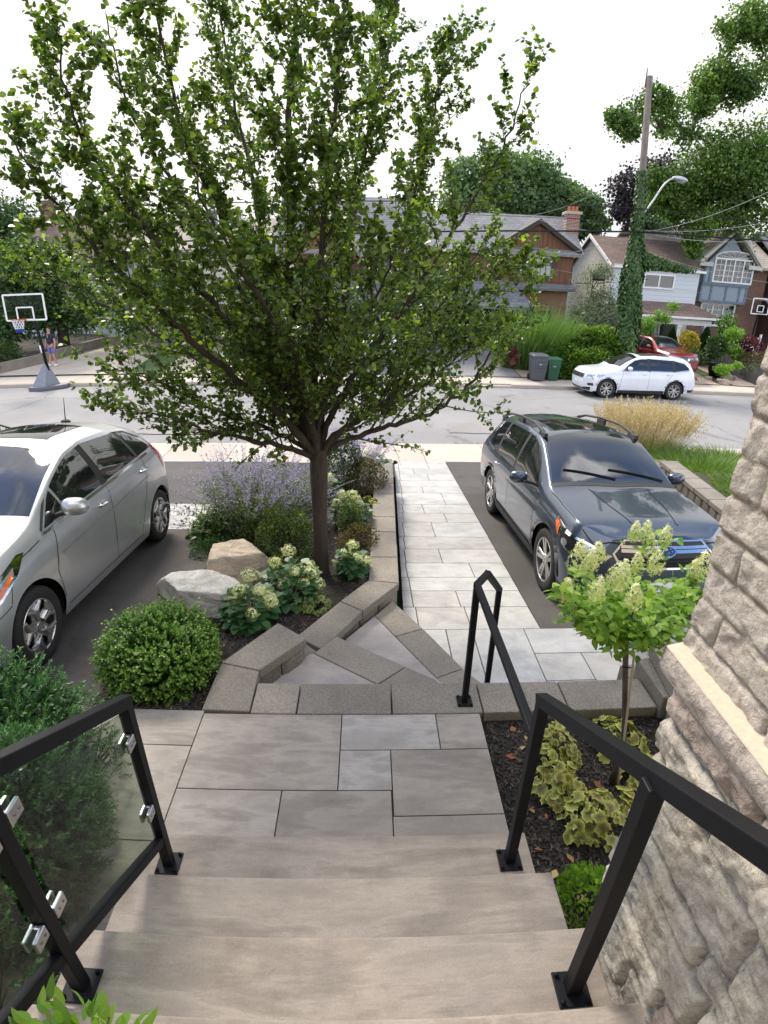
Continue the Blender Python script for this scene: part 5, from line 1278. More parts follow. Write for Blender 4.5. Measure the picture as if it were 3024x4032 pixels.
# round boxwood built of short upright sprigs
T = thing('boxwood', (-1.47, 2.95, -0.15), 'clipped round boxwood shrub at the near end of the mulched bed', 'shrub')
n = 2600; P, d = ell(n, (-1.40, 2.90, .08), (.35, .345, .285), .16, .12, 4, -.08)
D = unit(d * .9 + rnd3(len(P)) * .35 + np.array([0, 0, .55])); L = (.045 + .055 * rng.random(len(P))) * (1 + .9 * (rng.random(len(P)) < .04))
qs, ds, ns_ = [], [], []
for k in range(8):
    t = k / 8; c_ = P + D * (L * t)[:, None]; o = unit(np.cross(D, rnd3(len(P))))
    qs.append(c_); ds.append(unit(o + D * .7)); ns_.append(unit(D + .3 * rnd3(len(P))))
qs, ds, ns_ = map(np.concatenate, (qs, ds, ns_))
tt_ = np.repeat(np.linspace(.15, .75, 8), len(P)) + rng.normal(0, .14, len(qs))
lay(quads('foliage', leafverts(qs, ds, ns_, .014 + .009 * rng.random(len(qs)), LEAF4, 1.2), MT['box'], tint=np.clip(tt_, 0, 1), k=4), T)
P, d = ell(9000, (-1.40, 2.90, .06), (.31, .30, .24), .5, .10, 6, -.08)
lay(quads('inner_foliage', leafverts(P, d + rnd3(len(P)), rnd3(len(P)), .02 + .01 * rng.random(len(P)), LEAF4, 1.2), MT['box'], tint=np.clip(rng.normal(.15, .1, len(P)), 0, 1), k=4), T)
stems(T, (-1.40, 2.90, .06), (.31, .30, .24), 16, .008, z0=-.16)
# yew: needles ringed round drooping tips
T = thing('yew', (-1.85, 1.7, 0), 'dark green yew bush behind the glass railing at the left', 'shrub')
rg = np.random.default_rng(31)
Ps, Ds = [], []
for (c, r, n) in ((c_0, r_0, int(n_0 * 2.3)) for c_0, r_0, n_0 in (((-2.15, 2.0, .14), (.70, .50, .44), 480), ((-1.60, 1.38, .24), (.45, .46, .42), 560), ((-1.62, 1.85, .10), (.34, .32, .28), 170), ((-1.95, 1.0, .25), (.5, .55, .45), 300), ((-2.85, 2.3, .1), (.6, .5, .45), 220), ((-1.5, .7, .15), (.35, .5, .35), 150))):
    P, d = ell(n, c, r, .25, .15, int(n), -.02); Ps.append(P); Ds.append(unit(d + rnd3(len(P), rg) * .45 + np.array([0, 0, .35])))
P, D = np.concatenate(Ps), np.concatenate(Ds); L = .05 + .045 * rg.random(len(P))
qs, ds, tt_ = [], [], []
for k in range(22):
    t = k / 22; c_ = P + D * (L * t)[:, None]; o = unit(np.cross(D, rnd3(len(P), rg)))
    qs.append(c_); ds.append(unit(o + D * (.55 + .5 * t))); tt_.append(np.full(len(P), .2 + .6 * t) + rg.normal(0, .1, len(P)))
qs, ds, tt_ = map(np.concatenate, (qs, ds, tt_))
NEED = np.array([(0, 0, 0), (-.13, .4, 0), (0, 1, 0), (.13, .4, 0)])
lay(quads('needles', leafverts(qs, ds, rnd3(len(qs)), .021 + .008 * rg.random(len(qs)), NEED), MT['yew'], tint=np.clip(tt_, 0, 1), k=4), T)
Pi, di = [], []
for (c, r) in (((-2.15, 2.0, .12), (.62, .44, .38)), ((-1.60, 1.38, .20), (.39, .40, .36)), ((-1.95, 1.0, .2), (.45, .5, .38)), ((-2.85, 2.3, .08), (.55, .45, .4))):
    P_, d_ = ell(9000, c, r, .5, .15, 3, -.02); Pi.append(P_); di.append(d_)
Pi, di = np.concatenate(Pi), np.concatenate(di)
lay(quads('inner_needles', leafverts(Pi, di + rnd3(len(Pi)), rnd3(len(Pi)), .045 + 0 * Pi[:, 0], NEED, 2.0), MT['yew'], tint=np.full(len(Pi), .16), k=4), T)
m = MB()
for a, b in zip(P[::3], D[::3]):
    m.tube([tuple(a - b * .02), tuple(a - b * .16 + [0, 0, -.10])], [.003, .006], 4, caps=False)
lay(m.build('twigs', MT['bark'], smooth=True), T)
for q in ((-1.9, 1.9), (-1.7, 1.5), (-2.2, 2.1), (-1.6, 1.3)): m = MB(); m.tube([(q[0], q[1], -.05), (q[0] + .1, q[1] - .1, .3)], [.03, .012], 6); lay(m.build('stem', MT['bark'], smooth=True), T)

def bloom(mb_pts, c, r, n, elong=1.0, seed=0):
    rr = np.random.default_rng(seed); d = rnd3(n, rr); d2 = d * (1 - .6 * np.clip(d[:, 2:3], 0, 1) * np.array([1, 1, 0])) if elong > 1 else d; P = np.array(c) + d2 * r * np.array([1, 1, elong]) * (.7 + .3 * rr.random((n, 1))) * (1 + .18 * fbm(d[:, 0] * 2, d[:, 1] * 2 + d[:, 2], 3, seed))[:, None]
    mb_pts.append((P, d))
FL = np.array([(-.5, -.5, .12), (0, -.18, 0), (.5, -.5, .12), (.18, 0, 0), (.5, .5, .12), (0, .18, 0), (-.5, .5, .12), (-.18, 0, 0)])
def blooms(T, cs, r, n=90, elong=.75, sz=.022, mat='bloom', name='bloom'):
    for i, c in enumerate(cs):
        l = []; bloom(l, c, r * (.8 + .4 * rng.random()), n, elong, i + 77)
        P, d = l[0]; X_ = unit(np.cross(d, rnd3(n)))
        V = leafverts(P, X_, d, np.full(n, sz), FL)
        tn = np.clip(.45 + .3 * d[:, 2] + rng.normal(0, .15, n), 0, 1)
        lay(quads(name, V, MT[mat], tint=tn, k=8), T)
def hydrangea(c, h, w, heads, label, seed, n=140):
    T = thing('hydrangea', c, label, 'shrub', 'small lime flowered hydrangeas in the planting bed')
    P, d = ell(n, (c[0], c[1], c[2] + h * .42), (w, w, h * .42), .5, .1, seed, c[2] + .01)
    D = unit(d * [1, 1, .3] + rnd3(len(P)) * .4); N = unit(np.array([0, 0, 1.0]) + d * .6)
    lay(quads('foliage', leafverts(P, D, N, .06 + .035 * rng.random(len(P)), HEART, .95), MT['hyd'], tint=np.clip(rng.normal(.5, .25, len(P)), 0, 1), k=8), T)
    m = MB()
    for q in heads: m.tube([tuple(c), tuple((np.array(c) + q) / 2 + [0, 0, .05]), tuple(q)], [.006, .005, .004], 5, caps=False)
    lay(m.build('stems', MT['stem'], smooth=True), T)
    blooms(T, heads, .074, 120, .74, .024)
    return T
def hz(pts, y): return [at(px_, py_, y + dy) for px_, py_, dy in pts]
hydrangea((-.70, 4.28, -.34), .42, .27, hz([(623, 1190, 0), (594, 1215, .0), (637, 1235, -.05), (612, 1262, -.1), (655, 1258, -.1), (672, 1240, 0), (667, 1225, .1), (685, 1280 - 20, -.05), (600, 1240, .05)], 4.28), 'tallest lime flowered hydrangea, beside the tan boulder', 3, 260)
hydrangea((-1.02, 3.86, -.34), .40, .22, hz([(540, 1243, .05), (515, 1275, 0), (560, 1275, 0), (578, 1290, 0), (585, 1300, -.05), (545, 1325, -.15), (510, 1290, 0)], 3.86), 'lime flowered hydrangea in front of the grey boulder', 5, 200)
hydrangea((-.14, 4.72, -.35), .38, .15, hz([(762, 1178, 0), (748, 1195, 0), (788, 1210, -.05), (768, 1205, 0)], 4.72), 'sparse hydrangea between the pear trunk and the block wall', 7, 110)
hydrangea((-.20, 6.10, -.40), .40, .22, hz([(740, 1068, 0), (762, 1068, 0), (735, 1092, 0), (752, 1094, -.05), (775, 1088, 0), (728, 1085, 0), (782, 1102, 0), (745, 1100, -.1), (770, 1078, .05)], 6.10), 'hydrangea heavy with lime blooms behind the pear trunk by the wall', 9, 200)
hydrangea((-.55, 7.1, -.45), .40, .16, hz([(713, 1030, 0), (712, 1045, 0), (722, 1040, 0)], 7.1), 'small hydrangea with three blooms peeping past the right of the trunk', 10, 90)
hydrangea((-.95, 6.8, -.42), .34, .16, hz([(645, 1043, 0), (655, 1053, 0), (635, 1056, .0)], 6.8), 'small hydrangea by the white stone left of the trunk', 12, 90)
hydrangea((.12, 8.7, -.62), .40, .24, hz([(790, 978, 0), (800, 985, 0), (780, 990, 0), (808, 978, 0), (770, 985, 0)], 8.7), 'pale hydrangea at the street end of the planting bed', 13, 160)

# --- the little hydrangea tree by the stairs
T = thing('hydrangea_tree', (1.37, 1.97, -.09), 'small hydrangea tree on a slim single trunk with pale panicles, right of the handrail', 'tree')
m = MB()
top_ = at(1352, 1375, 1.985)
m.tube([(1.37, 1.972, -.12), (1.372, 1.975, .2), tuple(np.array((1.37, 1.972, .2)) * .45 + top_ * .55), tuple(top_), tuple(top_ + [0, 0, .04])], [.018, .014, .0135, .014, .012], 8)
tips = [(1215, 1275, 1.8), (1250, 1262, 1.95), (1290, 1310, 1.7), (1320, 1275, 2.1), (1395, 1165, 2.3), (1440, 1165, 2.2), (1375, 1262, 2.0), (1335, 1290, 1.8), (1368, 1320, 1.65), (1510, 1245, 2.1), (1480, 1290, 1.9), (1490, 1330, 1.75), (1420, 1345, 1.6), (1300, 1350, 1.7), (1460, 1270, 2.2), (1240, 1320, 1.9), (1500, 1300, 2.3), (1280, 1300, 2.2), (1350, 1345, 1.7), (1440, 1310, 1.85), (1400, 1300, 1.75), (1470, 1350, 1.9), (1530, 1280, 2.0)]
LPh, LDh = [], []
for (a, b, y) in tips:
    e = at(a, b, y); mid = (top_ * .5 + e * .5) + np.array([0, 0, -.03])
    C = beard([top_, mid, e], 6); m.tube([tuple(x) for x in C], list(np.linspace(.007, .0025, len(C))), 5, caps=False)
    for k in range(4, len(C)):
        for _ in range(13 if b > 1200 else (2 if k < 9 else 5)):
            o = rnd3(1)[0]; o[2] *= .5; LPh.append(C[k] + o * .03 * rng.random() + rv(.03)); LDh.append(unit(o + unit(e - top_) * .5 + [0, 0, -.15]))
m.tube([tuple(top_ - [0, 0, .02]), tuple(top_ + [-.05, 0, -.0]), tuple(top_ + [-.075, 0, .01])], [.008, .007, .004], 6); m.tube([tuple(top_), tuple(top_ + [.04, .0, .02])], [.009, .005], 6)
m.lathe([(.0, .03), (.02, .02), (.024, 0), (.017, -.03)], 8, tuple(top_))
lay(m.build('trunk', MT['bark2'], smooth=True), T)
P, D = np.array(LPh), np.array(LDh); k = len(P); N = unit(np.array([0, 0, 1.0]) + rnd3(k) * .55)
lay(quads('crown', leafverts(P, D, N, .034 + .026 * rng.random(k), LEAF8, .78), MT['hydlight'], tint=np.clip(rng.normal(.48, .25, k), 0, 1), k=8), T)
bl = [(1225, 1275, 1.8), (1250, 1205, 1.95), (1290, 1198, 2.0), (1275, 1215, 1.9), (1290, 1275, 1.7), (1345, 1245, 1.85), (1332, 1250, 1.8), (1370, 1290, 1.62), (1395, 1150, 2.3), (1438, 1158, 2.2), (1418, 1215, 2.0), (1372, 1150, 2.35), (1520, 1222, 2.05), (1500, 1232, 2.1), (1375, 1222, 2.2), (1405, 1180, 2.3)]
blooms(T, [at(*q) for q in bl], .043, 130, 1.75, .018, name='panicle')
st = thing('plant_stake', (1.40, 1.97, -.1), 'thin bamboo stake tied beside the slim trunk of the hydrangea tree', 'stake')
m = MB(); m.tube([(1.404, 1.96, -.12), tuple(at(1370, 1415, 1.95))], .006, 8); lay(m.build('cane', plain('bamboo', (.42, .36, .25), .7)), st)
m = MB(); a = at(1366, 1443, 1.955); m.tube([tuple(a), tuple(a + [-.05, .01, -.0])], .003, 5); lay(m.build('tie', MT['black']), st)

# --- heucheras
LOB = [((0.42 + .10 * (1 if k % 2 else 0) + (.0 if abs(k - 9) > 1 else -.2)), math.pi * 2 * k / 18 - math.pi / 2 + math.pi) for k in range(18)]
def heuchera(c, r, h, n, label, seed, mat='heu', size=.066):
    T = thing('heuchera', c, label, 'plant', 'heucheras with ruffled yellow green leaves')
    rr = np.random.default_rng(seed); mb = MB(); ms_ = MB()
    for i in range(n):
        a = rr.random() * 6.283; q = math.sqrt(rr.random()); el = (1 - q) * 1.3 + .15
        P = np.array([c[0] + r * q * math.cos(a), c[1] + r * q * math.sin(a), c[2] + h * (.25 + .75 * (1 - q * q)) * (.55 + .55 * rr.random())])
        out = np.array([math.cos(a), math.sin(a), 0]); N = unit(out * (.25 + .7 * q) + np.array([0, 0, 1]) + rr.normal(0, .34, 3)); X_ = unit(np.cross(N, rr.normal(size=3))); Y_ = np.cross(N, X_)
        s_ = size * (.5 + .75 * rr.random()); V = [P]; tn = [0.0]
        for (rad, th) in LOB: w_ = rad * (1 + .1 * rr.random()); V.append(P + (X_ * math.cos(th) + Y_ * math.sin(th)) * w_ * s_ * .55 + N * s_ * .03); tn.append(.22 + .2 * rr.random())
        for (rad, th) in LOB: w_ = rad * (1.9 + .35 * rr.random()); V.append(P + (X_ * math.cos(th) + Y_ * math.sin(th)) * w_ * s_ * .55 + N * s_ * (-.06 + .16 * (rr.random() - .5))); tn.append(.65 + .35 * rr.random())
        F = [(0, 1 + k, 1 + (k + 1) % 18) for k in range(18)] + [(1 + k, 19 + k, 19 + (k + 1) % 18, 1 + (k + 1) % 18) for k in range(18)]
        sh = rr.normal(0, .1); mb.add(V, F, np.clip(np.array(tn) + sh, 0, 1))
        ms_.tube([tuple(P), tuple(np.array(c) + [r * q * .2 * math.cos(a), r * q * .2 * math.sin(a), 0.0])], .002, 3, caps=False)
    lay(mb.build('leaves', MT[mat], smooth=True), T); lay(ms_.build('stems', MT['stem']), T); return T
heuchera((1.09, 2.17, -.09), .15, .25, 50, 'ruffled heuchera behind the railing post nearest the kerb', 41)
heuchera((1.02, 1.93, -.09), .145, .24, 50, 'ruffled heuchera just right of the handrail foot', 42)
heuchera((1.50, 2.25, -.09), .18, .18, 50, 'heuchera growing behind the hydrangea tree against the kerb', 43)
heuchera((1.15, 1.70, -.09), .17, .25, 66, 'largest heuchera, in the front of the mulch under the hydrangea tree', 44)
heuchera((1.58, 1.95, -.09), .15, .18, 45, 'heuchera tucked against the rough stone house wall', 45)
heuchera((1.35, 1.83, -.09), .08, .12, 16, 'small heuchera clump between the stake and the stone wall', 46)
heuchera((-.47, 4.12, -.34), .16, .17, 50, 'green heuchera at the foot of the tallest hydrangea', 47, 'heug', .06)
heuchera((.02, 6.75, -.43), .20, .15, 50, 'golden heuchera by the block wall behind the lime hydrangea', 48, 'heu', .07)
shrub('sedum', (.98, 1.28, -.02), (.17, .15, .17), 1500, .024, 'hydlight', 'bright green low plant squeezed between stairs and stone wall', 'plant', seed=51, up=1.2, z0=-.1, tmu=.3)
shrub('leafy_shrub', (-.60, .44, .99), (.15, .09, .09), 130, .055, 'ivylight', 'bright green leaf sprays in the bottom left corner below the glass railing', 'shrub', seed=52, up=.8, z0=.76, stemmat='stem', asp=.55, shape=LEAF8)

# --- Russian sage
T = thing('russian_sage', (-1.35, 6.0, -.40), 'big airy russian sage with lavender spikes left of the pear trunk', 'plant')
n = 420; a = rng.random(n) * 6.28; q = np.sqrt(rng.random(n))
P = np.stack([-1.40 + .34 * q * np.cos(a), 6.0 + .45 * q * np.sin(a), np.full(n, -.42)], 1)
D = unit(np.stack([.50 * q * np.cos(a) + .12 + .12 * rng.normal(size=n), .35 * q * np.sin(a) + .1 * rng.normal(size=n), np.ones(n)], 1))
rt = rng.random(n) < .38; D[rt] = unit(D[rt] + np.array([.75, 0, -.15]) * rng.random((rt.sum(), 1)))
lf_ = rng.random(n) < .08; D[lf_] = unit(D[lf_] + np.array([-.8, -.1, -.3]))
L = .82 + .60 * rng.random(n)
V, pts = strips(P, D, L, .007, .16 + .12 * rng.random(n), 6)
lay(quads('stems', V, MT['palestem'], k=4), T)
pts = np.stack(pts, 1)   # n,7,3
def along(t): u = t * 6; i = np.minimum(u.astype(int), 5); f = (u - i)[:, None]; I = np.arange(n); return pts[I, i] * (1 - f) + pts[I, i + 1] * f
A, B = [], []
for k in range(29):
    t = .58 + .42 * rng.random(n); A.append(along(t) + rnd3(n) * .020 * (1.25 - t)[:, None] * 2)
for k in range(56):
    t = .05 + .62 * rng.random(n); B.append(along(t) + rnd3(n) * .04)
A, B = np.concatenate(A), np.concatenate(B)
lay(quads('flower_spikes', leafverts(A, rnd3(len(A)) + [0, 0, .4], rnd3(len(A)), .011 + .008 * rng.random(len(A)), LEAF4, 1.3), MT['lav'], tint=rng.random(len(A)), k=4), T)
lay(quads('foliage', leafverts(B, rnd3(len(B)) + [0, 0, .5], rnd3(len(B)), .028 + .02 * rng.random(len(B)), LEAF4, .7), MT['sageleaf'], tint=rng.random(len(B)), k=4), T)
T2 = thing('russian_sage', (-.3, 7.9, -.5), 'smaller lavender russian sage behind the pear trunk by the street', 'plant')
n = 120; a = rng.random(n) * 6.28; q = np.sqrt(rng.random(n))
P = np.stack([-.35 + .25 * q * np.cos(a), 7.9 + .25 * q * np.sin(a), np.full(n, -.5)], 1); D = unit(np.stack([.5 * q * np.cos(a) + .15, .3 * q * np.sin(a), np.ones(n)], 1)); L = .8 + .35 * rng.random(n)
V, pts = strips(P, D, L, .007, .15 + 0 * L, 6); lay(quads('stems', V, MT['palestem'], k=4), T2); pts = np.stack(pts, 1)
A = np.concatenate([along(.55 + .45 * rng.random(n)) + rnd3(n) * .025 for k in range(34)])
lay(quads('flower_spikes', leafverts(A, rnd3(len(A)), rnd3(len(A)), .013 + .007 * rng.random(len(A)), LEAF4, 1.3), MT['lav'], tint=rng.random(len(A)), k=4), T2)
# other bed shrubs
shrub('ivy_ground_cover', (-1.68, 5.75, -.36), (.42, .42, .26), 1500, .05, 'ivy', 'dark green ivy spilling round the foot of the russian sage', 'ivy', seed=60, shape=HEART, up=.2)
shrub('ivy_sprig', (-1.92, 5.75, -.33), (.14, .25, .16), 190, .05, 'ivylight', 'bright lime ivy shoots spilling onto the driveway edge', 'ivy', seed=61, shape=HEART, stemmat='stem')
shrub('creeping_juniper', (-1.72, 5.28, -.38), (.27, .22, .17), 2600, .03, 'yew', 'low blue green juniper behind the tan boulder', 'shrub', seed=62, asp=.4, up=.3)
shrub('spirea', (-.85, 5.15, -.15), (.36, .30, .34), 3800, .022, 'spirea', 'fine leaved potentilla shrub touching the left of the pear trunk', 'shrub', seed=63, up=.5)
shrub('potentilla', (-1.2, 5.35, -.22), (.25, .22, .22), 1500, .022, 'spirea', 'low potentilla with a few yellow flowers behind the tan boulder', 'shrub', seed=64, up=.5)
m = thing('yellow_flowers', at(580, 1140, 5.2), 'few small yellow potentilla flowers above the boulder', 'flowers')
blooms(m, [at(588, 1138, 5.15), at(570, 1143, 5.15), at(598, 1148, 5.1), at(650, 1112, 4.95), at(560, 1140, 5.2)], .014, 9, .6, .022, 'gold', 'flower')
shrub('bronze_spirea', (-.10, 5.35, -.26), (.24, .30, .17), 1800, .02, 'brownleaf', 'low bronze leaved shrub between the trunk and the block wall', 'shrub', seed=65, up=.5)
shrub('green_spirea', (-.20, 5.75, -.2), (.16, .16, .24), 900, .022, 'spirea', 'small twiggy green shrub just right of the trunk', 'shrub', seed=66, up=.6)
shrub('bronze_barberry', (-.02, 7.45, -.25), (.30, .34, .28), 3200, .024, 'brownleaf', 'brown green barberry beside the far part of the wall', 'shrub', seed=67, up=.4, tmu=.35)
shrub('blue_green_shrub', (-.38, 7.6, -.12), (.30, .34, .42), 3600, .03, 'ivy', 'dark blue green shrub right of the pear trunk near the street', 'shrub', seed=68, up=.5)
shrub('dwarf_juniper', (-.28, 6.7, -.36), (.22, .16, .13), 1400, .025, 'yew', 'small deep green juniper behind the lime hydrangea', 'shrub', seed=69, asp=.4)
shrub('leafy_perennial', (-.85, 6.2, -.2), (.28, .26, .26), 900, .05, 'box', 'fresh green perennial left of the trunk below the sage', 'plant', seed=70, up=.4)
# boulders
def boulder(name, c, r, mat, label, seed, flat=.45, n=42):
    th = np.linspace(0, math.pi, n); ph = np.linspace(0, 2 * math.pi, 2 * n + 1)
    Tm, Pm = np.meshgrid(th, ph, indexing='ij'); X_, Y_, Z_ = np.sin(Tm) * np.cos(Pm), np.sin(Tm) * np.sin(Pm), np.cos(Tm)
    rr = np.random.default_rng(seed)
    for _ in range(10):   # broken faces
        d = unit(np.array([rr.normal(), rr.normal(), rr.normal() * .25])); h = .52 + .26 * rr.random(); k = X_ * d[0] + Y_ * d[1] + Z_ * d[2]; e = np.maximum(0, k - h)
        X_, Y_, Z_ = X_ - e * d[0], Y_ - e * d[1], Z_ - e * d[2]
    e = np.maximum(0, Z_ - flat); Z_ = Z_ - e * .93
    f = 1 + .035 * fbm(X_ * 2 + Z_, Y_ * 2 - Z_, 3, seed) + .012 * fbm(X_ * 3, Y_ * 3 + Z_ * 5, 9, seed + 1)
    m = MB(); m.grid(c[0] + r[0] * X_ * f, c[1] + r[1] * Y_ * f, c[2] + r[2] * Z_ * f, .5)
    o = m.build(name, mat, smooth=True); tag(o, label, 'boulder'); return o
def rockmat(name, a, b, c_):
    m, t, p = newmat(name); v = vcoord(t, (1, 1, 2.2)); f = noise(t, v, 5, 9, .68, .7); f2 = noise(t, v, 60, 4, .7)
    c = ramp(t, f, [(.3, a), (.5, b), (.68, c_)]); c = mixc(t, .6, c, ramp(t, f2, [(.35, (.65, .65, .65)), (.65, (1.25, 1.25, 1.25))]), 'MULTIPLY')
    t.links.new(c, p.inputs['Base Color']); p.inputs['Roughness'].default_value = .95
    b_ = bump(t, p, f, 1.0, .04); bump(t, p, f2, .6, .006, b_); return m
MT['rtan'] = rockmat('tan_rock', (.24, .185, .13), (.42, .35, .27), (.56, .49, .40))
MT['rgrey'] = rockmat('grey_rock', (.30, .29, .27), (.50, .49, .46), (.66, .65, .62))
boulder('boulder', (-1.31, 4.72, -.27), (.49, .38, .38), MT['rtan'], 'flat topped tan boulder in the bed left of the pear trunk', 6, .62)
boulder('boulder', (-1.47, 4.16, -.33), (.57, .38, .38), MT['rgrey'], 'pale grey boulder between the driveway and the hydrangeas', 15, .66)
boulder('boulder', (-1.0, 7.15, -.47), (.24, .18, .22), MT['rgrey'], 'flat whitish stone half hidden behind the pear trunk', 17, .6)

# --- grasses beyond the wagon
def tuft(name, c, r, h, n, label, plume=0, mat='grassb', seed=0, w=.008, droop=.35, spread=.5, pm='plume'):
    T = thing(name, c, label, 'grass'); rr = np.random.default_rng(seed); a = rr.random(n) * 6.28; q = np.sqrt(rr.random(n))
    P = np.stack([c[0] + r[0] * q * np.cos(a), c[1] + r[1] * q * np.sin(a), np.full(n, c[2] - .02)], 1)
    D = unit(np.stack([spread * q * np.cos(a) + .15 * rr.normal(size=n), spread * q * np.sin(a) + .15 * rr.normal(size=n), np.ones(n)], 1)); L = h * (.55 + .45 * rr.random(n))
    V, _ = strips(P, D, L, w, droop * (.4 + rr.random(n)), 5)
    lay(quads('blades', V, MT[mat], tint=np.repeat(np.clip(rr.normal(.45, .22, n), 0, 1), 5), k=4), T)
    if plume:
        k = plume; I = rr.integers(0, n, k); P2 = P[I]; D2 = unit(D[I] * [.7, .7, 1] + .05 * rr.normal(size=(k, 3))); L2 = h * (1.05 + .35 * rr.random(k))
        V, _ = strips(P2, D2, L2, .004, .05 + .1 * rr.random(k), 5); lay(quads('flower_stems', V, MT[pm], tint=np.full(k * 5, .4), k=4), T)
        q_ = []
        for j in range(26):
            t = .62 + .38 * rr.random(k); q_.append(P2 + D2 * (L2 * t)[:, None] - np.array([0, 0, 1]) * (.1 * L2 * t * t)[:, None] + rnd3(k) * .012)
        q_ = np.concatenate(q_); lay(quads('plumes', leafverts(q_, rnd3(len(q_)) * .5 + [0, 0, 1], rnd3(len(q_)), .03 + .02 * rr.random(len(q_)), LEAF4, .35), MT[pm], tint=rr.random(len(q_)), k=4), T)
    return T
tuft('feather_reed_grass', (5.55, 10.0, -.68), (.62, .45, 1), .98, 1900, 'tall feather reed grass with straw coloured plumes behind the dark wagon', 1100, seed=80)
tuft('ornamental_grass', (5.95, 8.5, -.40), (.75, 1.0, 1), .50, 4200, 'low bright green ornamental grass on the wall by the driveway', 0, seed=81, droop=.6, spread=.9, w=.010)
tuft('ornamental_grass', (7.0, 9.2, -.5), (.7, .8, 1), .50, 2500, 'green ornamental grass at the right, near the sidewalk', 0, seed=82, droop=.6, spread=.9, w=.010)
tuft('ornamental_grass', (5.9, 7.0, -.30), (.5, .7, 1), .42, 2200, 'green grass tuft nearest the stone house corner', 0, seed=83, droop=.6, spread=.9, w=.010)
# black iron railing at the far left edge
T = thing('iron_railing', (-7.9, 10.3, -1.1), 'black iron stair railing at the left edge beyond the silver car', 'railing')
m = MB(); a, b = np.array((-8.3, 10.4, .05)), np.array((-7.05, 10.6, -.42))
m.bar(tuple(a), tuple(b), .04, .03); m.bar(tuple(a - [0, 0, .75]), tuple(b - [0, 0, .62]), .03, .02)
lay(m.build('rails', MT['black']), T)
for k in range(11):
    m = MB(); q = a + (b - a) * k / 10; m.bar(tuple(q - [0, 0, .75 - .013 * k]), tuple(q), .014, up=(0, 1, 0)); lay(m.build('baluster', MT['black']), T)
# ---------------------------------------------------------------- across the street
def gz_(y): return zF(y) - 0.03
def roofmat(name, a, b, sc=1.0, row=.14):
    m, t, p = newmat(name); v = vcoord(t)
    br = nd(t, 'ShaderNodeTexBrick'); br.inputs['Scale'].default_value = 1.0; br.inputs['Brick Width'].default_value = .33; br.inputs['Row Height'].default_value = row
    br.inputs['Mortar Size'].default_value = .008; br.inputs['Color1'].default_value = (*a, 1); br.inputs['Color2'].default_value = (*b, 1); br.inputs['Mortar'].default_value = (*[c * .5 for c in a], 1); br.offset = .5
    mpp = v.node; sxy = nd(t, 'ShaderNodeSeparateXYZ'); cb = nd(t, 'ShaderNodeCombineXYZ'); t.links.new(v, sxy.inputs[0]); t.links.new(sxy.outputs['X'], cb.inputs['X']); t.links.new(sxy.outputs['Z'], cb.inputs['Y']); t.links.new(cb.outputs[0], br.inputs['Vector'])
    f = noise(t, v, .9, 6); c = mixc(t, 1.0, br.outputs['Color'], ramp(t, f, [(.3, (.85, .85, .85)), (.7, (1.12, 1.12, 1.12))]), 'MULTIPLY')
    t.links.new(c, p.inputs['Base Color']); p.inputs['Roughness'].default_value = .95; bump(t, p, br.outputs['Fac'], -.3, .01); return m
def brickmat(name, a, b, mortar, w=.22, h=.075):
    m = roofmat(name, a, b, row=h); br = [n_ for n_ in m.node_tree.nodes if n_.type == 'TEX_BRICK'][0]
    br.inputs['Brick Width'].default_value = w; br.inputs['Mortar'].default_value = (*mortar, 1); br.inputs['Mortar Size'].default_value = .010; return m
MT['rf_grey'] = roofmat('grey_shingles', (.20, .195, .20), (.26, .25, .25)); MT['rf_brown'] = roofmat('brown_shingles', (.15, .10, .08), (.20, .135, .108)); MT['rf_tan'] = roofmat('tan_shingles', (.33, .29, .24), (.40, .35, .29)); MT['rf_slate'] = roofmat('slate_shingles', (.12, .125, .14), (.17, .175, .19))
MT['bk_red'] = brickmat('red_brick', (.12, .052, .036), (.18, .08, .055), (.20, .16, .14)); MT['bk_tan'] = brickmat('tan_brick', (.23, .14, .075), (.28, .17, .095), (.22, .16, .11)); MT['bk_white'] = brickmat('white_painted_brick', (.56, .55, .50), (.60, .59, .55), (.42, .42, .40))
MT['bk_chim'] = brickmat('chimney_brick', (.20, .07, .05), (.28, .11, .08), (.42, .38, .34))
def sidingmat(name, col, h=.11):
    m, t, p = newmat(name); v = vcoord(t); wv = nd(t, 'ShaderNodeTexWave', wave_type='BANDS', bands_direction='Z', wave_profile='SAW'); wv.inputs['Scale'].default_value = .314 / h / 2 * 1.0; t.links.new(v, wv.inputs[0])
    t.links.new(ramp(t, wv.outputs['Fac'], [(0, tuple(c * .62 for c in col)), (.12, col), (1, tuple(min(1, c * 1.06) for c in col))]), p.inputs['Base Color']); p.inputs['Roughness'].default_value = .6; return m
MT['sd_white'] = sidingmat('white_siding', (.55, .58, .62)); MT['sd_beige'] = sidingmat('beige_siding', (.50, .46, .40)); MT['stucco'] = plain('blue_grey_stucco', (.27, .32, .38), .9, var=.08); MT['stuccotrim'] = plain('blue_grey_trim', (.14, .18, .23), .8)
m, t, p = newmat('wood_boards'); v = vcoord(t, (9, 9, .6)); f = noise(t, v, 1.0, 6, .6, .3); t.links.new(ramp(t, f, [(.3, (.075, .030, .016)), (.5, (.15, .065, .032)), (.7, (.21, .10, .05))]), p.inputs['Base Color']); p.inputs['Roughness'].default_value = .8; MT['wood'] = m
MT['pine'] = plain('new_pine_boards', (.55, .38, .22), .7, var=.15, scale=4)
MT['darktrim'] = plain('charcoal_trim', (.035, .037, .042), .5)
MT['browntrim'] = plain('dark_brown_trim', (.03, .022, .018), .7)
m, t, p = newmat('window_glass'); p.inputs['Base Color'].default_value = (.03, .036, .04, 1); p.inputs['Roughness'].default_value = .05; p.inputs['Specular IOR Level'].default_value = .8; MT['wglass'] = m
MT['curtain'] = plain('curtain', (.45, .45, .42), .8)
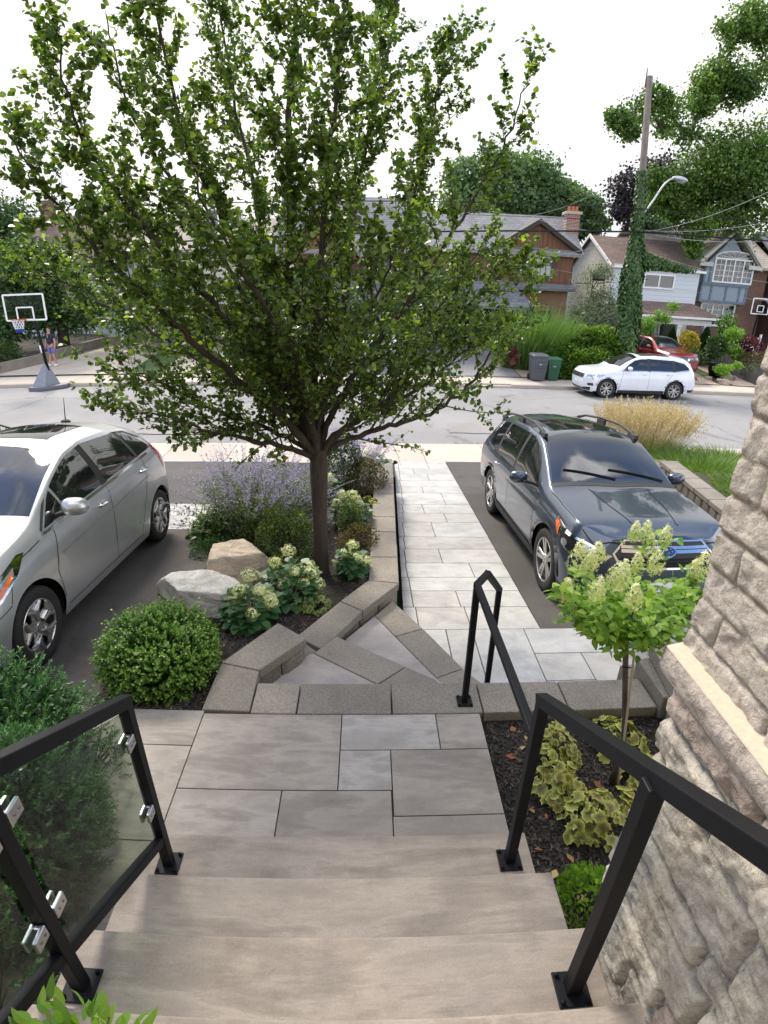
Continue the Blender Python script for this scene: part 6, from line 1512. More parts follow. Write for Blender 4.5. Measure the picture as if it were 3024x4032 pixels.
def hmesh(par, name, mat, f, smooth=False, bevel=0):
    m = MB(); f(m); return child(m.build(name, MT[mat], bevel=bevel), par)
def window(par, x, z, w, h, y, nx=2, ny=2, frame='white', mull=(1, 1), fr=.08, arch=False, glass='wglass'):
    F = MB(); F.box(x - w / 2 - fr, x + w / 2 + fr, y - .05, y + .02, z - h / 2 - fr, z - h / 2); F.box(x - w / 2 - fr, x + w / 2 + fr, y - .05, y + .02, z + h / 2, z + h / 2 + fr)
    F.box(x - w / 2 - fr, x - w / 2, y - .05, y + .02, z - h / 2, z + h / 2); F.box(x + w / 2, x + w / 2 + fr, y - .05, y + .02, z - h / 2, z + h / 2)
    for i in range(1, nx): u = x - w / 2 + w * i / nx; F.box(u - fr * .45, u + fr * .45, y - .045, y + .02, z - h / 2, z + h / 2)
    for i in range(nx):
        for j in range(1, mull[0] + 1): u = x - w / 2 + w * (i + j / (mull[0] + 1)) / nx; F.box(u - .012, u + .012, y - .03, y + .01, z - h / 2, z + h / 2)
    for j in range(1, ny): u = z - h / 2 + h * j / ny; F.box(x - w / 2, x + w / 2, y - .032, y + .012, u - .012, u + .012)
    if arch:
        ah = h * .32; R = w / 2 + fr; pts = [(x + R * math.cos(a), y - .02, z + h / 2 + fr + (ah) * math.sin(a)) for a in np.linspace(0, math.pi, 17)]
        F.tube(pts, fr * .5, 6)
        for a in np.linspace(.4, math.pi - .4, 6): F.bar((x, y - .02, z + h / 2 + fr), (x + (R - .02) * math.cos(a), y - .02, z + h / 2 + fr + ah * math.sin(a)), .02)
    wo = child(F.build('window', MT[frame]), par)
    G = MB(); G.box(x - w / 2, x + w / 2, y - .005, y + .02, z - h / 2, z + h / 2)
    if arch: G.add([(x, y, z + h / 2 + fr)] + [(x + R * math.cos(a), y, z + h / 2 + fr + ah * math.sin(a)) for a in np.linspace(0, math.pi, 17)], [(0, k + 1, k + 2) for k in range(16)])
    g_ = G.build('pane', MT[glass], wo); g_.location = Vector((0, 0, 0))
    g_.parent = wo; g_.matrix_parent_inverse = Matrix.Identity(4)
    return wo
def gable_roof(m, x0, x1, y0, y1, ze, zr_, axis='x', ov=.3, th=.14):
    """ridge along axis"""
    if axis == 'x':
        ym = (y0 + y1) / 2; s_ = (zr_ - ze) / (ym - y0)
        A = [(x0 - ov, y0 - ov, ze - s_ * ov), (x1 + ov, y0 - ov, ze - s_ * ov), (x1 + ov, ym, zr_), (x0 - ov, ym, zr_)]; B = [(x0 - ov, ym, zr_), (x1 + ov, ym, zr_), (x1 + ov, y1 + ov, ze - s_ * ov), (x0 - ov, y1 + ov, ze - s_ * ov)]
    else:
        xm = (x0 + x1) / 2; s_ = (zr_ - ze) / (xm - x0)
        A = [(x0 - ov, y0 - ov, ze - s_ * ov), (xm, y0 - ov, zr_), (xm, y1, zr_), (x0 - ov, y1, ze - s_ * ov)]; B = [(xm, y0 - ov, zr_), (x1 + ov, y0 - ov, ze - s_ * ov), (x1 + ov, y1, ze - s_ * ov), (xm, y1, zr_)]
    for Q in (A, B): m.add(Q + [(a, b, c - th) for a, b, c in Q], [(0, 1, 2, 3), (7, 6, 5, 4), (0, 4, 5, 1), (1, 5, 6, 2), (2, 6, 7, 3), (3, 7, 4, 0)], .5)
def X(px_, y, py_=560): return float(at(px_, py_, y)[0])
def Zz(py_, y, px_=1300): return float(at(px_, py_, y)[2])
# ---- brown wood and brick house
B0 = thing('wood_house', (8, 31, -.35), 'brown house with a wooden board gable, dark window and tall brick chimney, behind the bins', 'house')
hmesh(B0, 'brick_wall', 'bk_tan', lambda m: (m.box(3.2, 11.15, 31.2, 38, -.6, 2.75), m.box(3.2, 11.1, 31.6, 38, 2.75, 4.6)))
def f(m): m.prism([(6.95, 31.0), (11.2, 31.0), (11.2, 33.5), (6.95, 33.5)], 2.95, 4.75, .5); m.add([(6.95, 31.0, 4.75), (11.2, 31.0, 4.75), (9.07, 31.0, 6.0), (6.95, 33.4, 4.75), (11.2, 33.4, 4.75), (9.07, 33.4, 6.0)], [(0, 1, 2), (5, 4, 3), (0, 2, 5, 3), (1, 4, 5, 2)], .5)
hmesh(B0, 'board_gable', 'wood', f)
def f(m): gable_roof(m, 3.0, 11.4, 30.9, 36.5, 4.7, 6.75, 'x', .25)
hmesh(B0, 'roof', 'rf_grey', f)
def f(m):
    for sg in (-1, 1):
        m.add([(9.07, 30.72, 6.24), (9.07 + sg * 2.45, 30.72, 4.72), (9.07 + sg * 2.45, 30.72, 4.48), (9.07, 30.72, 5.98), (9.07, 33.6, 6.30), (9.07 + sg * 2.45, 33.6, 4.78), (9.07 + sg * 2.45, 33.6, 4.55), (9.07, 33.6, 6.05)], [(0, 1, 2, 3), (4, 7, 6, 5), (0, 4, 5, 1), (3, 2, 6, 7), (1, 5, 6, 2)], .5)
hmesh(B0, 'gable_roof', 'browntrim', f)
def f(m): m.add([(7.4, 30.5, 2.72), (11.45, 30.5, 2.72), (11.3, 31.2, 3.05), (7.2, 31.2, 3.05), (7.4, 30.5, 2.58), (11.45, 30.5, 2.58), (11.3, 31.2, 2.58), (7.2, 31.2, 2.58)], [(0, 1, 2, 3), (0, 4, 5, 1), (1, 5, 6, 2), (3, 7, 4, 0), (7, 6, 5, 4)], .5)
hmesh(B0, 'eave_skirt', 'rf_slate', f)
def f(m): m.add([(3.0, 28.4, 1.72), (8.6, 28.4, 1.72), (7.6, 31.1, 3.1), (3.0, 31.1, 3.1), (3.0, 28.4, 1.58), (8.6, 28.4, 1.58), (7.6, 31.1, 2.8), (3.0, 31.1, 2.8)], [(0, 1, 2, 3), (0, 4, 5, 1), (1, 5, 6, 2), (3, 7, 4, 0), (7, 6, 5, 4)], .5)
hmesh(B0, 'porch_roof', 'rf_slate', f)
wn = window(B0, X(1158, 31), 3.9, 1.75, 1.05, 30.98, 2, 2, 'darktrim', (2, 1), .16, glass='curtain')
hmesh(B0, 'window_box', 'darktrim', lambda m: m.box(7.75, 10.1, 30.86, 31.0, 4.5, 4.72))
hmesh(B0, 'porch_shade', 'dark', lambda m: m.box(3.4, 8.2, 31.05, 31.19, -.3, 1.9))  # black panel painted as the shade under the porch roof
for xx in (7.05, 8.2, 5.3, 3.3): hmesh(B0, 'porch_post', 'darktrim', lambda m: m.box(xx - .08, xx + .08, 28.6, 28.76, -.5, 1.65))
hmesh(B0, 'porch_floor', 'stuccotrim', lambda m: m.box(6.9, 8.6, 28.4, 31, -.5, -.12))
hmesh(B0, 'door_frame', 'stucco', lambda m: (m.box(6.95, 7.02, 28.9, 28.96, -.1, 1.6), m.box(7.95, 8.02, 28.9, 28.96, -.1, 1.6), m.box(6.95, 8.02, 28.9, 28.96, -.1, .0)))
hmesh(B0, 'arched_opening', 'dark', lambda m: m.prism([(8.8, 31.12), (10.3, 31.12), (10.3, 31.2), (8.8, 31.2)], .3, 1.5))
cx_ = X(1234, 32.6, 480)
ch = hmesh(B0, 'chimney', 'bk_chim', lambda m: m.box(cx_ - .38, cx_ + .38, 32.3, 32.9, 4.6, 6.75))
q_ = MB(); q_.box(cx_ - .46, cx_ + .46, 32.22, 32.98, 6.75, 6.9); o_ = q_.build('chimney_cap', MT['side']); o_.parent = ch
for dx in (-.2, .03, .24): q_ = MB(); q_.lathe([(.10, 6.9), (.085, 7.2), (.06, 7.2), (.06, 7.0)], 10, (cx_ + dx, 32.6, 0)); o_ = q_.build('chimney_pot', plain('terracotta', (.42, .13, .06), .8)); o_.parent = ch
T = thing('wood_planter', (7.7, 27.9, -.7), 'low screen of new pale pine boards in front of the dark porch', 'planter')
for k in range(4): lay((lambda m: (m.box(6.75, 8.6, 27.5, 27.56, -.72 + .19 * k, -.72 + .19 * k + .15), m)[1])(MB()).build('board', MT['pine'], bevel=.008), T)
lay((lambda m: (m.box(6.8, 8.6, 27.58, 28.3, -.75, .0), m)[1])(MB()).build('frame', MT['darktrim']), T)
# ---- grey house seen through the pear tree
A0 = thing('grey_gable_house', (-1, 32, -.35), 'dark grey house with a wide shingle roof seen through the pear tree branches', 'house')
hmesh(A0, 'wall', 'bk_red', lambda m: m.box(-4.6, 2.6, 32, 39, -.6, 4.6))
hmesh(A0, 'roof', 'rf_grey', lambda m: gable_roof(m, -4.8, 2.8, 31.6, 37.5, 4.6, 7.5, 'x', .3))
def f(m): m.add([(-4.6, 31.4, 3.9), (-.6, 31.4, 3.9), (-2.6, 31.4, 6.2), (-4.6, 33, 3.9), (-.6, 33, 3.9), (-2.6, 34, 6.2)], [(0, 1, 2), (0, 2, 5, 3), (1, 4, 5, 2)], .5)
hmesh(A0, 'dormer_wall', 'wood', f)
hmesh(A0, 'dormer_roof', 'rf_slate', lambda m: gable_roof(m, -4.8, -.4, 31.3, 34.5, 4.0, 6.4, 'y', .25))
window(A0, -2.6, 3.3, 1.4, 1.1, 31.95, 2, 2, 'darktrim', (1, 1), .1); window(A0, .9, 3.3, 1.2, 1.1, 31.95, 2, 2, 'darktrim', (1, 1), .1); window(A0, -.5, .9, 2.2, 1.4, 31.95, 3, 2, 'white', (1, 1), .1)
hmesh(A0, 'porch_roof', 'rf_slate', lambda m: m.add([(-4.8, 29.3, 1.8), (2.8, 29.3, 1.8), (2.8, 32, 2.9), (-4.8, 32, 2.9), (-4.8, 29.3, 1.65), (2.8, 29.3, 1.65), (2.8, 32, 2.6), (-4.8, 32, 2.6)], [(0, 1, 2, 3), (0, 4, 5, 1), (1, 5, 6, 2), (3, 7, 4, 0), (7, 6, 5, 4)], .5))
for xx in (-4.6, -2.2, .3, 2.6): hmesh(A0, 'porch_post', 'white', lambda m: m.box(xx - .08, xx + .08, 29.4, 29.56, -.55, 1.7))
# ---- beige house at the left
L0 = thing('beige_house', (-9, 32, -.35), 'beige sided house with white trim behind the left half of the pear tree', 'house')
hmesh(L0, 'wall', 'sd_beige', lambda m: m.box(-13.2, -5.6, 32, 39, -.6, 4.6))
hmesh(L0, 'roof', 'rf_tan', lambda m: gable_roof(m, -13.2, -5.6, 31.8, 38.4, 4.6, 6.4, 'x', .35))
window(L0, X(490, 32), Zz(478, 32, 490), 1.9, 1.1, 31.98, 3, 2, 'white', (0, 1), .09); window(L0, -12, 3.4, 1.1, 1.1, 31.98, 2, 2, 'white', (0, 1), .09)
hmesh(L0, 'lower_roof', 'rf_tan', lambda m: m.add([(-13.5, 29.2, 1.75), (-5.4, 29.2, 1.75), (-5.4, 32, 2.9), (-13.5, 32, 2.9), (-13.5, 29.2, 1.55), (-5.4, 29.2, 1.55), (-5.4, 32, 2.6), (-13.5, 32, 2.6)], [(0, 1, 2, 3), (0, 4, 5, 1), (1, 5, 6, 2), (3, 7, 4, 0), (7, 6, 5, 4)], .5))
hmesh(L0, 'garage_door', 'white', lambda m: m.box(-10.6, -7.4, 31.9, 31.98, -.5, 1.6)); hmesh(L0, 'gutter', 'white', lambda m: m.box(-13.5, -5.3, 29.1, 29.2, 1.6, 1.74))
for xx in (-13.2, -10.9, -7.1, -5.6): hmesh(L0, 'porch_post', 'white', lambda m: m.box(xx - .1, xx + .1, 29.3, 29.5, -.6, 1.6))
L1 = thing('brown_roof_house', (-18, 34, -.35), 'house with a plain brown roof at the far left behind the hoop', 'house')
hmesh(L1, 'wall', 'sd_white', lambda m: m.box(-22.5, -14.2, 34, 41, -.6, 4.3)); hmesh(L1, 'roof', 'rf_brown', lambda m: gable_roof(m, -22.5, -14.2, 33.8, 40.5, 4.3, 7.0, 'x', .35)); window(L1, -16, 3.2, 1.4, 1.1, 33.98, 2, 2, 'white', (1, 1), .09)
hmesh(L1, 'chimney', 'bk_red', lambda m: m.box(-20.9, -20.2, 36.6, 37.3, 5, 7.9))
# ---- white house with brown roof
WX0, WX1 = 13.55, 18.75
W0 = thing('white_house', (16, 31, -.35), 'white sided house with brown roof and pillared porch behind the utility pole', 'house')
def f(m): m.prism([(WX0, 31.15), (WX0 + .3, 31.15), (WX0 + .3, 38), (WX0, 38)], -.6, 4.2, .5); m.add([(WX0, 31.1, 4.2), (WX0, 38, 4.2), (WX0, 34.55, 5.85), (WX0 + .3, 31.1, 4.2), (WX0 + .3, 38, 4.2), (WX0 + .3, 34.55, 5.85)], [(0, 2, 1), (3, 4, 5), (0, 3, 5, 2), (1, 2, 5, 4)], .5)
hmesh(W0, 'side_wall', 'bk_white', f)
hmesh(W0, 'siding', 'sd_white', lambda m: m.box(WX0 + .02, WX1, 31.0, 31.2, 2.1, 4.2)); hmesh(W0, 'wall', 'sd_white', lambda m: m.box(WX0 + .3, WX1 - .02, 31.4, 37.9, -.6, 4.2))
hmesh(W0, 'roof', 'rf_brown', lambda m: gable_roof(m, WX0, WX1, 31.1, 38, 4.2, 5.95, 'x', .22, .06))
def f(m):
    for a, b in (((WX0 - .24, 30.86, 4.08), (WX0 - .24, 34.55, 5.95)), ((WX0 - .24, 34.55, 5.95), (WX0 - .24, 38.2, 4.1))): m.bar(a, b, .05, .18)
    m.box(WX0 - .2, WX1 + .25, 30.78, 30.88, 4.0, 4.12)
hmesh(W0, 'white_trim', 'white', f)
window(W0, X(1423, 31, 608), Zz(608, 31, 1423), 1.7, .62, 30.98, 2, 1, 'white', (0, 0), .09)
hmesh(W0, 'porch_roof', 'rf_brown', lambda m: m.add([(14.0, 28.7, 1.78), (19.2, 28.7, 1.62), (18.6, 31.05, 2.35), (14.0, 31.05, 2.35), (14.0, 28.7, 1.66), (19.2, 28.7, 1.5), (18.6, 31.05, 2.0), (14.0, 31.05, 2.0)], [(0, 1, 2, 3), (0, 4, 5, 1), (1, 5, 6, 2), (3, 7, 4, 0), (7, 6, 5, 4)], .5))
hmesh(W0, 'porch_beam', 'white', lambda m: (m.box(14.2, 18.7, 28.9, 29.1, 1.22, 1.52), m.box(13.9, 19.25, 28.58, 28.68, 1.55, 1.66)))
for xx in (14.5, 16.85, 18.45): hmesh(W0, 'porch_post', 'white', lambda m: (m.box(xx - .11, xx + .11, 28.9, 29.1, -.5, 1.22), m.box(xx - .15, xx + .15, 28.86, 29.14, 1.08, 1.2), m.box(xx - .15, xx + .15, 28.86, 29.14, -.5, -.35)), bevel=.01)
hmesh(W0, 'porch_deck', 'stucco', lambda m: m.box(13.9, 18.7, 28.8, 31.3, -.75, -.45))
rb_ = hmesh(W0, 'porch_balustrade', 'white', lambda m: (m.box(16.95, 18.35, 28.98, 29.04, .18, .24), m.box(16.95, 18.35, 28.98, 29.04, -.36, -.30)))
for k in range(13): q_ = MB(); q_.box(17.0 + k * .105, 17.03 + k * .105, 28.99, 29.03, -.3, .18); o_ = q_.build('baluster', MT['white']); o_.parent = rb_; o_.matrix_parent_inverse = Matrix.Identity(4)
hmesh(W0, 'front_door', 'stuccotrim', lambda m: m.box(15.9, 16.7, 31.3, 31.38, -.45, 1.3)); window(W0, 17.7, .5, 1.3, 1.3, 31.38, 1, 1, 'white', (0, 0), .07)
hmesh(W0, 'porch_wall_box', 'curtain', lambda m: m.box(14.6, 15.7, 29.0, 29.06, -.45, .35)); hmesh(W0, 'mailbox', 'black', lambda m: m.box(15.2, 15.5, 28.93, 29.0, -.05, .12))
# ---- blue grey bay house
gy = 33.0
G0 = thing('bay_house', (21.5, gy, -.35), 'red brick house with a blue grey gabled bay and arched white windows', 'house')
bx0, bx1 = X(1519, gy, 600), X(1616, gy, 610); bz0, bz1 = Zz(655, gy, 1560), Zz(560, gy, 1560); bc = (bx0 + bx1) / 2
hmesh(G0, 'brick_wall', 'bk_red', lambda m: m.box(bx0 - 1.2, bx1 + 1.6, gy + .5, gy + 7, -.6, 4.9))
hmesh(G0, 'bay', 'stucco', lambda m: (m.box(bx0, bx1, gy, gy + .6, bz0, 4.7), m.add([(bx0 + .1, gy + .02, 4.7), (bx1 - .1, gy + .02, 4.7), (bc, gy + .02, 6.3), (bx0 + .1, gy + 4, 4.7), (bx1 - .1, gy + 4, 4.7), (bc, gy + 4, 6.3)], [(0, 1, 2), (0, 2, 5, 3), (1, 4, 5, 2)], .5)))
def f(m):
    m.box(bx0 - .05, bx1 + .05, gy - .1, gy + .05, bz0 + 1.0, bz0 + 1.15); m.box(bx0 - .03, bx1 + .03, gy - .06, gy, bz0, bz0 + .14)
    for u in (0, .22, .55, .85, 1): xx = bx0 + (bx1 - bx0) * u; m.box(xx - .06, xx + .06, gy - .04, gy + .02, bz0 + .1, bz0 + 1.05)
    for u in (0.02, .13, .98): xx = bx0 + (bx1 - bx0) * u; m.box(xx - .05, xx + .05, gy - .04, gy + .02, bz0 + 1.1, 4.7)
hmesh(G0, 'bay_trim', 'stuccotrim', f)
def f(m):
    for sg in (-1, 1):
        e = bc + sg * ((bx1 - bx0) / 2 + .55); m.bar((bc, gy - .25, 6.75), (e, gy - .25, 4.75), .12, .26, up=(0, 1, 0)); m.box(min(e, e - sg * .9), max(e, e - sg * .9), gy - .32, gy - .05, 4.55, 4.78)
hmesh(G0, 'white_trim', 'bk_white', f)
hmesh(G0, 'bay_roof', 'rf_tan', lambda m: gable_roof(m, bx0 - .3, bx1 + .3, gy, gy + 5, 4.9, 6.75, 'y', .3)); hmesh(G0, 'roof', 'rf_tan', lambda m: gable_roof(m, bx0 - 3.2, bx1 + 1.8, gy + .3, gy + 8, 4.9, 7.1, 'x', .3))
window(G0, X(1583, gy, 590), Zz(586, gy, 1583), 2.5, 1.25, gy - .02, 4, 4, 'white', (1, 1), .09, True)
window(G0, X(1557, gy, 680), Zz(681, gy, 1557), 2.2, 1.2, gy + .45, 3, 4, 'white', (1, 1), .10, True)
hmesh(G0, 'wall_lamp', 'bk_white', lambda m: m.box(X(1539, gy, 652) - .08, X(1539, gy, 652) + .12, gy + .35, gy + .48, 1.75, 2.1))
nm_ = text('102', .22, MT['white'], None, (X(1590, gy, 682), gy + .46, Zz(684, gy, 1590)), (R_(90), 0, 0), 'house_number', .01); child(nm_, G0)
hmesh(G0, 'entry_rail', 'white', lambda m: (m.box(bx1 - .2, bx1 - .1, gy - 2.5, gy - 2.4, -.5, .9), m.box(bx0 + 1.6, bx1 - .2, gy - 2.5, gy - 2.44, .62, .7), m.box(bx0 + 1.6, bx1 - .2, gy - 2.45, gy - 2.4, -.4, .6)))
K0 = thing('dark_brick_house', (26, 33, -.35), 'dark red brick house cut off by the stone wall at the right', 'house')
hmesh(K0, 'wall', 'bk_red', lambda m: m.box(bx1 + 2.6, bx1 + 10, 32.5, 40, -.6, 4.4)); hmesh(K0, 'roof', 'rf_slate', lambda m: gable_roof(m, bx1 + 2.4, bx1 + 10, 32.3, 40, 4.4, 7.2, 'x', .3)); hmesh(K0, 'porch_roof', 'rf_slate', lambda m: m.add([(bx1 + .9, 30.6, 2.0), (bx1 + 7, 30.6, 2.0), (bx1 + 7, 32.6, 3.0), (bx1 + .9, 32.6, 3.0)], [(0, 1, 2, 3)], .5))
window(K0, bx1 + 4.2, 3.2, 1.2, 1.3, 32.48, 2, 2, 'white', (0, 1), .09)
# driveways and lawns across the street
def lot(name, poly, mat, dz=0.0):
    m = MB(); n_ = 8; (x0, x1), (y0, y1) = poly; ys_ = np.linspace(y0, y1, n_); m.grid(np.tile([[x0, x1]], (n_, 1)), np.stack([ys_, ys_], 1), np.stack([[zF(y) + dz for y in ys_]] * 2, 1), .5); return struct(m, name, MT[mat])
MT['conc2'] = concrete('driveway_concrete', (.44, .385, .325), .3, .2, .5, .12); MT['pinkpave'] = concrete('pink_paving', (.42, .31, .25), .3, .2, .7, .12)
lot('driveway', ((-17.5, -10.6), (23.38, 30)), 'conc2', .012); lot('driveway', ((-9.2, -5.8), (23.38, 31)), 'conc2', .012); lot('driveway', ((-3.5, 1.6), (23.38, 31)), 'road', .012); lot('driveway', ((3.0, 6.7), (23.38, 30)), 'road', .012)
lot('path', ((6.75, 8.0), (23.38, 27.5)), 'pinkpave', .014); lot('driveway', ((12.2, 16.2), (23.38, 30)), 'pinkpave', .012); lot('path', ((16.9, 18.2), (23.38, 28.6)), 'pinkpave', .014)
lot('garden_soil', ((18.2, 26), (23.38, 30)), 'soil', .010)
# ---- trees
def crown_tree(name, label, lumps, mat, n, size, base, trunk_r=.25, group=None, seed=0, flat=.8, limbs=True, tmu=.45, crown='crown', leaf=LEAF4, depthk=1.0, gap=-.42):
    T = thing(name, base, label, 'tree', group); rr = np.random.default_rng(seed); Ps, ds, tn = [], [], []
    tot = sum(l[3] ** 2 for l in lumps); C = []
    for i, (px_, py_, Y, r_) in enumerate(lumps):
        c = at(px_, py_, Y); rw = r_ / 1120 * np.linalg.norm(c - [0, 0, CZ]); C.append((c, rw)); k = int(n * r_ ** 2 / tot)
        d = rnd3(k, rr); f = 1 + .38 * fbm(d[:, 0] * 1.3 + d[:, 2], d[:, 1] - d[:, 2], 3.2, seed + i) ; rad = (1 - .55 * rr.random(k) ** 1.5) * f * (1 + .22 * np.abs(rr.normal(size=k)) * (rr.random(k) < .3))
        Ps.append(c + d * rad[:, None] * np.array([rw, rw * depthk, rw * flat])); ds.append(d); tn.append(np.clip(tmu + .10 * rr.normal() + .18 * rr.normal(size=k), 0, 1))
    if len(C) >= 14:   # sprays of leaves strung between the clumps
        for i, (c, rw) in enumerate(C):
            nb = sorted(C, key=lambda q: np.linalg.norm(q[0] - c))[1:3]
            for q, _ in nb:
                k = 260; t_ = rr.random((k, 1)); Ps.append(c * t_ + q * (1 - t_) + rr.normal(size=(k, 3)) * .26 + [0, 0, -.1]); ds.append(rnd3(k, rr)); tn.append(np.clip(tmu + .2 * rr.normal(size=k), 0, 1))
    P, d, tn = np.concatenate(Ps), np.concatenate(ds), np.concatenate(tn)
    kp = fbm(P[:, 0] + .6 * P[:, 1], P[:, 2] * 1.15 + .4 * P[:, 1], 1.6, seed) + .35 * rr.normal(size=len(P)) > gap; P, d, tn = P[kp], d[kp], tn[kp]
    N = unit(d + rnd3(len(P), rr) * .7 + [0, 0, .4]); V = leafverts(P, unit(rnd3(len(P), rr) + [0, 0, -.2]), N, size * (.6 + .8 * rr.random(len(P))), leaf, 1.2)
    lay(quads(crown, V, MT[mat], tint=tn, k=len(leaf)), T)
    m = MB(); b = np.array(base, float); cen = np.mean([c for c, _ in C], 0)
    fork = b * .55 + np.array([cen[0], cen[1], cen[2]]) * .45; fork[:2] = b[:2] * .8 + cen[:2] * .2
    m.tube([tuple(b), tuple((b + fork) / 2 + rv(.1)), tuple(fork)], [trunk_r * 1.2, trunk_r, trunk_r * .75], 8)
    if limbs:
        for i, (c, rw) in enumerate(C):
            di = np.linalg.norm(c - fork); cand = [(np.linalg.norm(q - c), q) for q, _ in C if np.linalg.norm(q - fork) < di - .15]
            src_ = min(cand, key=lambda z: z[0])[1] if cand else fork
            mid = (src_ + c) / 2 + np.array([0, 0, -.12 * rw]) + rv(.15); r0_ = trunk_r * (.30 if not cand else .22)
            m.tube([tuple(x) for x in beard([src_, mid, c, c + (c - mid) * .35], 5)], list(np.linspace(r0_, .015, 16)), 6, caps=False)
    lay(m.build('trunk', MT['bark'], smooth=True), T); return T
crown_tree('linden_tree', 'broad pale green tree rising behind the brown house roof', [(1010, 385, 44, 45), (1085, 372, 45, 52), (1040, 440, 44, 55), (1150, 385, 46, 50), (1195, 410, 46, 42), (1120, 440, 45, 55), (1190, 460, 45, 50), (1000, 450, 46, 40), (1230, 430, 46, 30)], 'tree2', 30000, .26, (11.5, 45, -.3), .35, seed=201)
crown_tree('linden_tree', 'narrower green tree between the brown house chimney and the white house', [(1262, 450, 42, 32), (1285, 480, 42, 26), (1245, 490, 42, 32), (1270, 430, 42, 20)], 'tree2', 9000, .22, (17, 42, -.3), .25, seed=202, tmu=.35)
crown_tree('maple_tree', 'big maple with drooping branches filling the upper right corner', [(1335, 255, 29, 22), (1375, 235, 30, 28), (1420, 215, 30, 30), (1360, 285, 29, 18), (1450, 250, 31, 34), (1495, 285, 31, 26), (1530, 175, 31, 28), (1565, 150, 31, 36), (1520, 225, 31, 26), (1590, 90, 31, 24), (1625, 40, 30, 34), (1560, 60, 30, 14), (1600, 190, 31, 34), (1650, 150, 31, 30), (1430, 280, 30, 20), (1545, 320, 32, 40), (1590, 350, 32, 60), (1500, 390, 33, 62), (1560, 440, 33, 62), (1630, 430, 32, 70), (1450, 430, 33, 40), (1480, 470, 33, 34), (1640, 320, 32, 50), (1420, 385, 33, 28), (1500, 510, 31, 22), (1525, 480, 31, 26), (1500, 545, 30.5, 12), (1650, 70, 31, 30)], 'maple', 78000, .15, (21, 35.5, -.3), .38, seed=203, tmu=.5, gap=-.26)
crown_tree('copper_beech', 'dark purple leaved tree behind the utility pole', [(1365, 400, 37, 36), (1395, 430, 37, 40), (1352, 450, 37, 28), (1420, 470, 37, 34), (1425, 370, 38, 30), (1372, 480, 37, 22)], 'copper', 14000, .18, (16.5, 38, -.3), .3, seed=204)
crown_tree('garden_tree', 'dark leafy tree behind the basketball hoop at the far left', [(15, 470, 30, 46), (-30, 520, 30, 60), (40, 600, 28, 40), (100, 640, 28, 40), (60, 680, 27, 36), (170, 680, 28, 36), (-20, 620, 27, 60), (0, 700, 26, 45), (130, 700, 28, 40), (90, 590, 28, 40), (210, 655, 29, 34), (120, 550, 28, 30), (60, 540, 28, 34), (170, 600, 28, 32)], 'tree', 30000, .15, (-15.8, 28, -.4), .25, seed=205, tmu=.35)
crown_tree('garden_tree', 'green tree in front of the beige house left of the pear trunk', [(330, 640, 28, 46), (290, 690, 27, 40), (380, 690, 28, 40), (420, 640, 28, 34)], 'tree', 12000, .15, (-9.6, 28, -.5), .14, seed=206)
crown_tree('garden_tree', 'green tree straight behind the pear trunk across the street', [(560, 640, 28, 46), (610, 680, 28, 44), (650, 620, 28, 38), (520, 690, 28, 36), (700, 660, 28, 30)], 'tree2', 13000, .15, (-4.8, 28, -.5), .14, seed=207)
crown_tree('garden_tree', 'pale green tree between the grey and brown houses', [(880, 600, 29, 34), (905, 640, 29, 36), (940, 610, 29, 26), (860, 650, 29, 26)], 'tree2', 8000, .14, (2.6, 29, -.5), .12, seed=208, tmu=.6)
crown_tree('silver_birch', 'airy silver green tree in front of the white brick side wall', [(1280, 620, 27, 36), (1265, 660, 27, 36), (1300, 650, 27, 34), (1285, 690, 26.5, 36), (1300, 590, 27, 22), (1255, 690, 26.5, 28), (1320, 690, 26.5, 26)], 'olive', 15000, .085, (11.6, 26.6, -.7), .06, seed=209, leaf=LEAF4)
crown_tree('apple_tree', 'small bright green tree beside the porch of the white house', [(1402, 698, 26.5, 16), (1428, 684, 26.5, 14), (1395, 718, 26.5, 14), (1455, 662, 27, 10), (1440, 690, 26.5, 10)], 'ivylight', 3400, .08, (14.1, 26.8, -.8), .05, seed=210, tmu=.3)
# hedge, tall grass, cedars, garden shrubs
T = thing('hedge', (9.3, 24.4, -1.0), 'wide mounded green and yellow green hedge beside the waste bins', 'hedge')
P, D_ = [], []
for (px_, py_, Y, r_) in ((1215, 775, 24.2, 34), (1235, 745, 24.6, 34), (1270, 740, 24.8, 36), (1300, 745, 24.6, 38), (1320, 760, 24.3, 40), (1210, 800, 23.8, 26), (1250, 790, 23.8, 36), (1290, 790, 23.8, 38)):
    c_ = at(px_, py_, Y); rw = r_ / 1120 * np.linalg.norm(c_ - [0, 0, CZ]); a, b = ell(4200, c_, (rw * 1.15, rw, rw * .85), .4, .2, int(px_), -1.1); P.append(a); D_.append(b)
P, D_ = np.concatenate(P), np.concatenate(D_)
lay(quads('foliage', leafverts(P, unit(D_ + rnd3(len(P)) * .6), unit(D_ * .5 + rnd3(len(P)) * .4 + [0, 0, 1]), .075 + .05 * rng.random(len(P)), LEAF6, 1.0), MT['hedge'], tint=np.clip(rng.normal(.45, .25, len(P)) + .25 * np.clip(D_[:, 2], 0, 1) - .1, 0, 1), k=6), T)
m = MB()
for k in range(12): a = (7.9 + .33 * k, 24.2 + .3 * (k % 2), -1.1); m.tube([a, (a[0] + .1, a[1], -.3)], [.03, .015], 5)
lay(m.build('branches', MT['bark']), T)
tuft('tall_maiden_grass', at(1150, 752, 25.2) * [1, 1, 0] + np.array([-.1, 0, -1.0]), (1.2, .5, 1), 3.7, 3400, 'towering green maiden grass screen left of the hedge', 0, 'pampas', seed=90, w=.035, droop=.24, spread=.5)
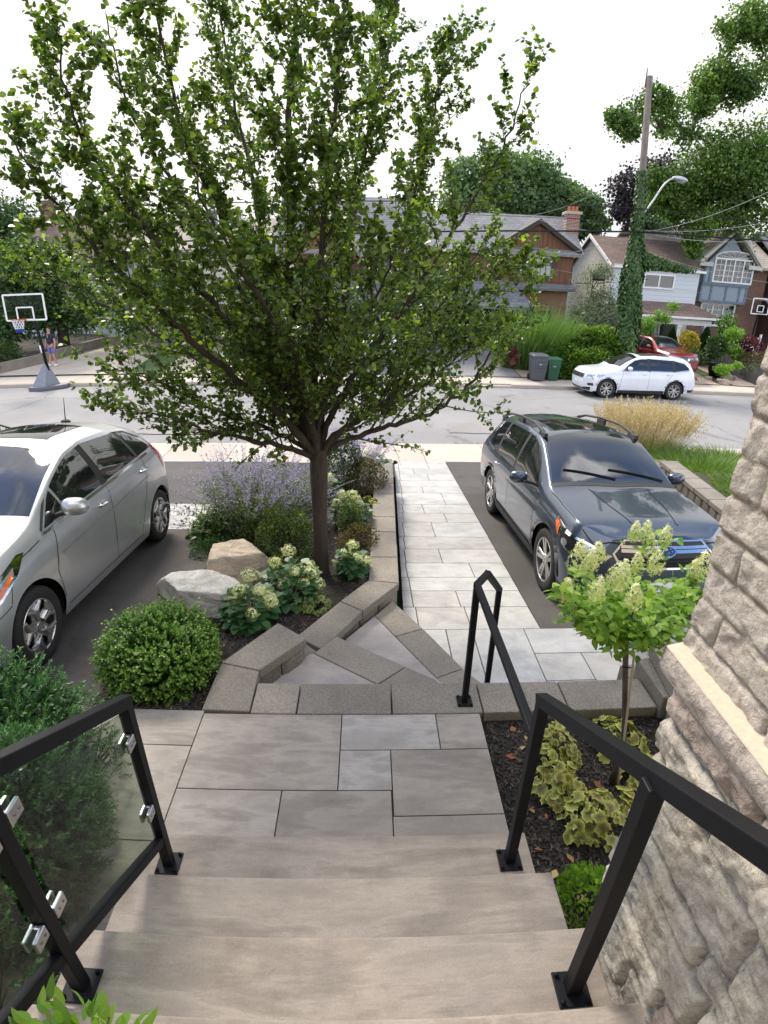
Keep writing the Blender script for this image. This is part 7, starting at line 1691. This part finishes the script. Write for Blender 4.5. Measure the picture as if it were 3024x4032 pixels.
for k, (px_, Y, h, r_, lab) in enumerate(((1456, 27.4, 1.75, .42, 'conical dark cedar beside the red suv'), (1530, 27.4, 1.9, .48, 'darkest cedar to the right of the white porch post'), (1398, 27.6, 1.3, .4, 'small cedar half hidden by the ivy covered pole'))):
    x_ = X(px_, Y, 700); T = thing('cedar', (x_, Y, gz_(Y)), lab, 'tree', 'cedars in front of the white house'); n = 5000; a = rng.random(n) * 6.28; u = rng.random(n) ** .7
    z_ = gz_(Y) + .05 + (h) * (1 - u); rad = r_ * np.sin(np.clip((1 - (1 - u)) * 1.9, 0, math.pi / 2)) * (.7 + .3 * rng.random(n)); P = np.stack([x_ + rad * np.cos(a), Y + rad * np.sin(a), z_], 1)
    lay(quads('foliage', leafverts(P, unit(np.stack([np.cos(a) * .5, np.sin(a) * .5, np.ones(n)], 1) + rnd3(n) * .4), rnd3(n), .09 + .05 * rng.random(n), LEAF4, .8), MT['thuja'], tint=np.clip(rng.normal(.45, .22, n), 0, 1), k=4), T)
    m = MB(); m.tube([(x_, Y, gz_(Y)), (x_, Y, gz_(Y) + h * .8)], [.05, .02], 6); lay(m.build('trunk', MT['bark']), T)
def fsh(name, px_, py_, Y, rpx, mat, lab, n=1500, sz=.09, fl=.8, seed=0, cat='shrub', hpx=None):
    c_ = at(px_, py_, Y); rw = rpx / 1120 * np.linalg.norm(c_ - [0, 0, CZ]); rh = rw * fl; zb_ = gz_(Y); c2 = np.array([c_[0], c_[1], max(c_[2], zb_ + rh * .6)])
    return shrub(name, tuple(c2), (rw, rw, rh), n, sz, mat, lab, cat, seed=seed, z0=zb_, up=.3, lump=.42, shell=.6)
fsh('golden_shrub', 1488, 735, 26, 17, 'gold', 'golden yellow japanese maple in front of the porch balustrade', 1600, .09, 1.0, 301)
fsh('garden_shrub', 1570, 712, 27, 18, 'hedge', 'fresh green upright shrub below the arched window', 1500, .09, 1.4, 302)
fsh('garden_shrub', 1548, 748, 26, 17, 'ivy', 'dark blue green shrub left of the lime shrub', 1500, .09, 1.2, 303)
fsh('lime_shrub', 1582, 728, 26, 18, 'ivylight', 'lime yellow shrub between the cedar and the crimson maple', 1400, .09, .7, 304)
fsh('crimson_maple', 1616, 750, 25.5, 22, 'crimson', 'crimson laceleaf maple by the stone house corner', 2200, .08, .8, 305)
fsh('garden_shrub', 1587, 762, 25.2, 14, 'hedge', 'mid green shrub below the lime shrub', 1200, .08, .8, 306)
fsh('garden_shrub', 1620, 778, 24.8, 18, 'brownleaf', 'brownish low shrub under the crimson maple', 900, .08, .8, 307)
fsh('lime_perennial', 1562, 800, 24.3, 15, 'ivylight', 'lime green clump among the rocks nearest the path', 900, .07, .6, 308, 'plant')
fsh('lime_perennial', 1592, 790, 24.3, 9, 'ivylight', 'small bright lime clump to the right among the rocks', 500, .06, .7, 309, 'plant')
fsh('blue_fescue', 1620, 795, 24.3, 10, 'olive', 'small silver blue clump at the right by the stone wall', 500, .06, .7, 310, 'plant')
fsh('garden_shrub', 1503, 775, 25.0, 18, 'ivy', 'dark shrub right of the red suv bumper', 900, .08, .8, 311)
fsh('garden_shrub', 10, 760, 25, 24, 'tree', 'dark hedge plant on the low wall left of the hoop', 1500, .09, .8, 312)
for k, (px_, py_, Y, r_, lab) in enumerate(((1515, 803, 24.0, .22, 'round tan rock at the edge of the garden path'), (1563, 815, 23.8, .30, 'largest pinkish rock by the sidewalk'), (1535, 790, 24.4, .2, 'flat rock beside the garden path'), (1590, 782, 24.8, .2, 'grey rock behind the lime clumps'), (1490, 806, 23.9, .2, 'small rock next to the white suv'))):
    c_ = at(px_, py_, Y); boulder('garden_rock', (c_[0], Y, zF(Y) + .05), (r_ * 1.3, r_, r_ * .8), MT['rtan'], lab, 400 + k, .5, 16)
m = MB(); c_ = at(1552, 772, 25); m.lathe([(.001, 0), (.26, 0), (.36, .35), (.34, .68), (.28, .74), (.24, .70), (.24, .66)], 20, (c_[0], 25, zF(25) - .02)); T = m.build('plant_pot', MT['black'], smooth=True); tag(T, 'big glossy black garden pot between the shrubs', 'pot')
# low wall by the left driveway
def f(m):
    pts = [(-20, 22.9), (-16.6, 23.9), (-15.6, 25.5), (-15.0, 27.5), (-14.2, 29.5), (-11.5, 30.3)]
    for a, b in zip(pts[:-1], pts[1:]):
        d = np.array(b) - np.array(a); nn = np.array([-d[1], d[0]]) / np.hypot(*d) * .25; m.prism([a, b, tuple(np.array(b) + nn), tuple(np.array(a) + nn)], -1.3, [zF(a[1]) + .45, zF(b[1]) + .45, zF(b[1]) + .45, zF(a[1]) + .45], .4)
    m.n
T = thing('curved_wall', (-16, 25, -1), 'low grey concrete wall curving up beside the driveway behind the hoop', 'garden wall'); m = MB(); f(m); lay(m.build('wall', MT['block']), T)
m = MB(); X2, Y2 = np.meshgrid(np.linspace(-30, -14.6, 20), np.linspace(23.4, 31, 12)); Xs_ = X2 - np.interp(Y2, [23.4, 31], [2.2, 0]); m.grid(Xs_, Y2, np.vectorize(zF)(Y2) + .35 + .05 * fbm(X2, Y2, 2, 3), .5); struct(m, 'garden_soil', MT['soil'])
T = thing('grass_verge', (-9.9, 24.5, -1), 'strip of green lawn between the two concrete driveways', 'lawn'); T['kind'] = 'structure'
for k_ in list(T.keys()):
    if k_ in ('label', 'category'): del T[k_]
bpy.data.objects.remove(T)
lot('lawn', ((-10.6, -9.2), (23.38, 30)), 'grass', .03)
# ---- bins
def bin_(x, y, s, mat, label):
    T = thing('waste_bin', (x, y, -1.13), label, 'bin', 'wheeled waste bins at the kerb'); z = -1.13
    m = MB(); w0, w1, d0, d1, h = .24 * s, .31 * s, .28 * s, .36 * s, .98 * s
    m.add([(x - w0, y - d0, z + .04), (x + w0, y - d0, z + .04), (x + w0, y + d0, z + .04), (x - w0, y + d0, z + .04), (x - w1, y - d1, z + h), (x + w1, y - d1, z + h), (x + w1, y + d1, z + h), (x - w1, y + d1, z + h)], [(3, 2, 1, 0), (4, 5, 6, 7), (0, 1, 5, 4), (1, 2, 6, 5), (2, 3, 7, 6), (3, 0, 4, 7)])
    for zz in (.55, .78): m.box(x - w1 * .72, x + w1 * .72, y - d1 * 1.0, y - d1 * .9 + .02, z + h * zz, z + h * zz + .03)
    m.box(x - w1 - .015, x + w1 + .015, y - d1 - .015, y + d1 + .015, z + h - .06, z + h)
    lay(m.build('body', mat, bevel=.02), T)
    m = MB(); m.add([(x - w1 - .02, y - d1 - .04, z + h + .005), (x + w1 + .02, y - d1 - .04, z + h + .005), (x + w1 + .02, y + d1 + .02, z + h + .005), (x - w1 - .02, y + d1 + .02, z + h + .005), (x - w1 * .85, y - d1 * .8, z + h + .075), (x + w1 * .85, y - d1 * .8, z + h + .075), (x + w1 * .85, y + d1, z + h + .09), (x - w1 * .85, y + d1, z + h + .09)], [(3, 2, 1, 0), (4, 5, 6, 7), (0, 1, 5, 4), (1, 2, 6, 5), (2, 3, 7, 6), (3, 0, 4, 7)])
    lay(m.build('lid', mat, bevel=.015), T)
    for sg in (-1, 1): m = MB(); m.lathe([(.001, -.03), (.11 * s, -.03), (.12 * s, -.02), (.12 * s, .02), (.11 * s, .03), (.001, .03)], 18, (x + sg * (w0 + .02), y + d0, z + .12 * s), 'x'); lay(m.build('wheel', MT['tyre']), T)
    m = MB(); m.tube([(x - w1 * .8, y + d1 + .02, z + h), (x - w1 * .8, y + d1 + .08, z + h), (x + w1 * .8, y + d1 + .08, z + h), (x + w1 * .8, y + d1 + .02, z + h)], .014, 6); lay(m.build('handle', MT['trim']), T)
    m = MB(); m.box(x - .05, x + .05, y - d1 * .93 - .012, y - d1 * .9, z + h * .66, z + h * .70); lay(m.build('sticker', MT['curtain']), T)
b1 = at(1158, 817, 22.8); b2 = at(1190, 812, 23.1)
bin_(b1[0] + .02, 22.8, 1.07, plain('bin_grey', (.075, .082, .095), .5, bmp=.2, bscale=200), 'larger dark grey wheeled bin at the kerb'); bin_(b2[0], 23.05, .92, plain('bin_green', (.02, .10, .05), .5, bmp=.2, bscale=200), 'smaller green wheeled bin beside the grey one')
# ---- utility pole with ivy and lamp
pb, pt_ = at(1352, 765, 23.9), at(1403, 165, 23.9)
T = thing('utility_pole', (pb[0], 23.9, -1.0), 'tall wooden utility pole smothered in ivy, leaning slightly', 'pole')
MT['polewood'] = bark('pole_wood', (.16, .13, .11), .6)
m = MB(); pdir = (pt_ - pb); pbase = pb.copy(); pbase[2] = -1.1; m.tube([tuple(pbase), tuple(pt_)], [.17, .125], 16); m.tube([tuple(pt_ + [-.12, 0, -.4]), tuple(pt_ + [-.12, 0, .28])], [.04, .02], 6)
pole = lay(m.build('shaft', MT['polewood'], smooth=True), T)
P, D_ = [], []
def onpole(z): return pbase + (pt_ - pbase) * (z - pbase[2]) / (pt_[2] - pbase[2])
for z in np.arange(-1.0, 5.9, .12):
    r_ = np.interp(z, [-1, 0, 1.5, 3.5, 4.2, 4.8, 5.9], [.56, .48, .45, .42, .36, .26, .22]); n = int(520 * r_); a = rng.random(n) * 6.28; rr_ = r_ * (.75 + .35 * rng.random(n)) * (1 + .18 * np.sin(a * 3 + z * 2.2)); c_ = onpole(z)
    P.append(np.stack([c_[0] + rr_ * np.cos(a), c_[1] + rr_ * np.sin(a), z + .12 * rng.random(n)], 1)); D_.append(np.stack([np.cos(a), np.sin(a), 0 * a], 1))
for z in np.arange(5.9, 7.4, .12): n = 36; a = rng.random(n) * 6.28; c_ = onpole(z); P.append(np.stack([c_[0] + .22 * np.cos(a), c_[1] + .22 * np.sin(a), z + .12 * rng.random(n)], 1)); D_.append(np.stack([np.cos(a), np.sin(a), 0 * a], 1))
for k in range(30):   # the arm of ivy reaching right along the cable
    c_ = at(1385 + 3.6 * k, 560 + 1.0 * k * .8, 23.9); a_, b_ = ell(int(160 - 4.2 * k), c_, (.3, .3, .36 - .009 * k), .8, .2, k); P.append(a_); D_.append(b_)
for k in range(9): c_ = at(1395 + 5 * k, 470 + 2 * k, 23.9); a_, b_ = ell(70, c_, (.25, .25, .25), .8, .2, k + 50); P.append(a_); D_.append(b_)
P, D_ = np.concatenate(P), np.concatenate(D_)
lay(quads('ivy', leafverts(P, unit(rnd3(len(P)) * .5 + [0, 0, -.8]), unit(D_ + rnd3(len(P)) * .5 + [0, 0, .3]), .075 + .05 * rng.random(len(P)), HEART), MT['ivy'], tint=np.clip(rng.normal(.5, .25, len(P)), 0, 1), k=8), T)
S = thing('street_lamp', tuple(onpole(6.4)), 'grey cobra head street lamp on a curved arm fixed to the utility pole', 'street lamp')
A_ = [at(1390, 462, 23.8), at(1412, 432, 23.8), at(1432, 402, 23.8), at(1446, 389, 23.8), at(1458, 385, 23.8)]
MT['lampgrey'] = plain('galvanised_grey', (.42, .44, .47), .4, .4, var=.05)
m = MB(); m.tube([tuple(x) for x in beard(A_, 6)], .038, 8); lay(m.build('arm', MT['lampgrey'], smooth=True), S)
c_ = at(1469, 388, 23.8); th = np.linspace(0, math.pi, 9); ph = np.linspace(0, 6.2832, 17); Tm, Pm = np.meshgrid(th, ph, indexing='ij')
m = MB(); m.grid(c_[0] - .36 * np.cos(Tm), c_[1] + .16 * np.sin(Tm) * np.cos(Pm), c_[2] + .13 * np.sin(Tm) * np.sin(Pm) * np.where(np.sin(Pm) > 0, 1, .5) + .04 * np.cos(Tm), .5); lay(m.build('lamp_head', MT['lampgrey'], smooth=True), S)
m = MB(); m.grid(c_[0] + .08 - .2 * np.cos(Tm), c_[1] + .12 * np.sin(Tm) * np.cos(Pm), c_[2] - .04 - .12 * np.sin(Tm) * np.abs(np.sin(Pm)), .5); lay(m.build('lamp_glass', MT['curtain'], smooth=True), S)
# ---- overhead cables
def cable(pts, r, label, sag=.0, mat='black', ext=True):
    T_ = MB(); P_ = [np.array(q) for q in pts]; out = []
    for a, b in zip(P_[:-1], P_[1:]):
        for k in range(12): t = k / 12; out.append(tuple(a + (b - a) * t - np.array([0, 0, sag * 4 * t * (1 - t)])))
    out.append(tuple(P_[-1])); T_.tube(out, r, 5); o = T_.build('cable', MT[mat]); tag(o, label, 'cable', 'overhead cables along the street'); return o
def xt(px_, py_, Y, X_): p = at(px_, py_, Y); return p
def streetcable(l, r_, rad, lab, sag=.15, Y=23.6):
    a, b = at(*l, Y), at(*r_, Y); k = (b - a) / (b[0] - a[0]); cable([a + k * (-34 - a[0]), onp(a, k), b + k * (32 - b[0])], rad, lab, sag)
def onp(a, k): return a + k * (onpole(6)[0] - a[0])
streetcable((823, 428), (1659, 474), .022, 'uppermost thick cable crossing the tree and the pole'); streetcable((1040, 495), (1659, 514), .034, 'thickest lowest bundle of cables along the street'); streetcable((888, 455), (1327, 476), .010, 'thin cable between the two thick ones')
MT['wire'] = plain('grey_wire', (.30, .30, .30), .6)
def drop(a, b, lab, r=.010, mat='wire'): cable([at(*a), at(*b)], r, lab, .25, mat)
drop((1375, 505, 23.7), (1120, 560, 31), 'grey service wire from the pole towards the brown house gable'); drop((1390, 503, 23.7), (1150, 470, 31), 'second service wire to the brown house roof'); drop((1400, 500, 23.7), (1700, 395, 20), 'pale wire rising to the upper right from the pole'); drop((1400, 505, 23.7), (1700, 515, 24), 'pale wire running right just under the thick bundle', .013)
drop((1395, 498, 23.7), (1700, 470, 24), 'wire slanting up to the right above the bundle', .012); drop((1120, 470, 30), (1290, 415, 40), 'wire climbing behind the chimney'); drop((1080, 560, 31), (1659, 650, 30), 'thin low wire crossing the white house roof'); drop((1100, 598, 28), (1400, 603, 24), 'lowest wire across the brown house', .012, 'black')
cable([at(1280, 603, 25), at(1306, 605, 25)], .05, 'black splice case on the lowest wire', 0)
drop((1330, 520, 23.7), (1659, 610, 30), 'thin wire over the grey bay house')
# ---- basketball hoop at the left
hp = at(100, 832, 21.0); hz0 = -1.265
T = thing('basketball_hoop', (-12.7, 20.7, hz0), 'portable basketball hoop with clear board and grey weighted base on the road at the left', 'basketball hoop')
bx, by = -12.75, 20.75
MT['hoopgrey'] = plain('grey_base_plastic', (.12, .125, .15), .55, bmp=.1)
m = MB(); m.prism([(bx - .45, by - .55), (bx + .15, by - .60), (bx + .78, by + .15), (bx + .70, by + .55), (bx + .1, by + .3), (bx - .42, by - .1)], hz0 + .005, hz0 + .16); lay(m.build('base', MT['hoopgrey'], bevel=.03, seg=3), T)
m = MB(); m.add([(bx - .36, by - .45, hz0 + .15), (bx + .22, by - .48, hz0 + .15), (bx + .45, by + .3, hz0 + .15), (bx - .2, by + .1, hz0 + .15), (bx + .02, by + .02, hz0 + 1.0), (bx + .14, by + .02, hz0 + 1.0), (bx + .16, by + .12, hz0 + 1.0), (bx + .04, by + .12, hz0 + 1.0)], [(3, 2, 1, 0), (4, 5, 6, 7), (0, 1, 5, 4), (1, 2, 6, 5), (2, 3, 7, 6), (3, 0, 4, 7)]); lay(m.build('ballast_cover', plain('pale_grey_plastic', (.20, .21, .24), .5), bevel=.03), T)
p0, p1, p2 = at(104, 800, 20.8), at(82, 715, 20.8), at(68, 672, 20.9)
m = MB(); m.tube([tuple(p0 - (p1 - p0) * .3), tuple(p1), tuple(p2)], .062, 12); lay(m.build('pole', MT['black'], smooth=True), T)
m = MB(); a_, b_ = at(88, 746, 20.8), at(92, 762, 20.8); m.tube([tuple(a_), tuple(b_)], .066, 12); lay(m.build('pole_label', MT['white'], smooth=True), T)
c0 = at(53, 664, 20.4); bw, bh = .74, .46
def onb(u, v, d=0): return (c0[0] + u, c0[1] + d + .12 * u, c0[2] + v)
def fr_(m, w, h, t, d=0, v0=0):
    for s_ in (-1, 1): m.bar(onb(-w, v0 + s_ * h, d), onb(w, v0 + s_ * h, d), .03, t, up=(0, 0, 1)); m.bar(onb(s_ * w, v0 - h, d), onb(s_ * w, v0 + h, d), t, .03, up=(0, 1, 0))
m = MB(); fr_(m, bw, bh, .06); bd = lay(m.build('backboard_frame', MT['white']), T)
m = MB(); fr_(m, .30, .22, .05, -.02, -.22); lay(m.build('target_square', MT['white']), T)
m = MB(); m.add([onb(-bw, -bh, .01), onb(bw, -bh, .01), onb(bw, bh, .01), onb(-bw, bh, .01), onb(-bw, -bh, .02), onb(bw, -bh, .02), onb(bw, bh, .02), onb(-bw, bh, .02)], [(3, 2, 1, 0), (4, 5, 6, 7)]); lay(m.build('backboard', MT['glass']), T)
m = MB(); m.bar(onb(-.3, -.1, .08), tuple(p2), .06); m.bar(onb(.3, -.35, .08), tuple(p1 * .4 + p2 * .6), .05); m.bar(onb(-.3, .5, .05), onb(-.3, -.5, .05), .05); m.bar(onb(.3, .5, .05), onb(.3, -.5, .05), .05); lay(m.build('bracket', MT['black']), T)
rc = np.array(onb(-.12, -.42, -.36)); m = MB(); m.tube([tuple(rc + [.225 * math.cos(a), .225 * math.sin(a), 0]) for a in np.linspace(0, 6.2832, 25)], .014, 6, caps=False); m.box(rc[0] - .12, rc[0] + .12, rc[1] + .2, rc[1] + .38, rc[2] - .07, rc[2] + .01); lay(m.build('rim', plain('rim_red', (.45, .03, .03), .4)), T)
m = MB(); m2_ = MB()
for k in range(12):
    for sg in (-1, 1):
        pts = []
        for j in range(9): t = j / 8; a = k * math.pi / 6 + sg * t * 1.3; r_ = .215 - .09 * t; pts.append(tuple(rc + [r_ * math.cos(a), r_ * math.sin(a), -.44 * t]))
        m.tube(pts[:7], .009, 4, caps=False); m2_.tube(pts[6:], .014, 4, caps=False)
lay(m.build('net', MT['white']), T); lay(m2_.build('net_tail', plain('net_blue', (.01, .05, .45), .7)), T)
T = thing('basketball_hoop', (21.6, 28.5, -.5), 'second basketball hoop with small white board by the brick house at the far right', 'basketball hoop')
c0 = at(1643, 662, 28.5); m = MB(); fr_(m, .55, .40, .05); fr_(m, .2, .16, .04, -.02, -.12); lay(m.build('backboard_frame', MT['white']), T)
m = MB(); m.tube([(c0[0] + .1, 28.9, gz_(28.9)), (c0[0] + .1, 28.7, c0[2] - .5), tuple(c0 + [0, .1, 0])], .05, 8); lay(m.build('pole', MT['black']), T)
m = MB(); rc = np.array(onb(0, -.42, -.25)); m.tube([tuple(rc + [.225 * math.cos(a), .225 * math.sin(a), 0]) for a in np.linspace(0, 6.2832, 17)], .014, 5, caps=False); lay(m.build('rim', plain('rim_dark', (.1, .03, .03), .4)), T)
# ---- the man
def skin(name, verts, edges, radii, mat, par, sub=2):
    me = bpy.data.meshes.new(name); me.from_pydata(verts, edges, []); o = bpy.data.objects.new(name, me); COL.objects.link(o)
    md = o.modifiers.new('s', 'SKIN'); md.use_smooth_shade = True
    if not me.skin_vertices: 
        bmx = bmesh.new(); bmx.from_mesh(me); bmx.verts.layers.skin.verify(); bmx.to_mesh(me); bmx.free()
    for v, r_ in zip(me.skin_vertices[0].data, radii): v.radius = r_ if isinstance(r_, tuple) else (r_, r_)
    me.skin_vertices[0].data[0].use_root = True
    s_ = o.modifiers.new('u', 'SUBSURF'); s_.levels = sub; s_.render_levels = sub
    dg = bpy.context.evaluated_depsgraph_get(); m2 = bpy.data.meshes.new_from_object(o.evaluated_get(dg)); bpy.data.objects.remove(o); m2.name = name
    m2.materials.clear(); m2.materials.append(mat); m2.polygons.foreach_set('use_smooth', [True] * len(m2.polygons)); o = bpy.data.objects.new(name, m2); COL.objects.link(o); o.parent = par; return o
mf = at(119, 796, 25.0)
T = empty('person', (mf[0], 25.0, zF(25.0) + .015), 0, 'man in navy polo shirt and blue shorts walking down the far driveway', 'person')
sk = plain('skin', (.42, .23, .16), .55); nv = plain('navy_cloth', (.015, .018, .035), .85); bl_ = plain('blue_shorts_cloth', (.12, .14, .36), .85); hr = plain('dark_hair', (.02, .015, .012), .7); wh = plain('white_shoe', (.75, .75, .75), .6)
V = [(0, 0, .95), (0, 0, 1.15), (0, .01, 1.36), (0, 0, 1.48), (0, -.01, 1.56), (0, -.01, 1.66), (0, 0, 1.73), (.19, .01, 1.41), (.26, .0, 1.15), (.27, -.05, .92), (.27, -.08, .83), (-.19, .01, 1.41), (-.27, .03, 1.16), (-.30, .0, .93), (-.31, -.03, .84), (.10, 0, .86), (.11, -.06, .48), (.12, .04, .09), (-.10, 0, .86), (-.11, -.02, .48), (-.11, -.14, .09)]
E_ = [(0, 1), (1, 2), (2, 3), (3, 4), (4, 5), (5, 6), (2, 7), (7, 8), (8, 9), (9, 10), (2, 11), (11, 12), (12, 13), (13, 14), (0, 15), (15, 16), (16, 17), (0, 18), (18, 19), (19, 20)]
R0 = [(.15, .11), (.14, .10), (.16, .10), (.06, .06), (.065, .075), (.078, .095), (.05, .06), .06, .045, .034, .03, .06, .045, .034, .03, .09, .058, .04, .09, .058, .04]
body = skin('body', V, E_, R0, sk, T)
for sg, hx_, hy_, hz_ in ((1, .27, -.09, .82), (-1, -.31, -.04, .83)):   # fingers hanging from each palm
    for k in range(4): skin('finger', [(hx_, hy_ + .022 * (k - 1.5), hz_ + .01), (hx_ + sg * .004, hy_ + .024 * (k - 1.5) - .01, hz_ - .045), (hx_ - sg * .012, hy_ + .024 * (k - 1.5) - .015, hz_ - .08 + .008 * abs(k - 1.4))], [(0, 1), (1, 2)], [.011, .009, .008], sk, body, 1)
    skin('thumb', [(hx_ - sg * .01, hy_ - .03, hz_ + .03), (hx_ - sg * .02, hy_ - .055, hz_ - .01), (hx_ - sg * .02, hy_ - .055, hz_ - .035)], [(0, 1), (1, 2)], [.011, .009, .008], sk, body, 1)
skin('polo_shirt', [(0, 0, .90), (0, 0, 1.12), (0, .01, 1.36), (0, 0, 1.46), (.20, .01, 1.41), (.245, .0, 1.24), (-.20, .01, 1.41), (-.25, .02, 1.24)], [(0, 1), (1, 2), (2, 3), (2, 4), (4, 5), (2, 6), (6, 7)], [(.175, .13), (.165, .125), (.18, .125), (.075, .075), .085, .072, .085, .072], nv, body)
skin('shorts', [(0, 0, .94), (.10, 0, .84), (.12, -.045, .56), (-.10, 0, .84), (-.12, -.015, .56)], [(0, 1), (1, 2), (0, 3), (3, 4)], [(.16, .125), .115, .10, .115, .10], bl_, body)
skin('hair', [(0, .02, 1.70), (0, .015, 1.755), (0, .055, 1.66)], [(0, 1), (0, 2)], [(.075, .09), (.05, .065), (.06, .05)], hr, body)
m = MB(); m.add([(0, -.108, 1.665), (-.014, -.092, 1.635), (.014, -.092, 1.635), (0, -.118, 1.638)], [(0, 1, 3), (0, 3, 2), (1, 2, 3)]); o_ = m.build('nose', sk, body)
for sg in (-1, 1):
    m = MB(); m.lathe([(0, -.006), (.011, 0), (.008, .004)], 8, (sg * .031, -.094, 1.672), 'y'); m.build('eye', hr, body)
    m = MB(); m.lathe([(0, .02), (.02, .012), (.024, 0), (0, -.01)], 8, (sg * .082, 0, 1.655), 'x'); m.build('ear', sk, body)
m = MB(); m.box(-.024, .024, -.096, -.088, 1.603, 1.609); m.build('mouth', plain('lips', (.25, .09, .07), .5), body)
for x_, y_ in ((.12, .02), (-.11, -.17)): skin('shoe', [(x_, y_ + .05, .055), (x_, y_ - .07, .045), (x_, y_ - .15, .035)], [(0, 1), (1, 2)], [(.05, .05), (.05, .04), (.04, .03)], wh, body)
m = MB(); m.box(-.012, .012, -.128, -.118, 1.30, 1.44); m.build('placket', MT['curtain'], body)
T.rotation_euler = (0, 0, R_(-15)); T.scale = (1.0,) * 3
